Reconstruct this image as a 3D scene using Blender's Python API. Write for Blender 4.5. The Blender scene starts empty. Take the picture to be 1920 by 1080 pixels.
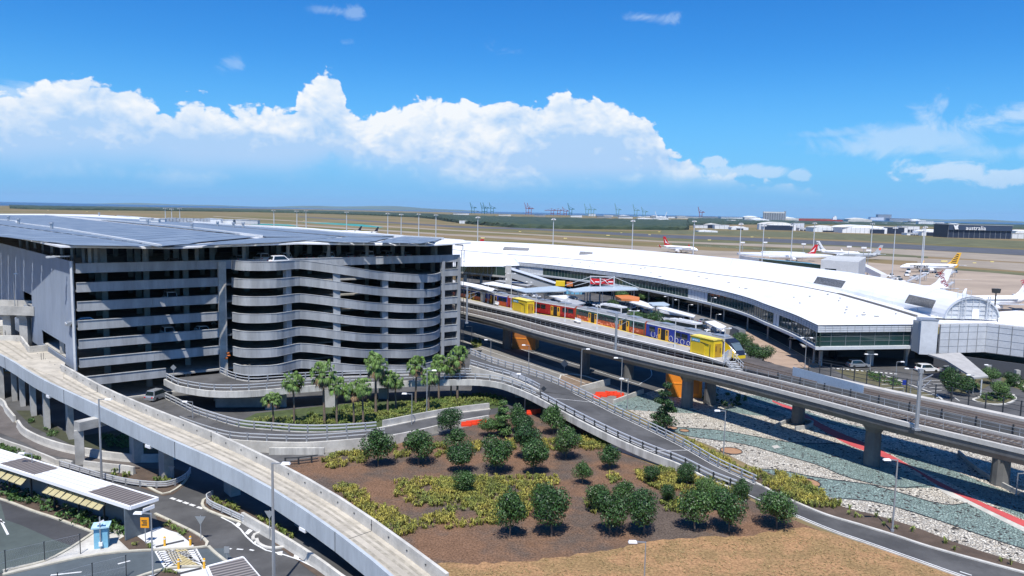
import bpy, bmesh, math, random
from mathutils import Vector, Matrix
from mathutils.geometry import tessellate_polygon
from mathutils.bvhtree import BVHTree
random.seed(7)
S = bpy.context.scene
COL = S.collection
R = math.radians
# ---------------------------------------------------------------- camera, world, sun, exposure
F, CX, CY, CH = 1387.0, 960.0, 540.0, 32.0
def hor(px): return 377.0 + 0.0203*px
_r1 = Vector(((0-CX)/F, -(hor(0)-CY)/F, -1)); _r2 = Vector(((1920-CX)/F, -(hor(1920)-CY)/F, -1))
UPc = _r1.cross(_r2).normalized()
if UPc.y < 0: UPc = -UPc
FWc = Vector((0, 0, -1)); FWc = (FWc - UPc*FWc.dot(UPc)).normalized()
RTc = FWc.cross(UPc).normalized()
RW = Matrix((RTc, FWc, UPc))            # camera -> world
CAMLOC = Vector((0, 0, CH))
cd = bpy.data.cameras.new('camera'); cam = bpy.data.objects.new('camera', cd); COL.objects.link(cam)
cd.sensor_width = 36; cd.lens = F/1920*36; cd.clip_start = 0.5; cd.clip_end = 120000
cam.matrix_world = Matrix.Translation(CAMLOC) @ RW.to_4x4()
S.camera = cam
S.render.engine = 'CYCLES'
S.view_settings.view_transform = 'Standard'; S.view_settings.look = 'None'
S.view_settings.exposure = 0.30; S.view_settings.gamma = 1.0
SUN = Vector((-0.05, -0.50, 1.0)).normalized()
sd = bpy.data.lights.new('sun', 'SUN'); sd.energy = 5.0; sd.angle = R(0.5); sd.color = (1.0, 0.96, 0.90)
so = bpy.data.objects.new('sun', sd); COL.objects.link(so)
so.rotation_euler = SUN.to_track_quat('Z', 'Y').to_euler(); so.location = (0, 0, 200)

def ray(px, py):
    return (RW @ Vector(((px-CX)/F, -(py-CY)/F, -1))).normalized()
def at(px, py, z=0.0):
    d = ray(px, py); t = (z-CH)/d.z
    p = CAMLOC + d*t
    return Vector((p.x, p.y, z))
def onpl(px, py, P, Q):
    """pixel on the vertical plane through P and Q"""
    d = ray(px, py); n = Vector((-(Q.y-P.y), Q.x-P.x, 0))
    t = (Vector((P.x, P.y, 0))-Vector((0, 0, 0))).dot(n)/Vector((d.x, d.y, 0)).dot(n)
    return CAMLOC + d*t
def zat(P, py):
    """height above XY point P seen at image row py"""
    c0 = RW.transposed() @ (Vector((P.x, P.y, 0))-CAMLOC); u = RW.transposed() @ Vector((0, 0, 1))
    k = (CY-py)/F
    return (-k*c0.z - c0.y)/(u.y + k*u.z)
def pd(px, D, z=0.0):
    """point at forward distance D under pixel column px"""
    py = hor(px) + (CH-z)/D*F
    for _ in range(3):
        p = at(px, py, z) if abs(z-CH) > .5 else None
        if p is None: break
        py = hor(px)+(py-hor(px))*p.y/D
    if p is None: d = ray(px, py); return Vector((d.x/d.y*D, D, z))
    return p

# ---- world: Nishita sky with a bank of cumulus mixed in by direction
W = bpy.data.worlds.new('World'); S.world = W; W.use_nodes = True
nt = W.node_tree; nt.nodes.clear()
def mk(tree, typ, **kw):
    n = tree.nodes.new(typ)
    for k, v in kw.items(): setattr(n, k, v)
    return n
class NX:
    def __init__(s, tree): s.t = tree
    def m(s, op, *a, clamp=False):
        n = s.t.nodes.new('ShaderNodeMath'); n.operation = op; n.use_clamp = clamp
        for i, v in enumerate(a):
            if hasattr(v, 'is_output'): s.t.links.new(v, n.inputs[i])
            else: n.inputs[i].default_value = v
        return n.outputs[0]
    def ss(s, v, a, b):
        n = s.t.nodes.new('ShaderNodeMapRange'); n.interpolation_type = 'SMOOTHSTEP'
        s.t.links.new(v, n.inputs[0])
        for i, q in ((1, a), (2, b)):
            if hasattr(q, 'is_output'): s.t.links.new(q, n.inputs[i])
            else: n.inputs[i].default_value = q
        return n.outputs[0]
    def noise(s, vec, scale, detail=8, rough=.55, dist=0):
        n = s.t.nodes.new('ShaderNodeTexNoise'); n.noise_dimensions = '3D'
        n.inputs['Scale'].default_value = scale; n.inputs['Detail'].default_value = detail
        n.inputs['Roughness'].default_value = rough; n.inputs['Distortion'].default_value = dist
        s.t.links.new(vec, n.inputs['Vector']); return n.outputs['Fac']
    def mix(s, f, a, b, blend='MIX'):
        n = s.t.nodes.new('ShaderNodeMix'); n.data_type = 'RGBA'; n.blend_type = blend
        for i, v in ((0, f), (6, a), (7, b)):
            if hasattr(v, 'is_output'): s.t.links.new(v, n.inputs[i])
            elif i == 0: n.inputs[i].default_value = v
            else: n.inputs[i].default_value = (*v, 1)
        return n.outputs[2]
X = NX(nt)
sky = mk(nt, 'ShaderNodeTexSky', sky_type='NISHITA'); sky.sun_disc = False
sky.sun_elevation = math.asin(SUN.z); sky.sun_rotation = math.atan2(SUN.x, SUN.y)
sky.air_density = 1.0; sky.dust_density = 0.3; sky.ozone_density = 2.0; sky.altitude = 0
SKYK = 0.10; HAZE = 1.8e-5
tc = mk(nt, 'ShaderNodeTexCoord'); sep = mk(nt, 'ShaderNodeSeparateXYZ'); nt.links.new(tc.outputs['Generated'], sep.inputs[0])
az = X.m('ARCTAN2', sep.outputs[0], sep.outputs[1]); el = X.m('ARCSINE', sep.outputs[2])
def azel(px, py):
    d = ray(px, py); return math.atan2(d.x, d.y), math.asin(d.z)
# the low bank of cumulus: its upper outline as a curve of height over azimuth
TOP = [(-300,170),(0,160),(60,158),(130,152),(200,155),(250,172),(300,196),(360,186),(430,198),(500,192),(552,182),(572,138),(600,124),(634,130),
       (656,190),(672,210),(760,208),(800,190),(860,184),(1000,188),(1060,188),(1100,180),(1145,174),(1180,206),(1228,228),(1250,280),(1330,300),
       (1440,318),(1520,345),(1620,368)]
cv = mk(nt, 'ShaderNodeValToRGB'); cv.color_ramp.interpolation = 'B_SPLINE' if False else 'EASE'
az0, az1 = azel(-300, 200)[0], azel(2300, 200)[0]
e = cv.color_ramp.elements
st = [((azel(x, y)[0]-az0)/(az1-az0), azel(x, y)[1]/0.3) for x, y in TOP]
e[0].position = st[0][0]; e[0].color = (st[0][1],)*3+(1,); e[1].position = st[-1][0]; e[1].color = (st[-1][1],)*3+(1,)
for p, v in st[1:-1]:
    q = e.new(p); q.color = (v, v, v, 1)
azn = X.m('DIVIDE', X.m('SUBTRACT', az, az0), az1-az0)
nt.links.new(azn, cv.inputs[0])
topel = X.m('MULTIPLY', cv.outputs[0], 0.3)
# a stretched direction vector keeps puffs rounder than tall
vm = mk(nt, 'ShaderNodeVectorMath', operation='MULTIPLY'); nt.links.new(tc.outputs['Generated'], vm.inputs[0]); vm.inputs[1].default_value = (1, 1, 1.5)
V = vm.outputs[0]
def shifted(off):
    a = mk(nt, 'ShaderNodeVectorMath', operation='ADD'); nt.links.new(V, a.inputs[0]); a.inputs[1].default_value = off; return a.outputs[0]
def puff(vec):
    n1 = X.noise(vec, 9, 9, .58, .25)
    vo = mk(nt, 'ShaderNodeTexVoronoi', feature='SMOOTH_F1'); vo.inputs['Scale'].default_value = 38; vo.inputs['Smoothness'].default_value = .55
    wv = mk(nt, 'ShaderNodeVectorMath', operation='ADD'); nz = mk(nt, 'ShaderNodeTexNoise'); nz.inputs['Scale'].default_value = 22; nz.inputs['Detail'].default_value = 4
    nt.links.new(vec, nz.inputs['Vector']); sc = mk(nt, 'ShaderNodeVectorMath', operation='SCALE'); sc.inputs['Scale'].default_value = .07
    nt.links.new(nz.outputs['Color'], sc.inputs[0]); nt.links.new(vec, wv.inputs[0]); nt.links.new(sc.outputs[0], wv.inputs[1])
    nt.links.new(wv.outputs[0], vo.inputs['Vector'])
    v3 = mk(nt, 'ShaderNodeTexVoronoi', feature='SMOOTH_F1'); v3.inputs['Scale'].default_value = 88; v3.inputs['Smoothness'].default_value = .7; nt.links.new(wv.outputs[0], v3.inputs['Vector'])
    return X.m('SUBTRACT', X.m('SUBTRACT', X.m('MULTIPLY', n1, 1.15), X.m('MULTIPLY', vo.outputs['Distance'], .24)), X.m('MULTIPLY', v3.outputs['Distance'], .16))
P0 = puff(V); P1 = puff(shifted((-.006, 0, .022)))
big = X.noise(V, 5, 4, .5)
edge = X.m('ADD', topel, X.m('MULTIPLY', X.m('SUBTRACT', P0, .44), .085))
din = X.m('SUBTRACT', edge, el)                      # >0 inside the bank
body = X.ss(din, -.001, .006)
base = X.ss(X.m('ADD', el, X.m('MULTIPLY', X.m('SUBTRACT', big, .5), .06)), .022, .070)
dens = X.m('MULTIPLY', X.m('MULTIPLY', body, base), X.ss(X.m('ADD', big, X.m('MULTIPLY', P0, .6)), .30, .50))
lit = X.m('MULTIPLY', X.m('SUBTRACT', P0, P1), 2.3)
hgt = X.ss(din, .0, .085)
big2 = X.noise(shifted((3, 1, 2)), 7, 5, .55)
shade = X.m('ADD', X.m('SUBTRACT', X.m('SUBTRACT', 1.05, X.m('MULTIPLY', hgt, .60)), X.m('MULTIPLY', X.ss(big2, .36, .62), .50)), lit, clamp=True)
def blob(px, py, rx, ry):
    a0, e0 = azel(px, py); u = X.m('DIVIDE', X.m('SUBTRACT', az, a0), rx/F); v = X.m('DIVIDE', X.m('SUBTRACT', el, e0), ry/F)
    return X.ss(X.m('ADD', X.m('ADD', X.m('MULTIPLY', u, u), X.m('MULTIPLY', v, v)), X.m('MULTIPLY', X.m('SUBTRACT', big2, .5), 2.5)), 1.25, .1)
shade = X.m('SUBTRACT', shade, X.m('MULTIPLY', X.m('ADD', X.m('ADD', blob(150, 270, 330, 60), blob(480, 290, 200, 40)), blob(1130, 300, 190, 45)), .42), clamp=True)
ccol = X.mix(shade, (.36, .54, .78), (.76, .79, .82))
# scattered wisps and the right-hand bank, each a soft patch torn by noise
def patch(px, py, rx, ry, n, thr, soft):
    a0, e0 = azel(px, py)
    u = X.m('DIVIDE', X.m('SUBTRACT', az, a0), rx/F); v = X.m('DIVIDE', X.m('SUBTRACT', el, e0), ry/F)
    r = X.m('SQRT', X.m('ADD', X.m('MULTIPLY', u, u), X.m('MULTIPLY', v, v)))
    return X.ss(X.m('SUBTRACT', n, X.m('MULTIPLY', r, .34)), thr, thr+soft)
nw = X.noise(V, 14, 9, .62, .8)
pr = None
for (px, py, rx, ry, thr, soft, k) in ((1885,222,120,52,.22,.22,.62),(1700,264,230,30,.22,.26,.5),(1780,322,110,32,.26,.12,.75),(1895,332,80,24,.26,.12,.7),(1560,250,90,14,.24,.2,.3),(1880,285,130,30,.24,.26,.4),
        (1338,302,44,15,.27,.10,.7),(1500,328,28,14,.28,.10,.5),(1400,322,95,20,.27,.14,.6),(1275,318,60,22,.26,.14,.6),(1210,32,110,20,.30,.2,.40),(445,118,44,56,.32,.2,.28),(620,20,100,20,.30,.2,.3),(940,95,110,30,.32,.2,.2),
        (650,80,40,14,.42,.15,.15),(60,175,120,26,.2,.2,.55),(330,330,420,26,.30,.3,.35),(1000,345,500,20,.34,.3,.28)):
    q = X.m('MULTIPLY', patch(px, py, rx, ry, nw, thr, soft), k)
    pr = q if pr is None else X.m('MAXIMUM', pr, q)
hs = mk(nt, 'ShaderNodeHueSaturation'); hs.inputs['Saturation'].default_value = 1.40; hs.inputs['Hue'].default_value = .500
sk = mk(nt, 'ShaderNodeMix', data_type='RGBA', blend_type='MULTIPLY'); sk.inputs[0].default_value = 1
nt.links.new(sky.outputs[0], hs.inputs['Color']); nt.links.new(hs.outputs[0], sk.inputs[6]); sk.inputs[7].default_value = (SKYK*.38, SKYK*.86, SKYK*1.22, 1)
skc = sk.outputs[2]
wide = X.ss(el, .21, -.02)
skc = X.mix(X.m('MULTIPLY', wide, .86), skc, (.13, .40, .78))
c1 = X.mix(pr, skc, (.56, .68, .82))
c2 = X.mix(dens, c1, ccol)
lowhz = X.ss(el, .065, -.005)
c3 = X.mix(X.m('MULTIPLY', lowhz, .75), c2, (.19, .44, .74))
bg = mk(nt, 'ShaderNodeBackground'); bg.inputs['Strength'].default_value = 1.0
# (the Nishita strength is SKYK above; the Background itself stays at one)
nt.links.new(c3, bg.inputs['Color'])
wo = mk(nt, 'ShaderNodeOutputWorld'); nt.links.new(bg.outputs[0], wo.inputs['Surface'])

# ---------------------------------------------------------------- materials
MATS = {}
def mat(name, col, rough=.8, var=.0, vscale=1.0, bump=0, bscale=10, metal=0, spec=.5, col2=None, stretch=(1, 1, 1), island=0, detail=5, coord='Object', emit=None, soft=.15, objvar=0):
    if name in MATS: return MATS[name]
    m = bpy.data.materials.new(name); m.use_nodes = True; t = m.node_tree; x = NX(t)
    b = t.nodes['Principled BSDF']; b.inputs['Roughness'].default_value = rough; b.inputs['Metallic'].default_value = metal
    b.inputs['Specular IOR Level'].default_value = spec
    c = None
    tcn = t.nodes.new('ShaderNodeTexCoord'); mp = t.nodes.new('ShaderNodeMapping'); mp.inputs['Scale'].default_value = stretch
    t.links.new(tcn.outputs[coord], mp.inputs[0])
    if col2 or var:
        n = x.noise(mp.outputs[0], vscale, detail, .6)
        f = x.ss(n, .5-soft, .5+soft)
        a = col; bb = col2 or tuple(max(0, q*(1-var)) for q in col)
        c = x.mix(f, a, bb)
        n2 = x.noise(mp.outputs[0], vscale*7, 3, .6)
        c = x.mix(1.0, c, x.mix(n2, (.82,)*3, (1.18,)*3), 'MULTIPLY')
    if objvar:
        oi = t.nodes.new('ShaderNodeObjectInfo'); c = x.mix(1.0, c if c is not None else col, x.mix(oi.outputs['Random'], (1-objvar, 1-objvar*.6, 1-objvar), (1+objvar, 1+objvar*.7, 1)), 'MULTIPLY')
    if island:
        g = t.nodes.new('ShaderNodeNewGeometry'); r = g.outputs['Random Per Island']
        c = x.mix(1.0, c if c is not None else col, x.mix(r, (1-island,)*3, (1+island,)*3), 'MULTIPLY')
    if c is None: b.inputs['Base Color'].default_value = (*col, 1)
    else: t.links.new(c, b.inputs['Base Color'])
    if bump:
        bn = t.nodes.new('ShaderNodeBump'); bn.inputs['Strength'].default_value = bump; bn.inputs['Distance'].default_value = .1
        t.links.new(x.noise(mp.outputs[0], bscale, 4, .6), bn.inputs['Height']); t.links.new(bn.outputs[0], b.inputs['Normal'])
    if emit: b.inputs['Emission Color'].default_value = (*emit[0], 1); b.inputs['Emission Strength'].default_value = emit[1]
    MATS[name] = m
    return m
def mulchmat(name, c1, c2, sc, k=.45, fine=5.0):
    m = bpy.data.materials.new(name); m.use_nodes = True; t = m.node_tree; x = NX(t); b = t.nodes['Principled BSDF']; b.inputs['Roughness'].default_value = .95; b.inputs['Specular IOR Level'].default_value = .1
    tcn = t.nodes.new('ShaderNodeTexCoord'); v = tcn.outputs['Object']
    c = x.mix(x.ss(x.noise(v, sc, 5, .65), .40, .60), c1, c2)
    c = x.mix(1, c, x.mix(x.ss(x.noise(v, fine, 3, .7), .3, .7), (1-k,)*3, (1+k,)*3), 'MULTIPLY')
    c = x.mix(1, c, x.mix(x.noise(v, .7, 4, .6), (.7,)*3, (1.3,)*3), 'MULTIPLY')
    t.links.new(c, b.inputs['Base Color']); bn = t.nodes.new('ShaderNodeBump'); bn.inputs['Strength'].default_value = .8; bn.inputs['Distance'].default_value = .12
    t.links.new(x.noise(v, fine*1.3, 3, .7), bn.inputs['Height']); t.links.new(bn.outputs[0], b.inputs['Normal']); return m
CONC = mat('concrete', (.44,.43,.40), .85, .28, .35, .15, 6)
CONCL = mat('concrete_pale', (.55,.53,.48), .85, .25, .5, .1, 6)
BAND = mat('precast_band', (.36,.375,.385), .8, .28, .6, .08, 4, stretch=(1,1,.15))
DECKM = mat('deck_concrete', (.47,.43,.36), .85, .25, .4, .12, 8)
WHITE = mat('white_paint', (.80,.80,.80), .5)
ROOFW = mat('white_roof', (.80,.81,.82), .45, .13, .06, stretch=(1,.4,1))
OFFW = mat('off_white_panel', (.55,.57,.58), .5, .08, .3)
ASPH = mat('asphalt', (.092,.091,.090), .9, .42, .18, .1, 30)
ASPHD = mat('asphalt_dark', (.055,.056,.06), .9, .3, .2, .1, 30)
ASPHB = mat('asphalt_brown', (.12,.105,.095), .9, .25, .4, .1, 30)
ASPHL = mat('asphalt_pale', (.20,.19,.175), .9, .25, .15, .1, 20)
STEEL = mat('galvanised_steel', (.42,.44,.46), .45, metal=.6)
STEELL = mat('pale_steel', (.62,.64,.66), .4, metal=.3)
DARKM = mat('dark_metal', (.03,.035,.04), .5)
GLASS = mat('tinted_glass', (.012,.022,.026), .06, spec=.8)
GLASSG = mat('green_glass', (.02,.05,.048), .05, spec=.9)
RUBBER = mat('rubber', (.02,.02,.02), .8)
YEL = mat('yellow_paint', (.78,.55,.02), .45, .08, .8)
ORG = mat('orange_paint', (.75,.24,.02), .5)
RED = mat('red_plastic', (.75,.06,.02), .45, island=.15)
REDP = mat('red_paint', (.55,.015,.02), .4)
WHITEL = mat('line_paint', (.72,.72,.70), .7, .2, 3)
MULCH = mulchmat('mulch', (.105,.082,.067), (.175,.103,.064), .10)
LEAF = mat('leaf_dark', (.031,.073,.018), .5, island=.8, objvar=.35)
LEAF2 = mat('leaf_mid', (.06,.12,.03), .6, island=.7, objvar=.2)
PALM = mat('palm_leaf', (.10,.17,.035), .55, island=.6)
BARK = mat('bark', (.16,.12,.09), .9, .3, 4)
STRAP = mat('strap_leaf', (.30,.26,.05), .7, island=.8, col2=(.14,.17,.035), vscale=.35)
STRAPG = mat('strap_leaf_green', (.10,.16,.03), .7, island=.7, col2=(.2,.22,.05), vscale=.3)

# ---------------------------------------------------------------- mesh builder
class MB:
    def __init__(s): s.v = []; s.f = []; s.mi = []; s.cur = 0
    def face(s, idx): s.f.append(tuple(idx)); s.mi.append(s.cur)
    def add(s, vs, fs):
        o = len(s.v); s.v += [Vector(q) for q in vs]
        for f in fs: s.face([i+o for i in f])
    def quad(s, a, b, c, d): s.add([a, b, c, d], [(0, 1, 2, 3)])
    def box(s, c, size, rz=0, top=1.0, topy=None):
        c = Vector(c); hx, hy, hz = size[0]/2, size[1]/2, size[2]/2; ty = top if topy is None else topy
        vs = []
        cs, sn = math.cos(rz), math.sin(rz)
        for z, kx, ky in ((-hz, 1, 1), (hz, top, ty)):
            for x, y in ((-hx, -hy), (hx, -hy), (hx, hy), (-hx, hy)):
                x *= kx; y *= ky
                vs.append(c+Vector((x*cs-y*sn, x*sn+y*cs, z)))
        s.add(vs, [(3,2,1,0),(4,5,6,7),(0,1,5,4),(1,2,6,5),(2,3,7,6),(3,0,4,7)])
        return s
    def prism(s, poly, z0, z1):
        """poly: list of xy(z) points; z0/z1 numbers or lists"""
        n = len(poly); A = sum(poly[i].x*poly[(i+1) % n].y-poly[(i+1) % n].x*poly[i].y for i in range(n))
        if A < 0: poly = poly[::-1]; z0 = z0[::-1] if isinstance(z0, list) else z0; z1 = z1[::-1] if isinstance(z1, list) else z1
        Z0 = z0 if isinstance(z0, list) else [z0]*n; Z1 = z1 if isinstance(z1, list) else [z1]*n
        o = len(s.v)
        for i in range(n): s.v.append(Vector((poly[i].x, poly[i].y, Z0[i])))
        for i in range(n): s.v.append(Vector((poly[i].x, poly[i].y, Z1[i])))
        tri = tessellate_polygon([[Vector((p.x, p.y, 0)) for p in poly]])
        for t in tri:
            a, b, c = t
            cr = (poly[b]-poly[a]).to_2d().to_3d().cross((poly[c]-poly[a]).to_2d().to_3d()).z
            if cr < 0: a, b, c = a, c, b
            s.face((a+n+o, b+n+o, c+n+o)); s.face((c+o, b+o, a+o))
        for i in range(n):
            j = (i+1) % n; s.face((i+o, j+o, j+n+o, i+n+o))
        return s
    def sheet(s, poly, z):
        n = len(poly); Z = z if isinstance(z, list) else [z]*n; o = len(s.v)
        for i in range(n): s.v.append(Vector((poly[i].x, poly[i].y, Z[i])))
        for t in tessellate_polygon([[Vector((p.x, p.y, 0)) for p in poly]]):
            a, b, c = t
            if (poly[b]-poly[a]).to_2d().to_3d().cross((poly[c]-poly[a]).to_2d().to_3d()).z < 0: a, b, c = a, c, b
            s.face((a+o, b+o, c+o))
        return s
    def tube(s, p, q, r, r2=None, n=6, cap=True):
        p, q = Vector(p), Vector(q); r2 = r if r2 is None else r2
        d = (q-p).normalized(); a = d.orthogonal().normalized(); b = d.cross(a); o = len(s.v)
        for c, rr in ((p, r), (q, r2)):
            for i in range(n):
                t = 2*math.pi*i/n; s.v.append(c+(a*math.cos(t)+b*math.sin(t))*rr)
        for i in range(n):
            j = (i+1) % n; s.face((o+i, o+j, o+n+j, o+n+i))
        if cap: s.face([o+i for i in range(n)][::-1]); s.face([o+n+i for i in range(n)])
        return s
    def bar(s, p, q, w, h):
        p, q = Vector(p), Vector(q); d = (q-p); L = d.length; d.normalize()
        side = d.cross(Vector((0, 0, 1)))
        if side.length < .01: side = Vector((1, 0, 0))
        side.normalize(); up = side.cross(d).normalized(); o = len(s.v)
        for c in (p, q):
            for i, j in ((-1, -1), (1, -1), (1, 1), (-1, 1)): s.v.append(c+side*i*w/2+up*j*h/2)
        for f in ((3,2,1,0),(4,5,6,7),(0,1,5,4),(1,2,6,5),(2,3,7,6),(3,0,4,7)): s.face([i+o for i in f])
        return s
    def sweep(s, line, prof):
        """prof: closed polygon of (offset to the left of travel, dz)"""
        n = len(line); k = len(prof); o = len(s.v)
        for i, p in enumerate(line):
            a = line[max(0, i-1)]; b = line[min(n-1, i+1)]
            d = Vector((b.x-a.x, b.y-a.y, 0)).normalized(); nn = Vector((-d.y, d.x, 0))
            for (u, z) in prof: s.v.append(Vector((p.x, p.y, p.z))+nn*u+Vector((0, 0, z)))
        for i in range(n-1):
            for j in range(k):
                jj = (j+1) % k; s.face((o+i*k+j, o+i*k+jj, o+(i+1)*k+jj, o+(i+1)*k+j))
        s.face([o+j for j in range(k)][::-1]); s.face([o+(n-1)*k+j for j in range(k)])
        return s
    def loft(s, N, Fr, prof):
        """prof points (a, m, dz): between near line N and far line Fr"""
        n = len(N); k = len(prof); o = len(s.v)
        for i in range(n):
            d = (Fr[i]-N[i]); d.z = 0; d.normalize()
            for (a, m, z) in prof: s.v.append(N[i].lerp(Fr[i], a)+d*m+Vector((0, 0, z)))
        for i in range(n-1):
            for j in range(k):
                jj = (j+1) % k; s.face((o+i*k+j, o+i*k+jj, o+(i+1)*k+jj, o+(i+1)*k+j))
        s.face([o+j for j in range(k)][::-1]); s.face([o+(n-1)*k+j for j in range(k)])
        return s
    def lathe(s, c, prof, n=10):
        c = Vector(c); o = len(s.v); k = len(prof)
        for (r, z) in prof:
            for i in range(n):
                t = 2*math.pi*i/n; s.v.append(c+Vector((r*math.cos(t), r*math.sin(t), z)))
        for a in range(k-1):
            for i in range(n):
                j = (i+1) % n; s.face((o+a*n+i, o+a*n+j, o+(a+1)*n+j, o+(a+1)*n+i))
        s.face([o+i for i in range(n)][::-1]); s.face([o+(k-1)*n+i for i in range(n)])
        return s
    def leaves(s, c, rad, n, size, rnd, shell=.55, flat=0, lumps=7):
        """many small leaf faces through a lumpy crown volume"""
        c = Vector(c); L = []
        for _ in range(lumps):
            d = Vector((rnd.gauss(0, 1), rnd.gauss(0, 1), rnd.gauss(0, .8))).normalized()
            L.append((Vector((d.x*rad[0]*.5, d.y*rad[1]*.5, d.z*rad[2]*.5)), rnd.uniform(.45, .68)))
        L.append((Vector((0, 0, 0)), .72))
        for _ in range(n):
            lc, lr = rnd.choice(L)
            d = Vector((rnd.gauss(0, 1), rnd.gauss(0, 1), rnd.gauss(0, 1))).normalized()
            q = shell+(1-shell)*rnd.random()**.6
            p = c+lc+Vector((d.x*rad[0]*lr*q, d.y*rad[1]*lr*q, d.z*rad[2]*lr*q))
            nn = (d+Vector((rnd.gauss(0, .6), rnd.gauss(0, .6), rnd.gauss(0, .6)+.3))).normalized()
            a = nn.orthogonal().normalized(); b = nn.cross(a); t = rnd.uniform(0, 6.28)
            u = (a*math.cos(t)+b*math.sin(t))*size*rnd.uniform(.6, 1.3); w = (b*math.cos(t)-a*math.sin(t))*size*rnd.uniform(.35, .7)
            o = len(s.v); s.v += [p-u*.5, p-w*.5+u*.1, p+u*.6, p+w*.5+u*.1]; s.face((o, o+1, o+2, o+3))
        return s

def wloc(o):
    v = Vector((0, 0, 0))
    while o is not None: v += o.location; o = o.parent
    return v
THINGS = []
def tag(o, label, cat, group=None, kind=None):
    if label: o['label'] = label
    if cat: o['category'] = cat
    if group: o['group'] = group
    if kind: o['kind'] = kind
    return o
def obj(name, mb, mats, parent=None, smooth=False, label=None):
    me = bpy.data.meshes.new(name)
    off = wloc(parent) if parent is not None else Vector((0, 0, 0))
    me.from_pydata([tuple(v-off) for v in mb.v], [], mb.f); 
    for m in (mats if isinstance(mats, (list, tuple)) else [mats]): me.materials.append(m)
    if any(mb.mi): me.polygons.foreach_set('material_index', mb.mi)
    if smooth: me.polygons.foreach_set('use_smooth', [True]*len(me.polygons))
    me.update(); me.validate()
    o = bpy.data.objects.new(name, me); COL.objects.link(o)
    if parent is not None: o.parent = parent
    if label: o['label'] = label
    return o
def thing(name, label, cat, loc=(0, 0, 0), group=None):
    o = bpy.data.objects.new(name, None); COL.objects.link(o); o.location = Vector(loc); o.empty_display_size = .5
    return tag(o, label, cat, group)
def solo(name, mb, mats, label, cat, group=None, smooth=False):
    o = obj(name, mb, mats, None, smooth); return tag(o, label, cat, group)
def struct(name, mb, mats, smooth=False):
    o = obj(name, mb, mats, None, smooth); o['kind'] = 'structure'; return o
def dup(root, loc, rz=None, sc=None, label=None, group=None):
    r = root.copy(); COL.objects.link(r); r.location = Vector(loc)
    if rz is not None: r.rotation_euler = (0, 0, rz)
    if sc is not None: r.scale = sc if isinstance(sc, (tuple, list)) else (sc,)*3
    if label: r['label'] = label
    if group: r['group'] = group
    for ch in root.children:
        c = ch.copy(); COL.objects.link(c); c.parent = r
        for g in ch.children:
            d = g.copy(); COL.objects.link(d); d.parent = c
    return r
def cr(pts, ds=2.0, n=None):
    """Catmull-Rom through 3D points, resampled evenly"""
    P = [pts[0]*2-pts[1]]+list(pts)+[pts[-1]*2-pts[-2]]; out = []
    for i in range(1, len(P)-2):
        for k in range(12):
            t = k/12; a, b, c, d = P[i-1], P[i], P[i+1], P[i+2]
            out.append(.5*((2*b)+(c-a)*t+(2*a-5*b+4*c-d)*t*t+(3*b-a-3*c+d)*t**3))
    out.append(P[-2].copy())
    L = [0]
    for i in range(1, len(out)): L.append(L[-1]+(out[i]-out[i-1]).length)
    m = n or max(2, int(L[-1]/ds)+1); res = []; j = 0
    for i in range(m):
        s = L[-1]*i/(m-1)
        while j < len(L)-2 and L[j+1] < s: j += 1
        t = (s-L[j])/max(1e-9, L[j+1]-L[j]); res.append(out[j].lerp(out[j+1], t))
    return res
def pl(pts, z=0.0): return [at(p[0], p[1], p[2] if len(p) > 2 else z) for p in pts]
def curve(pts, z=0.0, ds=2.0, n=None): return cr(pl(pts, z), ds, n)
def smoothpoly(pts, z=0.0, ds=1.0):
    P = pl(pts, z); P = P+[P[0]]; return cr(P, ds)[:-1]
def offs(line, d):
    out = []; n = len(line)
    for i, p in enumerate(line):
        a = line[max(0, i-1)]; b = line[min(n-1, i+1)]; t = Vector((b.x-a.x, b.y-a.y, 0)).normalized()
        out.append(p+Vector((-t.y, t.x, 0))*d)
    return out
ORD = ['first','second','third','fourth','fifth','sixth','seventh','eighth','ninth','tenth','eleventh','twelfth','thirteenth','fourteenth','fifteenth','sixteenth','seventeenth','eighteenth','nineteenth','twentieth']
# ---------------------------------------------------------------- ground, sea, airfield
def ground_mat():
    m = bpy.data.materials.new('airfield_grass'); m.use_nodes = True; t = m.node_tree; x = NX(t); b = t.nodes['Principled BSDF']
    tcn = t.nodes.new('ShaderNodeTexCoord'); mp = t.nodes.new('ShaderNodeMapping'); mp.inputs['Scale'].default_value = (.35, 1, 1)
    t.links.new(tcn.outputs['Object'], mp.inputs[0])
    n1 = x.noise(mp.outputs[0], .006, 6, .6); n2 = x.noise(mp.outputs[0], .03, 6, .65); n3 = x.noise(tcn.outputs['Object'], .4, 4, .6)
    c = x.mix(x.ss(n1, .38, .62), (.21,.155,.085), (.12,.115,.045))
    c = x.mix(x.m('MULTIPLY', x.ss(n2, .5, .7), .6), c, (.26,.19,.12))
    c = x.mix(1, c, x.mix(n3, (.85,)*3, (1.15,)*3), 'MULTIPLY')
    t.links.new(c, b.inputs['Base Color']); b.inputs['Roughness'].default_value = .95; b.inputs['Specular IOR Level'].default_value = .1
    return m
mb = MB(); NR = 64
ring = [Vector((math.cos(2*math.pi*i/NR), math.sin(2*math.pi*i/NR), 0)) for i in range(NR)]
mb.v = [Vector((0, 0, 0))]; rads = [40, 120, 300, 700, 1600, 4000, 12000, 45000]
for r in rads: mb.v += [p*r for p in ring]
for i in range(NR):
    j = (i+1) % NR; mb.face((0, 1+i, 1+j))
    for k in range(len(rads)-1): mb.face((1+k*NR+i, 1+(k+1)*NR+i, 1+(k+1)*NR+j, 1+k*NR+j))
struct('ground', mb, ground_mat())
SEA = mat('sea_water', (.012,.07,.17), .35, .2, .004, spec=.3)
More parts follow.
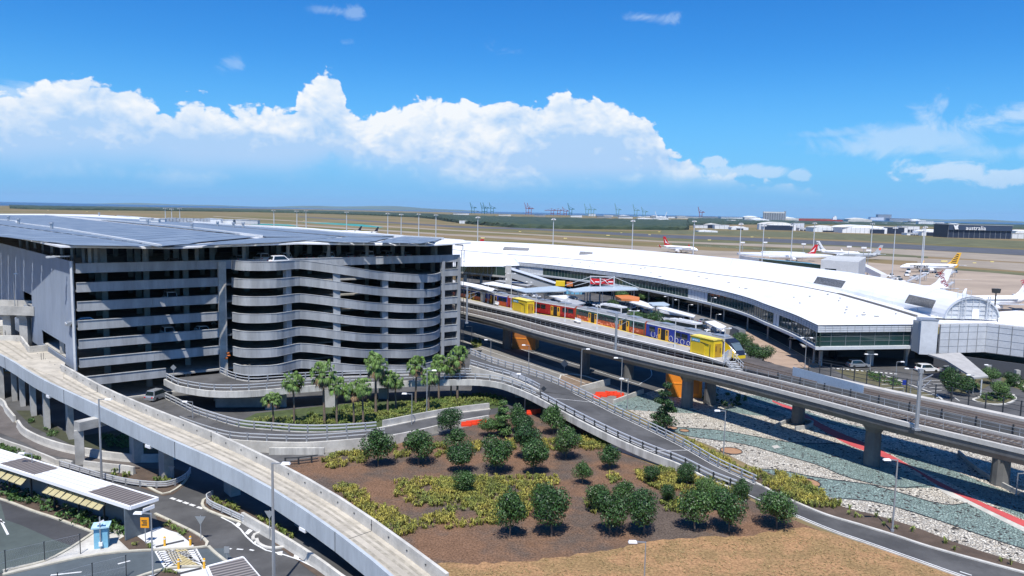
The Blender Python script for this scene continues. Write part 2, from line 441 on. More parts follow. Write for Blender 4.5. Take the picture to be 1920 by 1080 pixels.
shore = [(-2500,387),(-900,386),(-300,385.5),(0,385.5),(60,385.8),(200,387),(400,390),(600,391.5),(760,394),(830,397),(880,399.5),(990,402),(1100,404),(1300,408.6),(1500,410.5),(1750,417.5),(1920,421),(2600,434),(4500,470)]
sp = []
for x_, y_ in shore:
    d = ray(x_, max(y_, hor(x_)+3.5)); t = -CH/d.z; sp.append(Vector((d.x*t, d.y*t, 0)))
far = [Vector((p.x, p.y, 0)).normalized()*44000 for p in (sp[-1], sp[len(sp)*3//4], sp[len(sp)//2], sp[len(sp)//4], sp[0])]
mb = MB().sheet(sp+far, .35); struct('sea', mb, SEA)

TARW = mat('runway_asphalt', (.085,.088,.10), .9, .25, .05)
TAXI = mat('taxiway_concrete', (.30,.25,.19), .9, .2, .03)
APRON = mat('apron_concrete', (.36,.285,.215), .9, .22, .04, stretch=(.5,1,1))
GRN = mat('green_grass', (.125,.125,.052), .95, .4, .04)
TEALS = mat('aqua_glycol_pond', (.03,.26,.20), .4)
def band(name, top, bot, z, m):
    P = [at(*p, 0) for p in top]+[at(*p, 0) for p in bot[::-1]]
    return struct(name, MB().sheet(P, z), m)
band('runway', [(560,405.5),(860,424),(1000,428),(1240,440),(1400,445.5),(1600,453.5),(1920,468.5),(2500,497)], [(560,407),(860,427),(1000,431),(1240,446),(1400,452),(1600,461.5),(1920,479),(2500,511)], .05, TARW)
band('taxiway', [(400,405),(840,430.5),(1240,452),(1560,461.5),(1740,470),(1920,479.5),(2500,510)], [(400,406),(840,432.5),(1240,454.2),(1560,468),(1740,481),(1920,492),(2500,526)], .05, TAXI)
band('taxiway', [(300,411),(560,421),(840,438.5),(1000,447),(1160,459),(1330,470),(1500,474),(1720,483)], [(300,413),(560,423.5),(840,441.5),(1000,451),(1160,464),(1330,480),(1500,479),(1720,490)], .06, TAXI)
band('taxiway', [(1720,484),(1820,488),(1920,494),(2400,520)], [(1720,493),(1820,501),(1920,509),(2400,534)], .06, TAXI)
band('grass_strip', [(1240,431),(1500,435),(1920,452),(2400,476)], [(1240,438),(1500,446),(1920,466),(2400,490)], .04, GRN)
band('grass_strip', [(880,429),(1240,447.5),(1500,458),(1700,465)], [(880,430),(1240,451),(1500,461),(1700,468)], .04, GRN)
band('grass_strip', [(1260,455),(1560,470),(1740,477)], [(1260,459),(1560,477),(1740,484)], .045, GRN)
band('grass_strip', [(1790,503),(1860,507.5),(1920,512),(2400,541)], [(1790,506.5),(1860,511.5),(1920,517),(2400,550)], .07, GRN)
band('apron', [(1040,462),(1290,470),(1480,480),(1700,498),(1790,505.5),(1920,516),(2500,560)], [(1040,500),(1290,530),(1480,560),(1700,600),(1790,620),(1920,650),(2500,760)], .05, APRON)
band('glycol_pond', [(470,419),(540,421),(560,424)], [(470,421),(540,423.6),(560,424.6)], .09, TEALS)
band('glycol_pond', [(560,417),(620,418),(680,421),(720,426)], [(600,419.5),(640,422),(680,425),(712,427)], .09, TEALS)
# apron and taxiway paint
mb = MB()
for a, b in (((1320,461),(1480,470)),((1500,524),(1700,529)),((1660,515),(1760,522)),((1780,523.5),(1866,526)),((1560,540),(1760,560))):
    p, q = at(*a), at(*b); L = int((q-p).length/9)
    for i in range(0, max(1, L), 2): mb.bar(p.lerp(q, i/L)+Vector((0, 0, .08)), p.lerp(q, (i+1)/L)+Vector((0, 0, .08)), .8, .02)
struct('apron_markings', mb, WHITEL)

# mangrove belt: one bumpy canopy beyond the airfield
def canopy(name, front, depths, h, m, label, cat, ny=26, seg=9.0, seed=3):
    rn = random.Random(seed); mb = MB(); f = cr([at(*p, 0) for p in front], ds=seg); nx = len(f)
    for i, p in enumerate(f):
        u = i/(nx-1); D = depths[0]+(depths[1]-depths[0])*u; d = Vector((p.x, p.y, 0)).normalized()
        for j in range(ny):
            q = j/(ny-1); r = D*q**2.2
            z = 0 if j == 0 or j == ny-1 else h*(.6+.55*rn.random()) if j > 1 else h*(.35+.5*rn.random())
            jit = rn.uniform(-seg*.3, seg*.3) if j else 0
            mb.v.append(p+d*(r+jit*(.2 if j < 3 else 1))+Vector((jit*.5, 0, z)))
    for i in range(nx-1):
        for j in range(ny-1): mb.face((i*ny+j, (i+1)*ny+j, (i+1)*ny+j+1, i*ny+j+1))
    o = obj(name, mb, m); tag(o, label, cat, kind='stuff'); return o
MANG = mat('mangrove_leaf', (.018,.040,.022), .85, col2=(.040,.060,.028), vscale=.02, island=0, bump=.5, bscale=.3)
canopy('mangrove_belt', [(18,391),(60,392.5),(120,393.5),(300,395.5),(480,398),(640,402),(780,408),(850,417),(935,425),(1010,428.5),(1150,430.5),(1280,431.5),(1288,429)], (2600, 2400), 8.0, MANG, 'dark green mangrove belt stretching beyond the far edge of the dry airfield', 'mangroves', 30, 12)
canopy('woodland', [(1290,423),(1400,421),(1560,421),(1700,424),(1780,426),(1960,431)], (5000, 5000), 9.0, MANG, 'dark wooded ground behind the row of hangars on the right', 'woodland', 16, 30, 5)
# far low hills across the bay
HILL = mat('far_hills', (.10,.14,.10), .95, .3, .0005)
def hills(name, pts, D, z):
    mb = MB(); rn = random.Random(11)
    L = []
    for x_, y_ in pts:
        d = ray(x_, y_); t = D/d.y; L.append((Vector((d.x*t, D, 0)), CH+d.z*t))
    n = len(L); o = 0
    for p, h in L:
        mb.v += [Vector((p.x, p.y, -5)), Vector((p.x, p.y+700, h*.6)), Vector((p.x, p.y+1500, h)), Vector((p.x, p.y+4500, -5))]
    for i in range(n-1):
        for j in range(3): mb.face((i*4+j, (i+1)*4+j, (i+1)*4+j+1, i*4+j+1))
    return struct(name, mb, HILL, True)
rn = random.Random(4)
def ridge(x0, x1, base, amp, step=14):
    out = []
    for i, x_ in enumerate(range(x0, x1, step)):
        u = (x_-x0)/(x1-x0); e_ = math.sin(math.pi*min(1, max(0, u)))**.6
        y_ = hor(x_)+base-amp*e_*(.55+.3*math.sin(x_*.011)+.15*math.sin(x_*.037)+.08*rn.random()); out.append((x_, y_))
    return out
hills('hills', ridge(430, 900, 1.0, 7), 24000, 0)
hills('hills', ridge(150, 470, 1.0, 4), 26000, 0)
hills('hills', ridge(1500, 2300, 2.0, 5), 22000, 0)

# ---------------------------------------------------------------- near ground surfaces (each a sheet 4 mm above the one below)
def lay(name, P, lv, m, sm=False):
    if not isinstance(P[0], Vector): P = smoothpoly(P) if sm else pl(P)
    return struct(name, MB().sheet(P, .004*lv), m)
lay('service_road_ground', [(-300,700),(130,700),(420,640),(845,590),(868,520),(1010,500),(1250,550),(1440,610),(1530,655),(1700,660),(1950,690),(2400,800),(2400,900),(1900,800),(1700,745),(1420,780),(1180,740),(1000,690),(980,760),(900,1000),(860,1300),(-300,1300)], 1, ASPH)
# mulch garden and dry lawn
lay('garden_mulch', [(520,868),(700,840),(860,808),(905,780),(960,772),(1010,752),(1080,790),(1200,862),(1300,905),(1400,935),(1480,972),(1550,1000),(1530,1010),(1400,1012),(1250,1030),(1100,1050),(960,1058),(815,1072),(770,1045),(650,962),(555,905),(500,880)], 2, MULCH)
LAWN = mulchmat('dry_lawn', (.33,.195,.10), (.25,.165,.08), .30, .35, 4.0)
LW = cr(pl([(780,1110),(810,1062),(900,1056),(1000,1050),(1150,1030),(1250,1012),(1400,1004),(1500,990),(1562,1002),(1640,1026),(1800,1082),(2000,1152),(1800,1250),(1500,1300),(760,1300)]), ds=.8)
rn = random.Random(12); LW = [p+Vector((rn.uniform(-.22,.22), rn.uniform(-.3,.3), 0)) for p in LW]
lay('dry_lawn', LW, 3, LAWN)
# bottom right road with kerbs and lines
RU = [(1398,902),(1422,910),(1450,925),(1485,941),(1545,966),(1615,987),(1680,1007),(1737,1026),(1830,1052),(1920,1076),(2040,1106)]
RL = [(1352,902),(1372,915),(1407,933),(1450,951),(1491,968),(1559,996),(1622,1018),(1707,1048),(1800,1081),(1900,1116),(2040,1166)]
ru, rl = curve(RU, 0, n=60), curve(RL, 0, n=60)
lay('garden_road', ru+rl[::-1], 5, ASPH)
mb = MB(); mb.sweep(ru, [(0,0),(.35,0),(.35,.15),(0,.15)]); mb.sweep(offs(rl[18:], -.02), [(0,0),(-.22,0),(-.22,.12),(0,.12)]); struct('kerb', mb, CONCL)
ml = MB(); q = offs(rl, .35); ml.sweep(q, [(0,.024),(.14,.024),(.14,.026),(0,.026)])
a, b = at(1800,1072), at(1822,1079); ml.bar(a+Vector((0,0,.025)), b+Vector((0,0,.025)), .15, .004)
struct('road_markings', ml, WHITEL)
BEDS = mat('bed_soil', (.10,.07,.05), .95, .3, .6, .5, 9)
bedu = [(1408,898),(1424,880),(1470,888),(1540,925),(1575,948),(1650,968),(1720,990),(1800,1020),(1920,1058),(2040,1092)]
lay('planting_bed', curve(bedu, 0, n=50)+ru[::-1], 4, BEDS)
# the great pebble pattern
def pebble(name, ca, cb, sc=3.0):
    m = bpy.data.materials.new(name); m.use_nodes = True; t = m.node_tree; x = NX(t); b = t.nodes['Principled BSDF']
    tcn = t.nodes.new('ShaderNodeTexCoord')
    vo = t.nodes.new('ShaderNodeTexVoronoi'); vo.inputs['Scale'].default_value = sc; t.links.new(tcn.outputs['Object'], vo.inputs['Vector'])
    v2 = t.nodes.new('ShaderNodeTexVoronoi'); v2.feature = 'DISTANCE_TO_EDGE'; v2.inputs['Scale'].default_value = sc; t.links.new(tcn.outputs['Object'], v2.inputs['Vector'])
    sp_ = t.nodes.new('ShaderNodeSeparateColor'); t.links.new(vo.outputs['Color'], sp_.inputs[0])
    c = x.mix(sp_.outputs[0], ca, cb)
    n = x.noise(tcn.outputs['Object'], .5, 4, .6)
    c = x.mix(1, c, x.mix(n, (.85,)*3, (1.15,)*3), 'MULTIPLY')
    gap = x.m('MAXIMUM', x.ss(v2.outputs['Distance'], .0, .06), 0.0)
    big = x.m('GREATER_THAN', sp_.outputs[1], .06)
    c = x.mix(x.m('MULTIPLY', gap, big), (.05,.045,.04), c)  # crevice shade between stones put into the colour, some whole cells dark too
    t.links.new(c, b.inputs['Base Color']); b.inputs['Roughness'].default_value = .9
    bn = t.nodes.new('ShaderNodeBump'); bn.inputs['Strength'].default_value = 1; bn.inputs['Distance'].default_value = .15
    t.links.new(x.ss(v2.outputs['Distance'], 0, .25), bn.inputs['Height']); t.links.new(bn.outputs[0], b.inputs['Normal'])
    return m
PEBW = pebble('cream_pebbles', (.80,.75,.64), (.50,.44,.35), 3.3); PEBT = pebble('teal_pebbles', (.32,.42,.38), (.18,.26,.235), 3.3)
lay('cream_pebble_ground', [(1150,755),(1210,737),(1300,712),(1420,735),(1600,775),(1800,830),(1960,880),(2200,950),(2200,1150),(1960,1072),(1800,1022),(1720,992),(1575,950),(1540,926),(1470,889),(1424,882),(1330,835),(1240,800)], 3, PEBW)
def c4(L): return [(1300+x_/2.7, 680+y_/2.7) for x_, y_ in L]
lay('teal_pebble_wave', c4([(-120,325),(0,333),(150,345),(300,372),(500,405),(740,408),(820,440),(1000,515),(1220,620),(1120,634),(1040,635),(900,612),(760,575),(640,522),(450,468),(250,412),(0,378),(-100,352)]), 5, PEBT, True)
lay('teal_pebble_wave', c4([(340,540),(450,546),(600,578),(760,600),(900,620),(1050,660),(1200,705),(1300,722),(1390,712),(1500,770),(1700,860),(1900,940),(1900,1040),(1674,945),(1500,890),(1330,830),(1150,770),(1000,725),(850,695),(730,690),(560,640),(430,580)]), 5, PEBT, True)
lay('teal_pebble_wave', c4([(950,425),(1100,468),(1300,540),(1500,620),(1674,685),(1900,780),(1900,900),(1674,792),(1560,740),(1300,610),(1100,520)]), 5, PEBT, True)
lay('teal_pebble_wave', [(1149,757),(1180,746),(1208,737),(1226,747),(1245,762),(1270,762),(1292,765),(1320,775),(1264,774),(1190,769),(1162,768)], 5, PEBT)
lay('teal_pebble_wave', c4([(150,240),(230,205),(330,222),(470,270),(330,268),(240,258)]), 5, PEBT, True)
lay('teal_pebble_wave', c4([(240,165),(330,170),(450,205),(560,240),(700,290),(890,335),(900,352),(700,312),(500,250),(330,205)]), 5, PEBT, True)
REDT = mat('red_path', (.50,.075,.075), .8, .15, .4)
lay('red_path', curve(c4([(400,190),(430,203),(530,238),(650,310),(760,362),(890,415),(1050,495),(1200,580),(1400,680),(1674,800),(1900,890)]), n=50)+curve(c4([(400,198),(450,222),(500,250),(600,312),(700,370),(790,418),(890,455),(1090,528),(1220,612),(1380,690),(1674,832),(1900,930)]), n=50)[::-1], 7, REDT)
lay('white_path', curve(c4([(1200,610),(1225,622),(1300,652),(1480,740),(1674,832),(1900,930)]), n=30)+curve(c4([(1200,612),(1290,672),(1390,715),(1560,800),(1674,856),(1900,960)]), n=30)[::-1], 6, CONCL)
DISC = mat('rust_gravel', (.36,.20,.11), .9, .2, 2)
for px, py, rx, ry in ((1371,846,19.5,6),(1512,906,24,7.5),(1283,808,9,4.5),(1260,803,10,5)):
    c = at(px, py); rr = (at(px+rx, py)-c).length; P = [c+Vector((math.cos(t_*.3491)*rr, math.sin(t_*.3491)*rr, 0)) for t_ in range(18)]
    struct('rust_gravel_disc', MB().prism(P, .004, .06), DISC)
    mb = MB()
    for i in range(18): mb.bar(P[i]+Vector((0,0,.05)), P[(i+1)%18]+Vector((0,0,.05)), .12, .12)
    struct('disc_edging', mb, DARKM)
lay('access_hatch_slab', c4([(395,422),(425,418),(442,430),(410,436)]), 8, CONCL)
mb = MB()
for L in ([(-120,325),(0,333),(150,345),(300,372),(500,405),(740,410)],[(340,540),(450,546),(600,578),(760,600),(900,618),(1040,635),(1220,622)],[(900,620),(1050,660),(1200,705),(1300,722),(1390,712)],[(700,690),(850,695),(1000,725),(1150,770),(1330,830),(1500,890),(1674,945),(1900,1040)],[(-100,352),(0,378),(250,412),(450,468),(640,522),(760,575),(900,612)]):
    mb.sweep(curve(c4(L), .03), [(0,0),(.09,0),(.09,.06),(0,.06)])
struct('edging_strip', mb, DARKM)
# the pale side road by the viaduct, its islands and walls
lay('side_road', [(845,628),(900,636),(945,655),(1010,678),(1060,694),(1100,705),(1150,722),(1185,738),(1150,757),(1110,745),(1060,722),(1020,708),(950,690),(890,668),(850,650)], 6, ASPHL)
lay('gravel_island', c:=[(1046,720),(1052,704),(1072,702),(1098,706),(1135,719),(1094,733),(1070,731)], 8, mat('island_gravel', (.22,.16,.11), .95, .3, .8))
mb = MB(); P = pl(c); 
for i in range(len(P)): mb.bar(P[i]+Vector((0,0,.08)), P[(i+1)%len(P)]+Vector((0,0,.08)), .25, .16)
struct('kerb', mb, CONCL)
mb = MB(); mb.sweep(curve([(862,636),(900,652),(945,668),(1010,688),(1100,720)], .03), [(0,0),(.12,0),(.12,.004),(0,.004)])
for L in ([(1000,660),(1100,690),(1200,722)],[(870,618),(930,640),(1000,662)],[(1175,715),(1180,700),(1170,690)],[(1200,720),(1222,705),(1220,690)]): mb.sweep(curve(L, .03), [(0,0),(.15,0),(.15,.004),(0,.004)])
struct('road_markings', mb, WHITEL)
lay('palm_bank', [(430,800),(560,812),(700,806),(780,790),(850,776),(940,764),(952,752),(900,740),(800,745),(700,752),(600,762),(480,775)], 4, mat('bank_cover', (.06,.085,.025), .95, .4, .8))
# lower left: roads, car park, beds, pavements
lay('car_park_asphalt', [(-300,900),(0,938),(60,962),(100,974),(176,1001),(142,1024),(84,1054),(7,1073),(-300,1200)], 3, ASPHD)
lay('car_park_lane', [(-300,930),(0,940),(10,975),(40,985),(100,1012),(142,1026),(84,1054),(7,1073),(-300,1200)], 4, mat('asphalt_green', (.075,.095,.088), .9, .25, .2))
lay('planting_bed', [(-200,815),(0,842),(110,875),(240,930),(245,952),(240,1005),(228,1012),(176,1000),(100,972),(60,960),(0,938),(-200,880)], 4, BEDS)
lay('footpath', [(5,1068),(84,1050),(124,1032),(142,1020),(176,1000),(225,992),(246,1030),(222,1036),(142,1047),(7,1079)], 5, CONCL)
lay('planting_bed', [(222,1012),(238,1003),(262,1008),(290,1024),(293,1032),(245,1034)], 6, BEDS)
lay('footpath', [(250,1000),(282,992),(300,988),(318,995),(335,1000),(362,1022),(366,1029),(294,1033)], 7, mat('new_concrete', (.62,.62,.60), .85, .12, .8))
lay('footpath', [(228,1095),(320,1068),(386,1064),(430,1082),(420,1200),(228,1200)], 7, MATS['new_concrete'])
lay('planting_bed', [(291,968),(310,972),(362,995),(385,1013),(390,1022),(380,1027),(366,1027),(335,1000),(303,988)], 6, BEDS)
lay('planting_bed', [(275,1085),(318,1065),(338,1076),(345,1120),(270,1120)], 8, BEDS)
lay('blue_lane', [(-50,1120),(7,1081),(142,1049),(222,1038),(296,1034),(312,1066),(230,1090),(190,1120)], 5, mat('asphalt_blue', (.085,.105,.115), .9, .2, .2))
lay('blue_lane', [(370,1030),(420,1028),(440,1052),(400,1062),(388,1062)], 5, MATS['asphalt_blue'])
lay('island_bed', [(215,880),(255,865),(300,872),(352,885),(357,896),(345,912),(325,927),(305,930),(285,922),(200,893)], 6, BEDS)
lay('island_bed', [(382,945),(384,938),(396,932),(470,955),(600,1050),(640,1100),(600,1085),(470,985),(455,980),(420,970),(395,958)], 6, BEDS)
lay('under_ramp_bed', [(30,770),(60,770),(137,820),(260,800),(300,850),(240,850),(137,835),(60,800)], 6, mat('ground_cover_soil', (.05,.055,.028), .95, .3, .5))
lay('lower_ring_road', [(-150,700),(0,757),(38,800),(80,828),(137,846),(200,858),(300,866),(300,880),(200,870),(137,862),(87,852),(40,828),(0,812),(-150,790)], 7, ASPHB)
mb = MB()
for L in ([(-60,925),(0,938),(60,960),(100,973),(176,1001)],[(7,1073),(84,1054),(124,1035),(142,1024),(176,1001)],[(5,1080),(142,1049),(222,1037),(293,1033),(366,1029),(388,1026),(392,1018),(375,1003),(340,985),(293,963)],
          [(388,1026),(400,1038),(430,1062),(450,1080)],[(200,893),(240,903),(262,907),(285,920),(305,928),(325,922),(345,908),(356,893)],[(455,980),(420,968),(390,956),(382,948),(384,938),(396,932)],[(455,980),(470,985)],[(228,1095),(312,1068),(386,1064)],[(0,757),(38,802),(80,830),(137,848),(200,860)]):
    mb.sweep(curve(L, 0, 1.0), [(0,0),(.28,0),(.28,.13),(0,.13)])
struct('kerb', mb, mat('kerb_concrete', (.50,.47,.38), .85, .2, 1))
ml = MB(); zz = Vector((0,0,.034))
for a, b in (((320,934),(329,937)),((332,938),(341,941)),((344,942),(353,945)),((356,946),(365,949)),((370,951),(380,954))): ml.bar(at(*a)+zz, at(*b)+zz, .35, .006)
ml.sweep(curve([(413,970),(430,978),(448,991),(462,1008),(478,1022),(500,1033),(540,1043),(575,1057),(610,1078)], .032), [(0,0),(.16,0),(.16,.005),(0,.005)])
for q in ([(442,984),(446,980),(452,983),(448,988)],[(459,1000),(467,992),(474,995),(465,1003)],[(474,1019),(480,1013),(481,1017),(479,1022)],[(517,1036),(530,1034),(529,1042),(521,1041)],[(550,1047),(553,1037),(563,1042),(560,1049)]): ml.sheet(pl(q), .036)
for a, b in (((430,1029),(434,1030)),((444,1030),(456,1031)),((468,1031),(476,1033)),((221,1058),(244,1052)),((95,1079),(153,1073)),((0,974),(15,1003)),((-2,976),(8,981))): ml.bar(at(*a)+zz, at(*b)+zz, .2, .006)
# ladder edges of the hatched crossing
for a, b, c, d in (((293,1034),(312,1066),(304,1033),(331,1058)),((384,1062),(366,1030),(375,1058),(354,1032))):
    A, B = at(*a), at(*b); C, D = at(*c), at(*d); ml.bar(A+zz, B+zz, .3, .006)
    for i in range(8):
        t = (i+.5)/8; p = A.lerp(B, t); q = C.lerp(D, t); q = p+(q-p).normalized()*1.5; ml.bar(p+zz, q+zz, .28, .006)
struct('road_markings', ml, WHITEL)
my = MB(); A, B, C, D = at(300,1032), at(360,1030), at(380,1060), at(320,1065)
for i in range(9):
    t = i/9; my.bar(A.lerp(D, t)*.999+zz, B.lerp(C, min(1, t+.0))*.2+A.lerp(D, t)*.8+zz, .1, .006) if False else None
for i in range(-6, 10):
    # diagonals clipped to the crossing quad
    pts = []
    for s_ in range(0, 21):
        u = s_/20; v = (u*.9+i/9.0)
        if 0 <= v <= 1 and .1 < u < .9: pts.append(A.lerp(B, u).lerp(D.lerp(C, u), v))
    if len(pts) > 2: my.bar(pts[0]+zz, pts[-1]+zz, .13, .006)
struct('crossing_hatch', my, mat('faded_yellow_paint', (.55,.45,.22), .8))
# ---------------------------------------------------------------- multi-storey car park
A_ = at(137,495,22.5); E_ = at(862,478,22.5); A_.z = E_.z = 0
Tg = (E_-A_).normalized(); Ng = Vector((Tg.y, -Tg.x, 0))          # towards the viewer
W_ = at(0,455,22.9); W_.z = 0; Tw = (W_-A_).normalized()
if True:
    G = thing('parking_garage', 'long grey multi-storey car park with solar panels on its flat white roof', 'car park', A_)
    LV = [22.5-3*i for i in range(7)]
    PB = onpl(411,487,A_,E_); PB.z = 0; sB = (PB-A_).dot(Tg)
    P312 = onpl(311,700,A_,E_); P312.z = 0; s312 = (P312-A_).dot(Tg); L_ = (E_-A_).length
    s828 = (Vector((onpl(826,520,A_,E_).x, onpl(826,520,A_,E_).y, 0))-A_).dot(Tg)
    s442 = sB+2.2
    def fp(s, d=0, z=0): return A_+Tg*s+Ng*d+Vector((0, 0, z))
    def bandm(s0, s1, zt, h=1.45, th=.28):
        mb = MB(); n = max(1, int((s1-s0)/8))
        for k in range(n):       # precast panels with open joints
            a, b = s0+(s1-s0)*k/n+.015, s0+(s1-s0)*(k+1)/n-.015
            mb.bar(fp(a, 0, zt-h/2), fp(b, 0, zt-h/2), th, h)
        mb.bar(fp(s0, .03, zt+.04), fp(s1, .03, zt+.04), th+.14, .08); return mb
    for i, z in enumerate(LV):
        s1 = L_ if i == 0 else (s312 if i == 6 else sB)
        obj('parapet_band', bandm(0.3, s1, z), BAND, G)
        if i: obj('parapet_band', bandm(s828, L_, z), BAND, G)
    # floors, reaching far back under the roof
    back = 150
    for i in range(8):
        z = 21.4-3*i if i < 7 else 0.3
        P = [fp(.2,-.3), fp(sB-1,-.3), fp(sB+1,-.3), fp(L_-.2,-.3), fp(L_-.2,-.3)+Vector((-12, 60, 0)), A_+Tw*150+Tg*10, A_+Tw*150]
        obj('floor_slab', MB().prism([p.copy() for p in P], z-.3, z), CONC, G)
    for dd in (-6.5, -13, -20, -34):
        for k in range(12):
            s = 5.2+k*6.4
            if s > L_-1: continue
            p = fp(s, dd); mb = MB()
            for i in range(8):
                z1 = (25.0 if i == 0 else 21.4-3*(i-1)-.3); z0 = 21.4-3*i if i < 7 else 0
                if dd == -6.5 and sB+1 < s < L_-8: continue
                mb.box((p.x, p.y, (z0+z1)/2), (.9, .5, z1-z0-.01), math.atan2(Tg.y, Tg.x))
            if mb.v: obj('inner_column', mb, CONC, G)
    mb = MB(); mb.bar(fp(0,-42,11), fp(L_,-42,11), .3, 22); mb.bar(fp(0,-41.4,23.4), fp(L_,-41.4,23.4), .3, 3.2)
    mb.bar(fp(L_-1,-1.5,11)+Vector((0,0,0)), fp(L_-1,-40,11), .3, 22); mb.bar(fp(L_-1.2,-1.2,23.4), fp(L_-1.2,-40,23.4), .3, 3.3); obj('core_wall', mb, mat('interior_shade', (.10,.10,.11), .9), G)  # dark wall colour stands in for shade deep inside the floors
    # the tall pier where the bands stop
    mb = MB(); mb.box(fp(sB+.35, .10, 11.2), (1.25, .8, 22.3), math.atan2(Tg.y, Tg.x)); obj('pier', mb, CONCL, G)
    for k in (0.25, .4): mb = MB(); mb.box(fp(s828+.6 if k < .3 else L_-.2, -.2, 11), (.7, .9, 22), math.atan2(Tg.y, Tg.x)); obj('pier', mb, BAND, G)
    # louvred screens between the bands of the east end
    for i in range(7):
        mb = MB(); z1 = LV[i]-1.45; z0 = (LV[i+1] if i < 6 else 1.6)
        if i == 0: pass
        n = 9; s0, s1 = s828+1.0, L_-.4
        for k in range(n+1): mb.bar(fp(s0+(s1-s0)*k/n, -.3, z0), fp(s0+(s1-s0)*k/n, -.3, z1), .12, .1)
        for k in range(5): mb.bar(fp(s0, -.3, z0+(z1-z0)*(k+.5)/5), fp(s1, -.3, z0+(z1-z0)*(k+.5)/5), .08, .07)
        obj('screen', mb, DARKM, G)
    mb = MB(); q = fp(L_+.6, .3)     # cat ladder with cage
    for dx in (-.35, .35): mb.bar(q+Tg*dx+Vector((0,0,1)), q+Tg*dx+Vector((0,0,23.6)), .1, .1)
    for k in range(74): mb.bar(q-Tg*.35+Vector((0,0,1+k*.3)), q+Tg*.35+Vector((0,0,1+k*.3)), .05, .05)
    mb.tube(q+Vector((0,0,23.6)), q+Vector((0,0,24.6)), .08); mb.tube(q+Vector((0,0,24.6)), q-Tg*2+Vector((0,0,24.7)), .12)
    for k in range(8): mb.bar(q+Ng*.7-Tg*.35+Vector((0,0,3+k*2.6)), q+Ng*.7+Tg*.35+Vector((0,0,3+k*2.6)), .08, .06)
    obj('ladder', mb, DARKM, G)
    # helical exit ramp in front: seven curved parapets on sloping slabs
    Q = [(434,521.5,19.6),(446,523.2,19.6),(468,524.2,19.6),(495,524.2,19.6),(520,523.4,19.6),(545,521,19.6),(563,520,19.55),(600,524.2,19.1),(635,529,18.65),(680,535.5,17.85),(720,540,17.0),(760,543,16.5),(790,543.8,16.15),(812,542.5,15.92),(825,538.5,15.85),(829,532,15.85),(826,527,15.9)]
    q0 = curve(Q, 0, 1.1)
    q0 = [p.copy() for p in q0]
    for i in range(7):
        dz = Vector((0, 0, 3-3*i)); ln = [p+dz for p in q0]
        ok = [p for p in ln if p.z > .9]
        mb = MB(); mb.sweep(ok, [(0,-1.42),(.26,-1.42),(.26,0),(0,0)]); mb.sweep(ok, [(-.05,.0),(.32,.0),(.32,.09),(-.05,.09)])
        # drip line / slab edge
        mb.sweep(ok, [(-.03,-1.50),(.2,-1.50),(.2,-1.42),(-.03,-1.42)])
        rp = obj('ramp_parapet', mb, BAND, G)
        ms = MB()
        m_ = [p for p in ok]
        ms.sweep(m_, [(.2,-1.40),(6.4,-1.40),(6.4,-1.12),(.2,-1.12)])
        obj('ramp_slab', ms, CONC, G)
    for px in (548, 635, 720, 793):
        j = min(range(len(q0)), key=lambda k: abs((RW.transposed() @ (q0[k]-CAMLOC)).x/-(RW.transposed() @ (q0[k]-CAMLOC)).z*F+CX-px))
        a = q0[j]; b = q0[min(j+1, len(q0)-1)]; t = (b-a); t.z = 0; t.normalize(); nn = Vector((-t.y, t.x, 0))
        c = a+nn*.75; mb = MB(); mb.box((c.x, c.y, (a.z+1.6)/2), (1.25, .8, a.z+1.6), math.atan2(t.y, t.x)); obj('ramp_column', mb, BAND, G)
    # roof with its white rim
    RF = [(112,461,25.4),(320,464,24.9),(560,455.5,25.6),(700,457.5,25.35),(800,459.5,25.2),(883,454.5,25.5)]
    rp_ = []
    Dv = {0:112.6, 1:119.3, 2:137, 3:145.5, 4:151.5, 5:159}
    for i, (px, py, z) in enumerate(RF):
        p = pd(px, Dv[i], z); rp_.append(Vector((p.x, p.y, 0))); 
    zf = [zat(rp_[i], RF[i][1]) for i in range(6)]
    bk = [(868,449.5,25.6),(560,426,25.6),(420,419,25.6),(250,407,25.6),(180,402.5,25.6),(75,401,25.6),(-120,401,25.6),(-420,401,25.6)]
    P = rp_+[at(*p) for p in bk]; Z = zf+[25.6]*len(bk)
    P[-1] = Vector((rp_[0].x+Tw.x*230, rp_[0].y+Tw.y*230, 0)); Z[-1] = 25.4
    RP, RZ = P, Z
    RBV = BVHTree.FromPolygons([Vector((p.x, p.y, z)) for p, z in zip(P, Z)], [tuple(t_) for t_ in tessellate_polygon([[Vector((p.x, p.y, 0)) for p in P]])])
    obj('roof', MB().prism([Vector((p.x, p.y, 0)) for p in P], [z-.26 for z in Z], Z), mat('roof_sheet', (.74,.75,.76), .45, .1, .2), G)
    # solar panel fields, rows with walkways between
    SOLAR = bpy.data.materials.new('solar_panel'); SOLAR.use_nodes = True; t = SOLAR.node_tree; x = NX(t); b = t.nodes['Principled BSDF']
    g = t.nodes.new('ShaderNodeNewGeometry'); t.links.new(x.mix(g.outputs['Random Per Island'], (.14,.18,.235), (.19,.235,.29)), b.inputs['Base Color']); b.inputs['Roughness'].default_value = .5; b.inputs['Specular IOR Level'].default_value = .6
    def zroof(p):   # roof height under p by inverse distance of rim heights
        h = RBV.ray_cast(Vector((p.x, p.y, 60)), Vector((0, 0, -1)))
        return h[0].z if h[0] is not None else 25.3
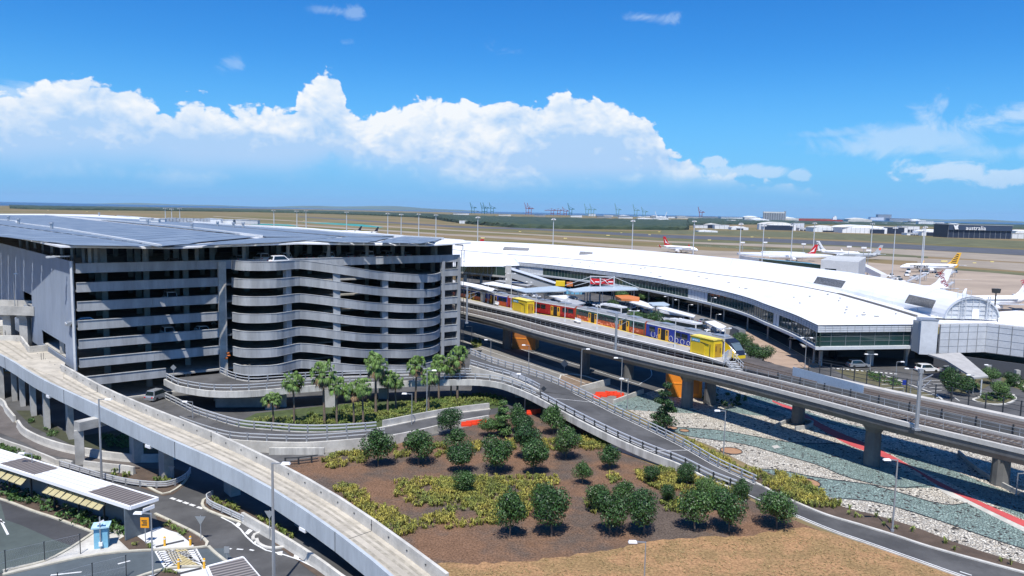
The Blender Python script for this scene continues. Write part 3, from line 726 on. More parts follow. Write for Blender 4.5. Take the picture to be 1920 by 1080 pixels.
    def field(a0, a1, b0, b1, rows, cols=10):
        def onr(p):
            z = 25.5
            for _ in range(3): q = at(*p, z); z = zroof(Vector((q.x, q.y, 0)))+.3
            return Vector((q.x, q.y, 0))
        A0, A1, B0, B1 = [onr(p) for p in (a0, a1, b0, b1)]
        mb = MB()
        for i in range(rows):
            u0, u1 = (i+.02)/rows, (i+.93)/rows
            for j in range(cols):
                v0, v1 = (j+.01)/cols, (j+.99)/cols
                c = [A0.lerp(A1, u).lerp(B0.lerp(B1, u), v) for u, v in ((u0, v0), (u1, v0), (u1, v1), (u0, v1))]
                zz_ = [zroof(p)+.32 for p in c]
                mb.prism([p for p in c], [z-.08 for z in zz_], zz_)
        obj('solar_panels', mb, SOLAR, G)
    field((138,459.5),(-330,404),(285,461.5),(-150,402.6),30,6)
    field((-150,402.6),(-330,402.2),(-40,402.2),(-200,402),2,2)
    field((297,462),(-130,402.8),(480,444),(85,403.6),30,16)
    field((325,461.5),(500,445.5),(560,453),(640,444),9,8)
    field((500,443.5),(110,404.2),(640,444),(290,412.5),26,10)
    field((572,452.5),(650,444.5),(690,454.5),(740,445),8,6)
    field((655,443.5),(300,413),(745,442.5),(430,422),24,8)
    field((705,454.5),(755,443.5),(790,456),(835,448.5),8,6)
    mb = MB()
    for L in ([(-200,399.5),(0,412.5),(35,419),(97,427),(200,444),(300,460)],[(85,404),(160,410.5),(277,420),(360,428),(490,444)],[(220,404),(420,421),(560,431),(640,438),(830,449)]):
        c = [at(a, b, 25.7) for a, b in L]; c = [Vector((p.x, p.y, zroof(Vector((p.x, p.y, 0)))+.25)) for p in c]
        mb.sweep(cr(c, 6), [(-.3,-.2),(.3,-.2),(.3,.3),(-.3,.3)])
    obj('roof_walkway', mb, OFFW, G)
    for px, py in ((97,428),(277,420),(360,428),(408,424),(35,419),(16,413),(186,404),(456,426),(438,426)):
        p = at(px, py, 25.9); mb = MB(); mb.lathe((p.x, p.y, 25.7), [(.35,0),(.35,1.2),(.55,1.25),(.5,1.6)], 8); obj('roof_vent', mb, STEEL, G)
    for (x0, x1, yt, yb) in ((395,413,409.5,418.5),(415,436,411,418.5),(443,461,411,419),(463,482,412,419.5),(283,297,410.5,417),(298,309,409.5,416),(262,282,408.5,415)):
        a, b = at(x0, yb, 25.8), at(x1, yb, 25.8); d = (b-a).normalized(); h = (yb-yt)/F*a.y; w = (b-a).length
        c = (a+b)/2; mb = MB(); mb.box((c.x, c.y+w*.3, 25.6+h/2), (w, w*.6, h)); mb.box((c.x, c.y+w*.3, 25.65+h), (w+.3, w*.6+.3, .1)); obj('plant_box', mb, OFFW, G)
    mb = MB(); a, b = at(312,415,25.8), at(395,416,25.8)
    for i in range(14):
        p = a.lerp(b, i/13); mb.box((p.x, p.y, 26.4), (3.2, 3, random.uniform(.8, 1.8)))
    obj('plant_unit', mb, STEEL, G)
    # top storey columns and rim wall under the roof
    for k in range(9):
        for p in (fp(3+k*8.2, -4.2), A_+Tw*(4+k*8)+Tg*4.2): mb = MB(); mb.box((p.x, p.y, 23.2), (.5, .5, 3.6)); obj('roof_column', mb, CONC, G)
    # corrugated west screen with two openings
    CORR = mat('corrugated_screen', (.29,.34,.42), .45, .10, .25, metal=.0, stretch=(1,1,.2))  # base colour lowered to stand in for the shade on this side
    def ws(px, py): q = onpl(px, py, A_, W_); return (Vector((q.x, q.y, 0))-A_).dot(Tw), q.z
    Lw = 150; s1, za = ws(125,640); s2, zb = ws(82,640); s3, _ = ws(64,580); s4, _ = ws(47,580)
    holes = [(s1, s2, 6.5, 9.0), (s3, s4, 11.9, 14.6)]
    mb = MB(); nw_ = Vector((Tw.y, -Tw.x, 0)); nw_ = nw_ if nw_.y < 0 else -nw_
    k = 0; s = 0.0
    while s < Lw:
        segs = [(5.6, 22.9)]
        for (a, b, z0, z1) in holes:
            if a < s+.2 < b: segs = [(c_, d_) for q_ in segs for c_, d_ in ((q_[0], min(q_[1], z0)), (max(q_[0], z1), q_[1])) if d_ > c_]
        for z0, z1 in segs:
            d = .14 if k % 2 else .24
            p = A_+Tw*(s+.2)+nw_*d; mb.box((p.x, p.y, (z0+z1)/2), (.405, .12, z1-z0), math.atan2(Tw.y, Tw.x))
        s += .4; k += 1
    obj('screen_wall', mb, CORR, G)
    mb = MB(); p = A_+Tw*.1; mb.box((p.x-.15, p.y-.15, 14.3), (.35, .35, 17.3)); obj('screen_edge', mb, OFFW, G)
    for k in range(30):
        mb = MB(); p = A_+Tw*(1+k*1.1)-nw_*.1; mb.bar(p+Vector((0,0,22.9)), p-Tw*.45+nw_*.1+Vector((0,0,23.5)), .12, .1); obj('screen_fin', mb, DARKM, G)
    mb = MB()      # low walls and rails in the vehicle opening
    for s in (s1+.3, (s1*2+s2)/3): mb.bar(A_+Tw*s-nw_*.6+Vector((0,0,6.5)), A_+Tw*s-nw_*.6+Vector((0,0,9)), .8, .4)
    mb.bar(A_+Tw*s1-nw_*1+Vector((0,0,7.1)), A_+Tw*(s1+s2)/2-nw_*1+Vector((0,0,7.1)) if False else A_+Tw*((s1+s2)/2)-nw_*1+Vector((0,0,7.1)), .3, 1.0)
    obj('opening_frame', mb, CONC, G)
    mb = MB(); p = A_-nw_*.0+Tw*2.0; mb.bar(p+Vector((0,0,23.6)), p+nw_*3+Vector((0,0,23.6)), .2, .2); mb.bar(p+nw_*2+Vector((0,0,23.6)), p+nw_*3.2+Vector((0,0,23.5)), .7, .25); obj('bracket_lamp', mb, OFFW, G)
    # signs on the facade
    mb = MB(); p = fp(sB+.9, .7); 
    for k, dx in enumerate((-.2, .2, .05)): mb.lathe(p+Vector((dx, 0, 5.2+k*.45)), [(.25,0),(.33,.15),(.25,.3)], 8)
    obj('sign', mb, mat('rust_sign', (.45,.12,.02), .6), G)
# bridge entering the west screen from the left
B1, B2 = at(64,575,12.6), at(-80,571,12.6)
mb = MB(); d = (B2-B1).normalized(); nb = Vector((-d.y, d.x, 0)); nb = nb if nb.y > 0 else -nb
for p in (B1, B2): p.z = 0
g2 = thing('access_bridge', 'concrete access bridge running into the blue-grey screen wall high on the left', 'bridge', B1)
mb.bar(B1+Vector((0,0,11.75)), B2+Vector((0,0,11.75)), .3, 1.7); obj('parapet', mb, CONC, g2)
mb = MB(); mb.bar(B1+nb*7+Vector((0,0,12.1)), B2+nb*7+Vector((0,0,12.1)), .3, 1.3); obj('parapet', mb, CONC, g2)
mb = MB(); mb.bar(B1+nb*3.5+Vector((0,0,11.2)), B2+nb*3.5+Vector((0,0,11.2)), 6.7, .5); obj('deck', mb, DECKM, g2)
mb = MB()
for s in (3, 6.2, 15): 
    p = B1+d*s+nb*1.5; mb.box((p.x, p.y, 5.5), (1.5, 1.2, 11)); mb.box((p.x, p.y+2, 10.6), (1.8, 6, .8))
obj('pier', mb, CONC, g2)
c = B1+d*14+nb*9+Vector((0,0,0)); solo('retaining_wall', MB().prism([at(-60,612,6.8), at(18,611,6.8), at(18,600,6.8), at(-60,600,6.8)], 4.5, 6.8), CONCL, 'pale concrete upstand in the dark gap below the access bridge', 'wall')

# ---------------------------------------------------------------- guard rail builder
def guard(name, line, label, side=1, h=.95, bars=(.45, .9), post=2.4, m=STEELL, pm=STEEL, cat='guard rail', group=None, r=.055):
    t = thing(name, label, cat, line[0], group)
    for z in bars:
        mb = MB(); mb.sweep([p+Vector((0, 0, z)) for p in line], [(-r,-r),(r,-r),(r,r),(-r,r)]); obj('rail', mb, m, t)
    L = 0; nxt = 0; k = 0
    for i in range(len(line)-1):
        a, b = line[i], line[i+1]; seg = (b-a).length
        while nxt <= L+seg and k < 95:
            p = a.lerp(b, (nxt-L)/seg); mb = MB(); mb.box((p.x, p.y, p.z+h/2), (.2, .16, h), math.atan2(b.y-a.y, b.x-a.x)); obj('post', mb, pm, t); nxt += post; k += 1
        L += seg
    return t
# ---------------------------------------------------------------- the big curved exit ramp
def rampset(Nl, Fl, name, label, m, rail=True, thick=.65, par=1.1, pth=.3, group=None, n=44):
    N = cr([at(x_, y_, z_+par) for x_, y_, z_ in Nl], n=n); Fr = cr([at(x_, y_, z_+par) for x_, y_, z_ in Fl], n=n)
    for p in N+Fr: p.z -= par
    t = thing(name, label, 'ramp', (N[-1].x, N[-1].y, 0), group)
    return t, N, Fr
RN = [(-260,530,7.0),(-130,600,6.9),(0,665,6.6),(42,690,6.55),(83,713.5,6.5),(168,753.5,6.0),(273,803.5,5.3),(320,825,4.95),(400,860.5,4.25),(498,911,3.4),(600,977,2.6),(690,1045,1.95),(760,1105,1.5)]
RFR = [(-160,470,7.0),(-40,560,6.9),(60,648,6.6),(112,678,6.55),(147,702,6.4),(217,740,5.95),(320,780.5,5.2),(380,806,4.75),(457,838,4.05),(565,890,3.1),(678,960,2.25),(798,1055,1.6),(870,1120,1.3)]
CR, N, Fr = rampset(RN, RFR, 'curved_ramp', 'pale curved concrete ramp sweeping from the car park down to the bottom edge', CONCL)
# evenly pair the far line with the near line
far2 = []
for i, p in enumerate(N):
    a = N[max(0, i-1)]; b = N[min(len(N)-1, i+1)]; t = Vector((b.x-a.x, b.y-a.y, 0)).normalized(); nn = Vector((-t.y, t.x, 0))
    best = min(Fr, key=lambda q: abs((Vector((q.x-p.x, q.y-p.y, 0))).dot(t)))
    w = Vector((best.x-p.x, best.y-p.y, 0)).dot(nn); far2.append(p+nn*max(4.2, min(7.5, abs(w)))*(1 if w > 0 else -1))
for _ in range(3):
    far2 = [far2[0]]+[(far2[i-1]+far2[i]*2+far2[i+1])/4 for i in range(1, len(far2)-1)]+[far2[-1]]
for p, q in zip(N, far2): q.z = p.z
obj('deck', MB().loft(N, far2, [(0,.3,-.45),(1,-.3,-.45),(1,-.3,0),(0,.3,0)]), DECKM, CR)
RPAR = mat('ramp_parapet_concrete', (.41,.45,.48), .8, .14, .45, .06, 5, stretch=(1,1,.2))
obj('near_parapet', MB().loft(N, far2, [(0,0,-.75),(0,.31,-.75),(0,.31,1.1),(0,0,1.1)]), RPAR, CR)
i0 = next(i for i, p in enumerate(far2) if p.y < at(112,678,7.6).y+1)
obj('far_parapet', MB().loft(N[i0:], far2[i0:], [(1,-.31,-.75),(1,0,-.75),(1,0,1.1),(1,-.31,1.1)]), CONCL, CR)
obj('girder', MB().loft(N, far2, [(0,1.2,-1.15),(1,-1.2,-1.15),(1,-.9,-.46),(0,.9,-.46)]), CONC, CR)
mb = MB()
GROOVE = mat('tyre_marks', (.36,.33,.27), .9, .3, 1.5)
for a in (.25, .40, .62, .77): mb.loft(N, far2, [(a,-.16,.004),(a,.16,.004),(a,.16,.008),(a,-.16,.008)])
obj('wheel_track', mb, GROOVE, CR)
mb = MB()
for i in range(6, len(N), 5):
    for L, s in ((N, -.012), (far2, .012)):
        p = L[i]; d = (far2[i]-N[i]).normalized(); q = p+d*(s); mb.bar(q+Vector((0,0,-.74)), q+Vector((0,0,1.11)), .05, .02+abs(s))
    mb.bar(N[i]+d*.35+Vector((0,0,.007)), far2[i]-d*.35+Vector((0,0,.007)), .07, .008)
    dd = (far2[i]-N[i]).normalized(); q = far2[i]-dd*.32; mb.bar(q+Vector((0,0,0)), q+Vector((0,0,1.11)), .06, .03)
obj('joint', mb, DARKM, CR)
mb = MB()
for i in range(4, len(N)*2-2):
    j = i//2; p = far2[j].lerp(far2[min(j+1, len(far2)-1)], .5*(i % 2)); d = (far2[j]-N[j]).normalized(); q = p-d*.32
    mb.bar(q+Vector((0,0,.62)), q-d*.05+Vector((0,0,.62)), .16, .1)
obj('scupper', mb, DARKM, CR)
mb = MB()
for i in range(5, len(N), 5):
    d = (far2[i]-N[i]).normalized(); p = N[i]+d*.12; mb.box((p.x, p.y, p.z-.93), (1.0, .36, .32), math.atan2(-d.x, d.y))
obj('outlet_box', mb, WHITE, CR)
# deck apron by the car park entrance
mb = MB(); mb.prism([at(-160,600,6.6), at(0,642,6.6), at(40,640,6.6), at(55,661,6.6), at(88,658,6.6), at(122,680,6.6), at(118,712,6.6), at(60,690,6.6), at(0,668,6.6), at(-160,640,6.6)], 6.2, 6.603)
obj('deck', mb, DECKM, CR)
mb = MB()
for a, b in (((40,641),(55,662)),((55,662),(90,658)),((0,640),(40,640))):
    p, q = at(*a, 6.6), at(*b, 6.6); mb.bar(p+Vector((0,0,.55)), q+Vector((0,0,.55)), .28, 1.1)
obj('entry_wall', mb, CONCL, CR)
# piers
def pier(px, py, w, l, ztop, parent=CR, rot=None, m=CONC):
    p = at(px, py); mb = MB(); r = rot if rot is not None else .3
    mb.box((p.x, p.y+l/2*math.cos(r), ztop/2), (w, l, ztop), r); return obj('pier', mb, m, parent)
for px, py, zt in ((-30,745,5.8),(-8,748,5.8),(16,752,5.8),(31,762,5.7),(51,780,5.6),(76,805,5.4),(120,824,5.2)): pier(px, py, .7, 3.6, zt, rot=.62)
mb = MB(); p = at(146,872); mb.box((p.x, p.y+.5, 2.15), (1.0, 1.0, 4.3), .5); obj('portal_column', mb, CONC, CR)
mb = MB(); mb.box((p.x+1.4, p.y+2.4, 4.85), (1.25, 5.4, 1.1), -.55); obj('crosshead', mb, CONC, CR)
for px, py, zt in ((250,868,4.2),(306,899,3.7),(430,930,2.7),(566,995,1.6)): pier(px, py, 1.1, 2.2, zt, rot=.7)
# ---------------------------------------------------------------- upper ring road and the long down ramp
KO = [(311,712,3.5),(322,718,3.5),(340,725,3.5),(388,733,3.5),(440,734.5,3.5),(492,732,3.5),(560,726,3.5),(643,720,3.5),(708,717.5,3.5),(783,714.5,3.5),(837,713,3.5),(897,713,3.5),(940,719,3.5),(985,735,3.4),(1018,751,3.2),(1060,774,2.75),(1110,800,2.2),(1162,825,1.6),(1220,850,1.2),(1277,872,.85),(1333,900,.4),(1380,918,.1)]
ko = curve(KO, 0, 1.5)
KI = [(413,700,3.5),(440,711,3.5),(473,716,3.5),(520,713,3.5),(600,709,3.5),(700,705.5,3.5),(783,703,3.5),(860,701.5,3.5),(915,704,3.5),(960,712,3.5),(1000,728,3.4)]
ki = curve(KI, 0, 1.5)
DF = [(882,664,4.9),(913,677,4.6),(945,688,4.3),(977,697,4.0),(1038,718,3.4),(1100,747,2.7),(1157,776,2.0),(1220,806,1.4),(1283,838,.9),(1340,872,.5),(1385,893,.2),(1418,908,.05)]
df = curve(DF, 0, 1.5)
DN = [(882,686,4.9),(915,696,4.6),(950,706,4.2),(985,719,3.8),(1012,733,3.4)]
dn = curve(DN, 0, 1.5)
KR = thing('ring_road_ramp', 'elevated grey ring road that loops below the car park and slopes down to the right', 'ramp', (ko[0].x, ko[0].y, 0))
iS = min(range(len(ko)), key=lambda i: (ko[i]-dn[-1]).length)
ringpoly = ko[:iS+1]+ki[::-1]
g_ = [at(345,707,3.5), at(312,709,3.5)]
obj('deck', MB().prism(ko[:iS]+[ki[-1]]+ki[::-1]+g_, 3.1, 3.504), ASPH, KR)
# sloping part
kk = ko[iS-6:]; nS = len(kk); dfS = cr([p for p in df if p.y < dn[-1].y+6] or df, n=nS)
obj('deck', MB().loft(kk, dfS, [(0,.05,-.4),(1,-.05,-.4),(1,-.05,.012),(0,.05,.012)]), ASPH, KR)
upn = cr(dn, n=20); upf = cr([p for p in df if p.y >= dn[-1].y-2], n=20)
obj('deck', MB().loft(upn, upf, [(0,.05,-.5),(1,-.05,-.5),(1,-.05,.016),(0,.05,.016)]), ASPH, KR)
def edgebeam(line, s, h=.95, up=.12, name='edge_beam', m=CONCL):
    return obj(name, MB().sweep(line, [(0,-h),(s*.35,-h),(s*.35,up),(0,up)]), m, KR)
STAIN = mat('stained_concrete', (.55,.54,.50), .85, .35, .9, stretch=(1,1,.15))
edgebeam(ko, -1, .85, .15, m=STAIN)
edgebeam(ki, 1, .5, .15)
edgebeam(df, 1, .7, .15)
obj('side_wall', MB().sweep(dn, [(0,-1.9),(-.3,-1.9),(-.3,.15),(0,.15)]), CONCL, KR)
# retaining wall below the foot of the ramp
ft = [p for p in ko if p.z < 1.9]
mb = MB(); 
for i in range(len(ft)-1):
    a, b = ft[i], ft[i+1]; mb.add([(a.x,a.y,0),(b.x,b.y,0),(b.x,b.y,b.z-.3),(a.x,a.y,a.z-.3)], [(0,1,2,3)])
obj('retaining_wall', mb, CONCL, KR)
for px, py in ((381,770),(482,788),(600,783),(706,765),(909,741),(975,762)):
    p = at(px, py); mb = MB(); mb.box((p.x, p.y+6.5, 1.55), (1.6, 1.2, 3.1), .1); obj('pier', mb, CONC, KR)
mb = MB(); p = at(418,775); mb.box((p.x+3, p.y+4, 1.6), (11, .4, 3.2), .1); obj('back_wall', mb, CONC, KR)
ml = MB()
c_ = [a.lerp(b, .5) for a, b in zip(kk, dfS)]
ml.sweep([a.lerp(b, .93)+Vector((0,0,.03)) for a, b in zip(kk, dfS)], [(0,0),(.1,0),(.1,.004),(0,.004)])
ml.sweep([a.lerp(b, .10)+Vector((0,0,.03)) for a, b in zip(kk, dfS)], [(0,0),(.1,0),(.1,.004),(0,.004)])
for i in (8, 24, 42):
    if i < nS: a, b = kk[i], dfS[i]; ml.bar(a+Vector((0,0,.03)), b+Vector((0,0,.03)), .12, .006)
obj('lane_line', ml, WHITEL, KR)
guard('guard_rail', offs([p+Vector((0,0,.15)) for p in ko], .12)[:len([p for p in ko if p.z > 3.3])], 'double steel guard rail round the outer edge of the elevated ring road', post=2.6)
guard('guard_rail', offs([p+Vector((0,0,.15)) for p in ko], .12)[len([p for p in ko if p.z > 3.3]):], 'double steel guard rail down the garden side of the long ramp', post=2.2, pm=DARKM, r=.07)
guard('guard_rail', [p+Vector((0,0,.15)) for p in ki], 'double steel guard rail on the inner edge of the elevated ring road', post=3)
guard('guard_rail', [p+Vector((0,0,.15)) for p in df], 'double steel guard rail down the far side of the long ramp', post=1.8)
guard('guard_rail', [p+Vector((0,0,.15)) for p in dn], 'short double guard rail on the white wall where two ramps merge', post=1.8)
# ---------------------------------------------------------------- ground level loop road below
JF = [(310,748,.3),(330,758,.5),(362,774,.9),(400,787,1.2),(450,801,1.3),(500,806,1.3),(560,810.5,1.3),(620,810.5,1.3),(680,807,1.3),(716,803,1.2),(780,790,.9),(850,777,.5),(920,768,.1)]
JN = [(258,757,.3),(300,775,.6),(350,800,1.0),(423,823,1.3),(490,829,1.3),(560,831,1.3),(603,829.5,1.3),(683,823,1.3),(735,817,1.2),(790,806,.9),(850,792,.5),(915,780,.1)]
jf, jn = curve(JF, n=50), curve(JN, n=50)
J = thing('loop_road_ramp', 'grey loop road leaving the ground floor of the car park behind a white retaining wall', 'ramp', (jn[20].x, jn[20].y, 0))
obj('carriageway', MB().loft(jn, jf, [(0,0,-.3),(1,0,-.3),(1,0,0),(0,0,0)]), ASPH, J)
obj('near_wall', MB().sweep(jn, [(0,-1.4),(-.3,-1.4),(-.3,.18),(0,.18)]), CONCL, J)
obj('far_kerb', MB().sweep(jf, [(0,-1.4),(.3,-1.4),(.3,.12),(0,.12)]), CONCL, J)
mb = MB(); k_ = [p for p in jf if p.x > at(716,803,1).x]; mb.sweep(k_, [(.3,-1),(.55,-1),(.55,1.0),(.3,1.0)]); obj('far_wall', mb, CONCL, J)
i1 = min(range(50), key=lambda i: abs(jn[i].x-at(700,822,1.3).x)); 
guard('guard_rail', [p+Vector((0,0,.18)) for p in jn[12:i1+2]], 'guard rail with dark posts along the near edge of the loop road', post=2.6)
i2 = min(range(50), key=lambda i: abs(jf[i].x-at(716,803,1.3).x))
guard('guard_rail', [p+Vector((0,0,.12)) for p in jf[:i2]], 'double white guard rail along the palm side of the loop road', post=2.6, r=.08)
mb = MB(); p, q = at(505,852), at(608,852)
mb.bar(p+Vector((0,0,.45)), q+Vector((0,0,.45)), .35, .9); p, q = at(505,846), at(545,843); mb.bar(p+Vector((0,0,.6)), q+Vector((0,0,.6)), .35, 1.2)
solo('retaining_wall', mb, STAIN, 'stepped stained concrete wall below the loop road near the big ramp', 'wall')
lay('garden_path', [(608,856),(650,846),(700,838),(760,826),(850,806),(915,792),(918,782),(850,794),(760,812),(700,826),(640,834),(600,848)], 4, ASPHL)
gl = curve([(535,872),(560,871),(596,866)], 0, 1); guard('guard_rail', gl, 'dark low rail beside the mulch where the big ramp passes', post=1.6, m=DARKM, pm=DARKM)
# ---------------------------------------------------------------- rail viaduct, platform, train
VN = curve([(780,566,7.5),(868,586.5,7.5),(933,602,7.5),(1021,627,7.5),(1153,660,7.5),(1245,682,7.5),(1330,701,7.5),(1400,718,7.5),(1467,735,7.5),(1560,759,7.5),(1670,788,7.5),(1763,810,7.5),(1920,847,7.5),(2100,890,7.5),(2300,938,7.5)], 0, 2.0)
if True:
    # travel direction: away -> near, so the far side lies to the left of travel
    V = thing('rail_viaduct', 'near concrete rail viaduct with ballastless track running from the station to the lower right', 'viaduct', (VN[30].x, VN[30].y, 0))
    VC = mat('viaduct_concrete', (.155,.152,.145), .85, .25, .3, .1, 5)
    s_ = 1 if offs(VN, 1)[10].y > VN[10].y else -1
    def vs(line, prof): return MB().sweep(line, [(u*s_, z) for u, z in prof])
    obj('girder', vs(VN, [(0,-.25),(.1,-1.0),(.9,-1.75),(4.3,-1.75),(5.2,-1.0),(5.3,-.25)]), VC, V)
    obj('deck', vs(VN, [(0.02,-.25),(5.28,-.25),(5.28,-.02),(.02,-.02)]), mat('track_slab', (.10,.085,.075), .9, .3, .5), V)
    obj('kerb', vs(VN, [(-.08,-.3),(.42,-.3),(.42,.22),(-.08,.22)]), mat('kerb_white', (.50,.48,.44), .8, .15, .4), V)
    obj('kerb', vs(VN, [(4.95,-.3),(5.4,-.3),(5.4,.22),(4.95,.22)]), MATS['kerb_white'], V)
    RAILM = mat('rail_steel', (.30,.24,.20), .5, metal=.5)
    for u in (2.05, 3.5): obj('rail', vs(VN, [(u,-.02),(u+.09,-.02),(u+.09,.22),(u,.22)]), RAILM, V)
    for u in (1.55, 3.95): obj('track_plinth', vs(VN, [(u,-.02),(u+.3,-.02),(u+.3,.10),(u,.10)]), MATS['track_slab'], V)
    mb = MB()
    for i in range(len(VN)-1):
        for q in (0, .33, .66):
            p = VN[i].lerp(VN[i+1], q); a = offs([VN[i], VN[i+1]], 1.8*s_)[0]-VN[i]; d = a.normalized(); c = p+d*2.8; mb.bar(c-d*1.2+Vector((0,0,.02)), c+d*1.2+Vector((0,0,.02)), .26, .12)
    obj('sleepers', mb, mat('sleeper', (.17,.15,.13), .9), V)
    mb = MB(); o1 = offs(VN, .25*s_)
    for i, p in enumerate(o1):
        mb.bar(p+Vector((0,0,.2)), p+Vector((0,0,1.15)), .04, .04)
    for z in (.7, 1.12): mb.sweep([p+Vector((0,0,z)) for p in o1], [(-.014,-.014),(.014,-.014),(.014,.014),(-.014,.014)])
    obj('handrail', mb, STEEL, V)
    mb = MB(); o1 = offs(VN, 5.2*s_)
    for i, p in enumerate(o1): mb.bar(p+Vector((0,0,.2)), p+Vector((0,0,1.15)), .05, .05)
    for z in (.7, 1.12): mb.sweep([p+Vector((0,0,z)) for p in o1], [(-.02,-.02),(.02,-.02),(.02,.02),(-.02,.02)])
    obj('handrail', mb, STEEL, V)
    def vpier(px, py, parent, zt=5.8, w=1.9, l=2.2):
        p = at(px, py); mb = MB(); rz = math.atan2(-.91, .41)
        mb.lathe((p.x, p.y+.9, 0), [(w*.55,0),(w*.5,zt-1.3),(w*.75,zt-.5),(w*1.1,zt)], 10)
        return obj('pier', mb, VC, parent)
    for px, py in ((950,655),(1097,702),(1290,766),(1640,876)): vpier(px, py, V)
    # second track: line of its near edge, from the train's near side
    FN = curve([(700,527,8.5),(860,556,8.5),(918,568,8.5),(1006,586.5,8.5),(1099,601.5,8.5),(1195,625.5,8.5),(1294,649,8.5),(1385,673,8.5),(1500,703,8.3),(1640,737,8.1),(1760,764,8.0),(1920,799,8.0),(2100,838,8.0),(2300,880,8.0)], 0, 2.0)
    for p in FN: p.z = 7.5
    V2 = thing('rail_viaduct', 'far rail viaduct with tall dark fence passing the blue hoarding behind the near track', 'viaduct', (FN[40].x, FN[40].y, 0))
    obj('girder', vs(FN, [(-.9,-.2),(-.7,-1.0),(.2,-1.7),(4.2,-1.7),(5.2,-1.0),(6.4,-.2)]), VC, V2)
    obj('deck', vs(FN, [(-.9,-.2),(6.4,-.2),(6.4,-.02),(-.9,-.02)]), MATS['track_slab'], V2)
    cut = [p for p in FN if p.y < at(1400,700,7.5).y]
    obj('parapet', vs(cut, [(-1.2,-1.0),(-.9,-1.0),(-.9,.45),(-1.2,.45)]), VC, V2)
    oo = offs(cut, -1.25*s_)
    for i in range(0, min(len(oo), 160), 2): mb = MB(); mb.bar(oo[i]+Vector((0,0,-.9)), oo[i]+Vector((0,0,.75)), .14, .14); obj('parapet_bracket', mb, DARKM, V2)
    obj('walkway', vs(cut, [(4.3,-.02),(5.5,-.02),(5.5,.3),(4.3,.3)]), MATS['kerb_white'], V2)
    for u in (.75, 2.2): obj('rail', vs(FN, [(u,-.02),(u+.09,-.02),(u+.09,.2),(u,.2)]), RAILM, V2)
    for px, py in ((1333,760),(1500,797),(1883,913),(1180,712)): vpier(px, py, V2, 5.8)
    fc = thing('lineside_fence', 'tall dark post and rail fence along the far edge of the far viaduct', 'fence', oo[0])
    o2 = offs(cut, 6.0*s_)
    for z in (.9, 1.5, 2.1):
        obj('rail', MB().sweep([p+Vector((0,0,z)) for p in o2], [(-.03,-.03),(.03,-.03),(.03,.03),(-.03,.03)]), DARKM, fc)
    for i in range(0, len(o2), 1):
        if i > 90: break
        mb = MB(); mb.bar(o2[i]+Vector((0,0,0)), o2[i]+Vector((0,0,2.2)), .12, .12); obj('post', mb, DARKM, fc)
    # platform between the tracks
    PN = curve([(780,546,8.5),(868,564.5,8.5),(1000,594,8.5),(1130,624,8.5),(1291,661,8.5),(1358,680.5,8.5)], n=70)
    PF = curve([(780,538,8.5),(860,556.5,8.5),(918,568.5,8.5),(1006,587,8.5),(1099,602,8.5),(1195,626,8.5),(1294,649.5,8.5),(1372,669,8.5)], n=70)
    for p in PF: pass
    PL = thing('station_platform', 'long grey island station platform between the two elevated tracks', 'platform', (PN[40].x, PN[40].y, 0))
    obj('platform_slab', MB().loft(PN, PF, [(0,.0,-.3),(1,-.25,-.3),(1,-.25,0),(0,0,0)]), mat('platform_paving', (.36,.35,.33), .85, .15, .3), PL)
    obj('platform_base', MB().loft(PN, PF, [(0,1.3,-1.5),(1,-1.0,-1.5),(1,-1.0,-.3),(0,1.3,-.3)]), MATS['track_slab'], PL)  # dark slab colour deepens the shade under the platform overhang
    obj('edge_strip', MB().loft(PN, PF, [(0,.1,.003),(0,.55,.003),(0,.55,.008),(0,.1,.008)]), WHITE, PL)
    obj('edge_strip', MB().loft(PN, PF, [(1,-.9,.003),(1,-.4,.003),(1,-.4,.008),(1,-.9,.008)]), YEL, PL)
    mb = MB(); e = (PN[-1]+PF[-1])/2; d = (PN[-1]-PN[-3]).normalized(); 
    for k in range(6): mb.box(e+d*(.5+k*.38)+Vector((0,0,-.25-k*.2)), (2.2, .4, .06), math.atan2(d.y, d.x)+math.pi/2)
    for k in (-1, 1):
        nn = Vector((-d.y, d.x, 0))*k*1.1
        for z in (.5, 1.0): mb.bar(e+nn+Vector((0,0,z)), e+nn+d*2.6+Vector((0,0,z-1.2)), .06, .06)
        for q in range(5): mb.bar(e+nn+d*q*.6+Vector((0,0,-.1-q*.25)), e+nn+d*q*.6+Vector((0,0,1.0-q*.25)), .06, .06)
    for q in range(9): mb.bar(PN[-1].lerp(PF[-1], q/8)+Vector((0,0,0)), PN[-1].lerp(PF[-1], q/8)+Vector((0,0,1.5)), .08, .08)
    mb.bar(PN[-1]+Vector((0,0,1.2)), PN[-1].lerp(PF[-1], .5)+Vector((0,0,1.2)), .06, 1.0)
    obj('end_stair', mb, STEELL, PL)
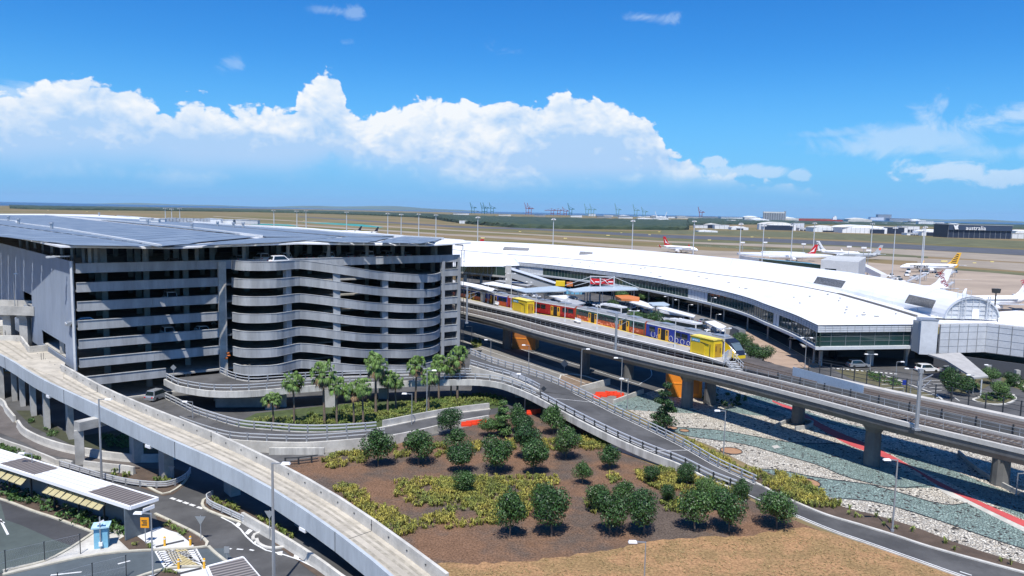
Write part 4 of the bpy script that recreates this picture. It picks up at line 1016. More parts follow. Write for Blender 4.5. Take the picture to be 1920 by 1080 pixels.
# yellow lift houses
def yellowbox(px0, px1, py, label, n0=.35):
    a, b = at(px0, py[0], 8.5), at(px1, py[1], 8.5); d = (b-a); L = d.length; d.normalize(); n = Vector((-d.y, d.x, 0)); n = n if n.y > 0 else -n
    t = thing('platform_kiosk', label, 'kiosk', a, 'bright yellow cabins on the platform'); rz = math.atan2(d.y, d.x); w = 2.0; H = 2.9
    c = a+d*L/2+n*w/2; mb = MB(); mb.box(c+Vector((0,0,H/2)), (L, w, H), rz); obj('cabin', mb, YEL, t)
    mb = MB(); mb.box(c+Vector((0,0,H+.05)), (L+.2, w+.2, .1), rz); obj('roof', mb, mat('pale_yellow', (.80,.62,.10), .5), t)
    mb = MB(); mb.box(a+d*L*.36-n*.03+Vector((0,0,1.15)), (L*.52, .05, 1.9), rz); obj('side_panel', mb, mat('yellow_panel', (.66,.45,.02), .5), t)
    mb = MB(); mb.box(a+d*L*.24-n*.06+Vector((0,0,2.35)), (L*.36, .05, .5), rz); obj('sign', mb, mat('sign_blue', (.10,.33,.48), .5), t)
    txt('sign_lettering', 'airtrain', a+d*L*.24-n*.10+Vector((0,0,2.35)), .48, rz, WHITE, t)
    mb = MB(); mb.bar(a+d*L*.44-n*.06+Vector((0,0,2.2)), a+d*L*.8-n*.06+Vector((0,0,2.0)), .05, .1); mb.box(a+d*L*.86-n*.05+Vector((0,0,1.1)), (.12, .05, 2.0), rz); obj('trim', mb, DARKM, t)
    mb = MB(); mb.box(b+n*w*.5+d*.03+Vector((0,0,1.2)), (.06, 1.3, 2.2), rz); obj('door', mb, mat('ochre', (.45,.26,.02), .5), t)
    mb = MB(); mb.box(b+n*w*.25+d*.07+Vector((0,0,1.5)), (.05, .35, .9), rz); mb.box(b+n*w*.75+d*.07+Vector((0,0,1.2)), (.05, .3, .8), rz); obj('vent', mb, mat('vent_brown', (.22,.13,.02), .6), t)
def txt(name, s, loc, size, rz, m, parent=None, tilt=math.pi/2, align='CENTER', ext=.01, shear=0, quat=None, bold=.0):
    c = bpy.data.curves.new(name, 'FONT'); c.body = s; c.size = size; c.align_x = align; c.align_y = 'CENTER'; c.extrude = ext; c.shear = shear; c.offset = bold; c.resolution_u = 2
    o = bpy.data.objects.new(name, c); COL.objects.link(o)
    bpy.context.view_layer.update(); me = bpy.data.meshes.new_from_object(o.evaluated_get(bpy.context.evaluated_depsgraph_get()))
    bpy.data.objects.remove(o); me.name = name
    M = Matrix.Rotation(rz, 4, 'Z') @ Matrix.Rotation(tilt, 4, 'X') if quat is None else quat
    off = wloc(parent) if parent is not None else Vector((0, 0, 0))
    me.transform(Matrix.Translation(Vector(loc)-off) @ M); me.materials.clear(); me.materials.append(m)
    r = bpy.data.objects.new(name, me); COL.objects.link(r)
    if parent is not None: r.parent = parent
    return r
yellowbox(960, 989, (588.5, 590+5), 'yellow cabin in the middle of the platform beside the dark red carriage') if False else None
yellowbox(960.5, 987.5, (581.5, 588.5), 'smaller looking yellow cabin halfway along the platform by the dark red carriage')
yellowbox(1293.5, 1337, (660, 671), 'large yellow cabin at the near end of the platform in front of the train nose')
# train
TL = FN
def tr_at(s):   # distance s back from the nose along the track; returns point (near side line), direction towards the nose
    return None
i_n = min(range(len(FN)), key=lambda i: abs((RW.transposed() @ (FN[i]-CAMLOC)).x/-(RW.transposed() @ (FN[i]-CAMLOC)).z*F+CX-1375))
acc = [0]
for i in range(i_n, 0, -1): acc.append(acc[-1]+(FN[i]-FN[i-1]).length)
def along(s):
    k = 0
    while k < len(acc)-2 and acc[k+1] < s: k += 1
    t = (s-acc[k])/(acc[k+1]-acc[k]); return FN[i_n-k].lerp(FN[i_n-k-1], t)
T = thing('commuter_train', 'colourful stationary electric train with blue, red and orange carriages beside the platform', 'train', along(2))
BLUE = mat('train_blue', (.012,.035,.28), .4); TORG = mat('train_orange', (.50,.09,.03), .45, .35, 1.5); TRED = mat('train_red', (.35,.02,.02), .45); TGRN = mat('train_green', (.03,.09,.07), .4)
TGREY = mat('train_roof', (.26,.27,.28), .6, .2, .5); TWH = mat('train_white', (.75,.75,.75), .5)
CAR = [(BLUE, BLUE), (TGRN, TORG), (TRED, TRED), (BLUE, TORG), (BLUE, TORG), (BLUE, TORG)]
CARLEN = 23.6; W2 = 2.75
for ci, (up_, lo_) in enumerate(CAR):
    s0 = ci*24.0+.2; s1 = s0+CARLEN
    a, b = along(s1), along(s0); d = (b-a); L = d.length; d.normalize(); n = Vector((-d.y, d.x, 0)); n = n if n.y > 0 else -n; rz = math.atan2(d.y, d.x)
    a = a+n*.12; b = b+n*.12; Z = 7.5
    body = MB(); mid = (a+b)/2+n*W2/2
    prof = [(0,.95),(0,3.35),(.28,3.75),(W2-.28,3.75),(W2,3.35),(W2,.95)]
    if ci == 0:
        # sloped nose
        P0 = [(a, prof), (b-d*2.6, prof), (b-d*1.5, [(.05,.95),(.05,2.9),(.3,3.3),(W2-.3,3.3),(W2-.05,2.9),(W2-.05,.95)]), (b-d*.2, [(.25,.8),(.25,1.7),(.45,1.9),(W2-.45,1.9),(W2-.25,1.7),(W2-.25,.8)]), (b+d*.35, [(.6,.8),(.6,1.3),(.7,1.35),(W2-.7,1.35),(W2-.6,1.3),(W2-.6,.8)])]
    else: P0 = [(a, prof), (b, prof)]
    for q, pr_ in P0:
        for u, z in pr_: body.v.append(Vector((q.x, q.y, Z))+n*u+Vector((0,0,z)))
    k = 6
    for i in range(len(P0)-1):
        for j in range(k):
            jj = (j+1) % k; body.cur = 2 if j in (1,2,3) else (0)
            if ci == 0 and i >= 1: body.cur = 3 if j in (1,2,3) else 1
            body.face((i*k+j, i*k+jj, (i+1)*k+jj, (i+1)*k+j))
    body.cur = 1 if ci else 3
    body.face(tuple(range(k))[::-1]); o = (len(P0)-1)*k; body.cur = 1 if ci == 0 else 1; body.face(tuple(o+j for j in range(k)))
    cg = obj('carriage', body, [up_ if ci else BLUE, YEL if ci == 0 else TORG, TGREY, mat('cab_black', (.015,.02,.035), .25)], T)
    bz = Vector((0,0,0))
    def P(s, u, z): return Vector((a.x, a.y, Z+z))+d*s-n*u
    lim = L-(3.0 if ci == 0 else .3)
    if lo_ is not up_:
        mb = MB(); mb.bar(P(.3,.015,1.5), P(lim,.015,1.5), .03, 1.08); obj('lower_livery', mb, lo_, cg)
    mb = MB(); mb.bar(P(.1,.02,3.42)+n*.04, P(lim,.02,3.42)+n*.04, .06, .16); obj('cantrail', mb, TWH, cg)
    mb = MB(); mb.bar(P(.3,-.3,.75), P(lim,-.3,.75), .3, .35); obj('underframe', mb, DARKM, cg)
    doors = (L*.30, L*.70)
    ds = [L*.27, L*.73] if ci != 0 else [L*.22, L*.62]
    for dc in ds:
        mb = MB(); mb.box(P(dc,.02,2.0), (1.5, .05, 1.95), rz); obj('doorway', mb, mat('door_void', (.01,.01,.012), .8), cg)
        for sgn in (-1, 1):
            mb = MB(); mb.box(P(dc+sgn*1.1,.05,2.0), (.85, .07, 2.05), rz); obj('door', mb, mat('door_amber', (.78,.40,.03), .45), cg)
            mb = MB(); mb.box(P(dc+sgn*1.1,.10,2.45), (.4, .03, .9), rz); obj('door_window', mb, GLASS, cg)
    s = 1.0; 
    while s < lim-1.2:
        c = s+.85
        if all(abs(c-dc) > 2.6 for dc in ds):
            mb = MB(); mb.box(P(c,.03,2.55), (1.62, .05, .95), rz); obj('window', mb, GLASS, cg)
        s += 1.85
    for q in (L*.2, L*.5, L*.8): mb = MB(); mb.box(P(q,-W2/2,3.85), (3.0, 1.5, .3), rz); obj('roof_unit', mb, STEEL, cg)
    if ci in (2,):
        mb = MB(); c = P(L*.5,-W2/2,4.0); mb.bar(c, c+d*1.4+Vector((0,0,.8)), .12, .08); mb.bar(c+d*1.4+Vector((0,0,.8)), c+Vector((0,0,1.6)), .1, .08); mb.bar(c-n*.8+Vector((0,0,1.6)), c+n*.8+Vector((0,0,1.6)), .25, .06); obj('pantograph', mb, DARKM, cg)
    if ci == 0:
        mb = MB(); rn = random.Random(2)      # white wheel rings painted on the blue side
        for s in (2.2, 3.6, 7.4, 9.0, 10.6, 12.2, 17.5, 19): 
            c = P(s, .035, 1.45+rn.uniform(-.15, .15)); r = rn.uniform(.35, .6)
            for q in range(14):
                t0, t1 = q*.449, (q+1)*.449; mb.bar(c+d*r*math.cos(t0)+Vector((0,0,r*math.sin(t0))), c+d*r*math.cos(t1)+Vector((0,0,r*math.sin(t1))), .02, .07)
        obj('side_artwork', mb, TWH, cg)
        mb = MB(); q0, q1 = b-d*1.45+Vector((0,0,0)), b-d*.32
        mb.add([Vector((q0.x,q0.y,Z+3.2))+n*.4-d*-.06, Vector((q0.x,q0.y,Z+3.2))+n*(W2-.4)+d*.06, Vector((q1.x,q1.y,Z+2.05))+n*(W2-.5)+d*.06, Vector((q1.x,q1.y,Z+2.05))+n*.5+d*.06], [(0,1,2,3)])
        obj('windscreen', mb, mat('windscreen', (.10,.14,.17), .1), cg)
        mb = MB()
        for u in (.5, W2-.5): mb.box(b+n*u+d*.1+Vector((0,0,Z-b.z+1.45)), (.2,.35,.2), rz)
        obj('headlight', mb, TWH, cg)
        mb = MB()
        for u in (.02, W2-.02): mb.bar(b-d*2.7+n*u+Vector((0,0,3.4)), b-d*.1+n*(u*.8+.25)+Vector((0,0,1.3)), .12, .2)
        obj('cab_stripe', mb, YEL, cg)
    if ci in (1, 2, 4):
        mb = MB(); rn = random.Random(ci)
        for k in range(40):
            s = rn.uniform(.6, L-.8)
            if all(abs(s-dc) > 1.7 for dc in ds): mb.box(P(s,.035,rn.uniform(1.1, 1.9)), (rn.uniform(.15, .6), .02, rn.uniform(.1, .35)), rz)
        obj('side_artwork', mb, mat('art_pink', (.80,.30,.18), .5) if ci != 2 else mat('art_crimson', (.62,.05,.05), .5), cg)
# overhead masts
def catmast(px, py, z, ptop, label, arm=2.6, sgn=1):
    p = at(px, py, z); h = zat(p, ptop)-z; t = thing('catenary_mast', label, 'mast', p, 'overhead line masts of the railway')
    mb = MB(); mb.tube(p, p+Vector((0,0,h)), .24, .20, 8); mb.box(p+Vector((0,0,.1)), (.7,.7,.25)); obj('mast_shaft', mb, STEEL, t)
    d = offs(VN, 1)[20]-VN[20]; d = (d if d.y > 0 else -d).normalized()
    mb = MB(); mb.bar(p+Vector((0,0,h*.82)), p+d*arm+Vector((0,0,h*.82+.5)), .09, .09); mb.bar(p+Vector((0,0,h*.66)), p+d*arm*.9+Vector((0,0,h*.80)), .07, .07); mb.box(p+Vector((0,0,h-.1)), (.5,.4,.5)); mb.box(p+Vector((0,0,h*.78)), (.6,.2,.5)); obj('cantilever_arm', mb, STEEL, t)
    return p+Vector((0,0,h))
m1 = catmast(1154, 661, 7.3, 590, 'grey catenary mast on the near track opposite the orange carriage')
m2 = catmast(1718, 806, 7.3, 694, 'tall grey catenary mast at the right on the near edge of the viaduct')
m3 = catmast(1835, 757, 7.5, 655, 'grey catenary mast beside the planted island in front of the terminal') if False else None
m4 = catmast(875, 628-22, 7.5, 540, 'thin catenary mast beside the ladder of the car park')
def wires(P, names):
    mb = MB()
    for a, b in P:
        n = 10
        for k in range(n):
            t0, t1 = k/n, (k+1)/n; sag = lambda t: Vector((0,0,-.5*4*t*(1-t))); mb.bar(a.lerp(b, t0)+sag(t0), a.lerp(b, t1)+sag(t1), .035, .035)
    return solo('overhead_wire', mb, DARKM, names, 'overhead wire')
dV = Vector((.9, .35, 0))
wires([(m4+dV*2-Vector((0,0,1)), m1+dV*2-Vector((0,0,1))), (m1+dV*2-Vector((0,0,1)), m2+dV*2-Vector((0,0,1))), (m2+dV*2-Vector((0,0,1)), VN[-1]+dV*2+Vector((0,0,6)))], 'thin overhead wires strung along the near track between the masts')
# platform lamps: T shaped
PLAMP = [(915,568,534,'far group of passengers'),(958,580,513,'left edge of the smaller yellow cabin'),(1005,591,556,'right edge of the smaller yellow cabin'),(1059,603,565,'red to green carriage joint'),(1119,617,572,'middle of the orange and green carriage'),(1187,633,583,'joint of the green and blue carriages'),(1265,651,598,'blue carriage with white rings'),(1357,672,616,'train nose at the platform end')]
t0 = None
for i, (px, py, pt, w) in enumerate(PLAMP):
    p = at(px, py, 8.5); h = zat(p, pt)-8.5
    t = thing('platform_lamp', 'white T-shaped platform lamp standing by the '+w, 'lamp post', p, 'lamps along the station platform')
    mb = MB(); mb.tube(p, p+Vector((0,0,h)), .09, .06, 6); mb.box(p+Vector((0,0,.2)), (.35,.35,.4)); obj('post', mb, OFFW, t)
    mb = MB(); mb.bar(p+Vector((-.9,.1,h)), p+Vector((.9,-.1,h)), .14, .1); obj('crossarm', mb, OFFW, t)
    for s in (-1, 1): mb = MB(); mb.box(p+Vector((s*.8,0,h+.08)), (.5,.3,.12)); obj('lamp_head', mb, WHITE, t)
# benches and shelters on the platform
for px, py, lb in ((930,573,'far'),(1082,606,'near')):
    p = at(px, py, 8.5); t = thing('platform_bench', 'white platform seat at the %s of the two seating spots' % lb, 'bench', p, 'seats on the platform'); r = .3-1.4
    mb = MB(); mb.box(p+Vector((0,0,.45)), (2.6,.5,.08), -1.15+0); obj('seat', mb, WHITE, t)
    mb = MB(); mb.box(p+Vector((.2,.15,.8)), (2.6,.06,.5), -1.15); obj('backrest', mb, WHITE, t)
    for s in (-1, 1): mb = MB(); mb.box(p+Vector((.41*s,-.9*s,.22)), (.08,.45,.42), -1.15); obj('leg', mb, STEEL, t)
cn = curve([(700,508,12.2),(868,534,12.2),(900,541,12.2),(922,546,12.2)], n=16); cf = curve([(740,500,12.4),(868,529,12.4),(905,536,12.4),(934,544,12.4)], n=16)
t = thing('platform_canopy', 'curved white platform canopy at the far end of the station', 'canopy', (cn[-1].x, cn[-1].y, 8.5))
mb = MB(); mb.loft(cn, cf, [(0,0,-.1),(.5,0,.35),(1,0,-.1),(1,0,.0),(.5,0,.5),(0,0,0)]); obj('roof', mb, ROOFW, t)
for k in range(0, 16, 3):
    p = cn[k].lerp(cf[k], .4); mb = MB(); mb.tube((p.x,p.y,8.5), (p.x,p.y,12.1), .12, n=6); obj('column', mb, STEEL, t)
p = at(907, 566, 8.5); mb = MB(); mb.box(p+Vector((0,.5,1.1)), (1.6,1.2,2.2), -1.1); mb.box(p+Vector((0,.5,2.3)), (2,1.5,.12), -1.1); solo('ticket_machine', mb, OFFW, 'white equipment cabinet under the far end of the platform canopy', 'cabinet')
# grey-blue hoarding on the far viaduct, orange plant rooms and wall below
ha, hb = at(1486,705,7.5), at(1618,742,7.5)
mb = MB(); d = (hb-ha); L = d.length; d.normalize()
mb.bar(ha+Vector((0,0,.7)), hb+Vector((0,0,.7)), .08, 1.5); solo('hoarding', mb, mat('blue_grey_panel', (.33,.42,.52), .5, .1, .5), 'long pale blue panel hoarding beside the far track in front of the terminal', 'hoarding')
def cabin(px0, px1, pyb, ptop, label):
    a, b = at(px0, pyb), at(px1, pyb+3); z = zat(a, ptop); d = (b-a); L = d.length; d.normalize(); n = Vector((-d.y, d.x, 0)); n = n if n.y > 0 else -n; rz = math.atan2(d.y, d.x)
    t = thing('plant_room', label, 'plant room', a, 'orange plant rooms under the railway'); c = (a+b)/2+n*3.5; a = a+n*1.5
    mb = MB(); mb.box(c+Vector((0,0,z/2)), (L,4,z), rz); obj('body', mb, ORG if px0 > 1200 else mat('orange_shaded', (.36,.13,.03), .6), t)  # left room's orange is darkened to paint in the viaduct shade
    mb = MB(); mb.box(a+d*L*.3-n*.03+Vector((0,0,z*.47)), (L*.6,.06,.22), rz); obj('stripe', mb, mat('orange_bright', (.85,.30,.03), .5), t)
    mb = MB(); mb.box(a+d*L*.78-n*.03+Vector((0,0,z*.5)), (L*.24,.06,z*.7), rz); obj('door', mb, mat('orange_dark', (.50,.16,.02), .5), t)
cabin(957, 1001, 656, 612, 'dark orange plant room behind the farther visible viaduct pier')
cabin(1253, 1318, 748, 692, 'bright orange plant room behind the viaduct pier near the tall tree')
# pieces of road furniture below the viaduct
pp = curve([(1360,722),(1372,745),(1385,770)], .3, 1); mb = MB(); a = at(1328,758); b = at(1350,762)
# water barriers
def barrier(px, py, rz):
    p = at(px, py); return p, rz
rn = random.Random(8)
BR = [(1124,742),(1130,744),(1136,743),(1142,741),(1148,741),(1154,742),(1160,743),(1163,746),(1118,747)]
proto = None
def mkbarrier(p, rz, lab):
    t = thing('water_barrier', lab, 'barrier', (0,0,0), 'red plastic water barriers'); mb = MB(); mb.box((0,0,.2),(1.9,.55,.4)); mb.box((0,0,.62),(1.9,.36,.5),0,.96,.6); obj('body', mb, RED, t)
    mb = MB(); mb.box((1.0,0,.5),(.12,.2,.8)); obj('connector', mb, RED, t); t.location = p; t.rotation_euler = (0,0,rz); t.scale = (.8,.8,.8); return t
labs = ['left end of','second place of','third place of','fourth place of','middle of','sixth place of','seventh place of','right end of','front left tip of']
for i, (px, py) in enumerate(BR):
    lab = 'red water barrier at the %s the small cluster beyond the long ramp' % labs[i]
    if proto is None: proto = mkbarrier(at(px, py), .1, lab)
    else: dup(proto, at(px, py), rn.uniform(-.6, .6), None, lab)
for i, (px, py) in enumerate(((874,799),(883,797),(893,796),(902,795),(996,777),(1004,775))):
    dup(proto, at(px, py), .25, None, 'red water barrier %s' % (['leftmost of four before the grey wall by the mulch garden','second of four before the grey wall by the mulch garden','third of four before the grey wall by the mulch garden','last of four before the grey wall by the mulch garden','in the shade under the ring road, left one','in the shade under the ring road, right one'][i]))
mb = MB(); a, b = at(1092,727), at(1144,722); 
p0, p1, q0, q1 = at(1094,735), at(1144,724), at(1094,735), at(1144,724)
mb.bar(at(1088,734)+Vector((0,0,.35)), at(1143,722)+Vector((0,0,.7)), .3, 1.2); solo('retaining_wall', mb, CONCL, 'low tapering concrete wall between gravel island and red barriers', 'wall')
mb = MB(); mb.bar(at(1150,757)+Vector((0,0,.25)), at(1206,738)+Vector((0,0,.45)), .25, .8); solo('retaining_wall', mb, CONCL, 'thin concrete wall edging the teal pebbles by the red barriers', 'wall')
mb = MB(); mb.bar(at(-60,740)+Vector((0,0,.45)), at(30,772)+Vector((0,0,.45)), .3, .9)
# drain walls by the far piers
for L, lb in (([(1455,803),(1480,792),(1500,790),(1522,796),(1512,803),(1490,806)],'low dark retaining curb curling round the base of a viaduct pier'),([(1795,852),(1830,883),(1860,903),(1900,925),(1960,950)],'dark curved wall edging the road under the viaduct at the right')):
    mb = MB(); mb.sweep(curve(L, 0, 1), [(0,0),(.25,0),(.25,.6),(0,.6)]); solo('kerb_wall', mb, CONC, lb, 'wall')
# ---------------------------------------------------------------- terminal
EV = [(860,484),(920,489),(981,493),(1020,496.5),(1100,505),(1197,517),(1280,531),(1346,544),(1400,558),(1438,572),(1488,590),(1534,611)]
VA = [(800,464),(870,470),(936,476),(980,479),(1050,484),(1150,493),(1240,501.5),(1330,513),(1400,521.5),(1445,528),(1505,538),(1571,551)]
RG = [(760,446),(830,449),(890,452),(930,453.5),(985,456),(1080,461.5),(1170,467),(1260,474.5),(1340,481.5),(1400,487.5),(1484,498),(1570,508.5)]
nT = 60
ev = curve(EV, 9.4, n=nT); va = curve(VA, 11.0, n=nT); rg = curve(RG, 14.6, n=nT)
ZR = 9.4
e2 = at(1725,609.5,9.4); eC = ev[-1]
TM = thing('airport_terminal', 'huge white curved-roof airport terminal building with dark glazed frontage', 'terminal', (eC.x, eC.y, 0))
def lerpv(a, b, t): return a.lerp(b, t)
FT9, RG9, BF9 = at(1771,597,10), at(1822,556,14.8), at(1872,599,10)
# extra stations towards the south end
m = 14
evE = [eC.lerp(e2, i/m) for i in range(1, m+1)]
vaE = cr([va[-1], at(1645,572,10.8), at(1718,594,10.2)], n=m+1)[1:]
rgE = cr([rg[-1], at(1640,519.5,14.7), at(1721,534.5,14.8), RG9], n=m+1)[1:]
ev2, va2, rg2 = ev+evE, va+vaE, rg+rgE
K = len(ev2)
foot = []
fl = cr([at(1440,520,11.0), at(1505,530,10.8), at(1576,546.5,10.3), at(1690,576,10.0), FT9], n=m+10)
for i in range(K):
    if i < nT-9: foot.append(va2[i].lerp(rg2[i], .12))
    else:
        j = i-(nT-9); foot.append(fl[min(len(fl)-1, int(j*(len(fl)-1)/(m+8)+.5))])
for i in range(K):
    if nT-14 < i < nT-4: foot[i] = foot[i].lerp((foot[i-1]+foot[min(K-1,i+1)])/2, .5)
mb = MB(); rows = []
for i in range(K):
    E, Vv, Ff, Rr = ev2[i], va2[i], foot[i], rg2[i]; B = Vector((2*Rr.x-Ff.x, 2*Rr.y-Ff.y, Ff.z)); 
    dd = Vector((Rr.x-Ff.x, Rr.y-Ff.y, 0)); W = dd.length
    if i < nT: B = Rr+dd.normalized()*min(W, 16); B.z = 9.5
    pts = [E, E.lerp(Vv, .5)+Vector((0,0,.1)), Vv, Vv.lerp(Ff, .97)+Vector((0,0,.0))]
    H = Rr.z-Ff.z
    for k in range(0, 9):
        a = math.pi/2*k/8; q = Ff.lerp(Rr, 1-math.cos(a)); pts.append(Vector((q.x, q.y, Ff.z+H*math.sin(a))))
    for k in range(1, 9):
        a = math.pi/2*k/8; q = Rr.lerp(B, math.sin(a)); pts.append(Vector((q.x, q.y, B.z+(Rr.z-B.z)*math.cos(a))))
    rows.append(pts)
k = len(rows[0])
for r in rows: mb.v += r
for i in range(K-1):
    for j in range(k-1): mb.face((i*k+j, (i+1)*k+j, (i+1)*k+j+1, i*k+j+1))
rf = obj('roof', mb, ROOFW, TM); 
# ribs on the vault and the dark gutter line
mb = MB()
for i in range(nT-20, K, 3):
    for j in range(4, k-2): mb.bar(rows[i][j]+Vector((0,0,.03)), rows[i][j+1]+Vector((0,0,.03)), .12, .06)
obj('roof_seam', mb, mat('seam_grey', (.50,.50,.50), .6), TM)
mb = MB(); mb.sweep([p+Vector((0,0,.06)) for p in va], [(-.22,-.05),(.22,-.05),(.22,.12),(-.22,.12)]); g0 = [p+Vector((0,0,.1)) for p in vaE]; mb.sweep([va[-1]]+g0, [(-.3,-.05),(.3,-.05),(.3,.3),(-.3,.3)]); obj('gutter', mb, mat('gutter_dark', (.16,.15,.14), .7), TM)
mb = MB(); mb.sweep([p+Vector((0,0,.02)) for p in ev2], [(-.04,-.05),(.04,-.05),(.04,.12),(-.04,.12)]); obj('eave_trim', mb, DARKM, TM)
def onroof(px, py, z): return at(px, py, z)
LOUV = mat('louvre_grey', (.26,.26,.26), .7, .5, 2.5)
for q, z in (([(1526,532),(1533,520.5),(1585,529),(1577,541)],(11.5,13.6)),([(1697,569),(1705,555),(1754,566),(1747,580)],(11.2,13.6)),([(943,468.5),(946,464),(992,466.5),(990,471)],(12.6,13.6)),([(1086,478),(1088,473),(1111,474.5),(1109,479)],(12.6,13.6))):
    P = [onroof(a, b, z[0] if i in (0, 3) else z[1]) for i, (a, b) in enumerate(q)]
    mb = MB(); mb.add([p+Vector((0,0,.25)) for p in P], [(0,1,2,3)]); 
    for p, r in ((P[0],P[1]),(P[1],P[2]),(P[2],P[3]),(P[3],P[0])): mb.bar(p+Vector((0,0,.25)), r+Vector((0,0,.25)), .15, .2)
    obj('roof_louvre', mb, LOUV, TM)
mb = MB(); rn = random.Random(6)
for _ in range(34):
    i = rn.randrange(8, K-2); t = rn.uniform(.1, .9); p = ev2[i].lerp(va2[i], t); mb.box(p+Vector((0,0,.25)), (rn.choice((.3,.4,1.0)), .3, .25), rn.random())
obj('roof_vents', mb, mat('vent_grey', (.35,.34,.33), .7), TM)['kind'] = 'stuff'
# facade strips below the eave: fascia, glass, ledge
s2 = 1 if offs(ev, 1)[30].y < ev[30].y else -1
def tw(line, off0, off1, z0, z1): return [(off0*s2, z0), (off1*s2, z0), (off1*s2, z1), (off0*s2, z1)]
evf = [Vector((p.x, p.y, 0)) for p in ev2]
PAN = mat('grid_panel', (.56,.58,.60), .45, .08, .2)
obj('fascia', MB().sweep(evf, [(-.0,8.0),(-.3*s2,8.0),(-.3*s2,9.38),(0,9.38)] if False else [( -.02*s2,8.0),(-.4*s2,8.0),(-.4*s2,9.33),(-.02*s2,9.33)]), PAN, TM)
obj('ledge', MB().sweep(evf, [(.35*s2,4.3),(-.5*s2,4.3),(-.5*s2,4.95),(.35*s2,4.95)]), OFFW, TM)
def pxof(p):
    c = RW.transposed() @ (p-CAMLOC); return CX+F*c.x/-c.z
gl, pn = MB(), MB(); runs = []
def solid(x_, i): 
    if i >= nT-1: return x_ > 1706
    return x_ < 1016 or 1278 < x_ < 1318 or 1438 < x_ < 1455
cur = None
for i in range(K-1):
    x_ = pxof(evf[i]+Vector((0,0,7))); s = solid(x_, i)
    if s != cur:
        if cur is not None and tgt.v: obj('wall_panels' if cur else 'glazing', tgt, PAN if cur else GLASSG, TM)
        tgt = MB(); cur = s
    tgt.sweep([evf[i], evf[i+1]], [(-.45*s2,4.95),(-.7*s2,4.95),(-.7*s2,8.0),(-.45*s2,8.0)])
obj('wall_panels' if cur else 'glazing', tgt, PAN if cur else GLASSG, TM)
# mullions and panel joints
mu, jo = MB(), MB(); acc_ = 0; 
fine = []
for i in range(K-1):
    a, b = evf[i], evf[i+1]; n = max(1, int((b-a).length/1.9))
    if i >= nT-1: n = 1
    for q in range(n): fine.append((a.lerp(b, q/n), i))
for p, i in fine:
    x_ = pxof(p+Vector((0,0,7))); a, b = evf[min(i, K-2)], evf[min(i, K-2)+1]; d = (b-a).normalized(); nn = Vector((-d.y, d.x, 0))*s2
    if not solid(x_, i): (mu.bar(p-nn*.42+Vector((0,0,4.95)), p-nn*.42+Vector((0,0,8.0)), .09, .09) if i < nT-1 or i % 2 else None)
    jo.bar(p+nn*.0+Vector((0,0,8.05)), p+nn*.0+Vector((0,0,9.2)), .06, .06)
    if solid(x_, i): jo.bar(p-nn*.42+Vector((0,0,4.95)), p-nn*.42+Vector((0,0,8.0)), .06, .06)
for z in (8.4, 8.9): jo.sweep(evf, [(-.01*s2,z),(.02*s2,z),(.02*s2,z+.05),(-.01*s2,z+.05)])
for z in (6.0, 7.0): jo.sweep(evf[nT-1:], [(-.43*s2,z),(-.40*s2,z),(-.40*s2,z+.04),(-.43*s2,z+.04)])
obj('mullions', mu, mat('mullion_grey', (.16,.18,.19), .5), TM); obj('panel_joints', jo, mat('joint_grey', (.24,.25,.26), .6), TM)
# undercroft: soffit, columns, recessed wall
inn = offs(evf, -13*s2); 
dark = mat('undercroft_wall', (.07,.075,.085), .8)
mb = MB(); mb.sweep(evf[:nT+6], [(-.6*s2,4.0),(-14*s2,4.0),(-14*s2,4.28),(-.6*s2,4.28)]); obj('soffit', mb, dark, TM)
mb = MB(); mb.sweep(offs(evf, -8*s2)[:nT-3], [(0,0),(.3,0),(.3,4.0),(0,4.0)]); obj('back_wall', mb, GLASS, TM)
for i in range(5, nT, 4):
    p = offs(evf, -2.0*s2)[i]; mb = MB(); mb.tube((p.x,p.y,0), (p.x,p.y,4.0), .26, n=8); obj('column', mb, CONC, TM)
P = [evf[nT-2]+Vector((-1,2,0)), e2+Vector((2,2,0)), e2+Vector((6,30,0)), evf[nT-2]+Vector((8,40,0))]
obj('soffit', MB().prism([Vector((p.x,p.y,0)) for p in P], 3.75, 3.98), CONC, TM)
for px, w in ((1556,.7),(1650,2.2),(1720,.7)):
    p = at(px, 694); mb = MB(); mb.box((p.x, p.y+5, 1.9), (w*.7, .8, 3.8)); obj('column', mb, CONC, TM)
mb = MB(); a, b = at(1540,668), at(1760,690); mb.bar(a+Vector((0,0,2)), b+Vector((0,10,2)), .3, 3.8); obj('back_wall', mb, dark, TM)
# stair tower box with louvred side
t = thing('duct_tower', 'square pale grey tower with louvred left flank standing against the terminal end wall', 'tower', at(1741,700))
a, b = at(1731,600,11.1), at(1763,601.5,11.1); dd = (b-a).normalized(); c = Vector(((a.x+b.x)/2, (a.y+b.y)/2, 0)); rz = math.atan2(dd.y, dd.x); zb = zat(c, 665); w = (b-a).length
mb = MB(); mb.box(c+Vector((0,1.6,(11.1+zb)/2)), (w, 3.4, 11.1-zb), rz); obj('tower_body', mb, PAN, t)
mb = MB(); l0 = c-dd*w/2-Vector((.05,0,0)); 
for k_ in range(9): mb.box(l0+Vector((-.1-.0*k_, .25+k_*.36, (10.9+zb)/2)), (.35, .12, 10.5-zb), rz-.6)
obj('louvres', mb, STEEL, t)
mb = MB(); mb.box(c+Vector((0,1.6,11.18)), (w+.2, 3.6, .14), rz); obj('cap', mb, STEEL, t)
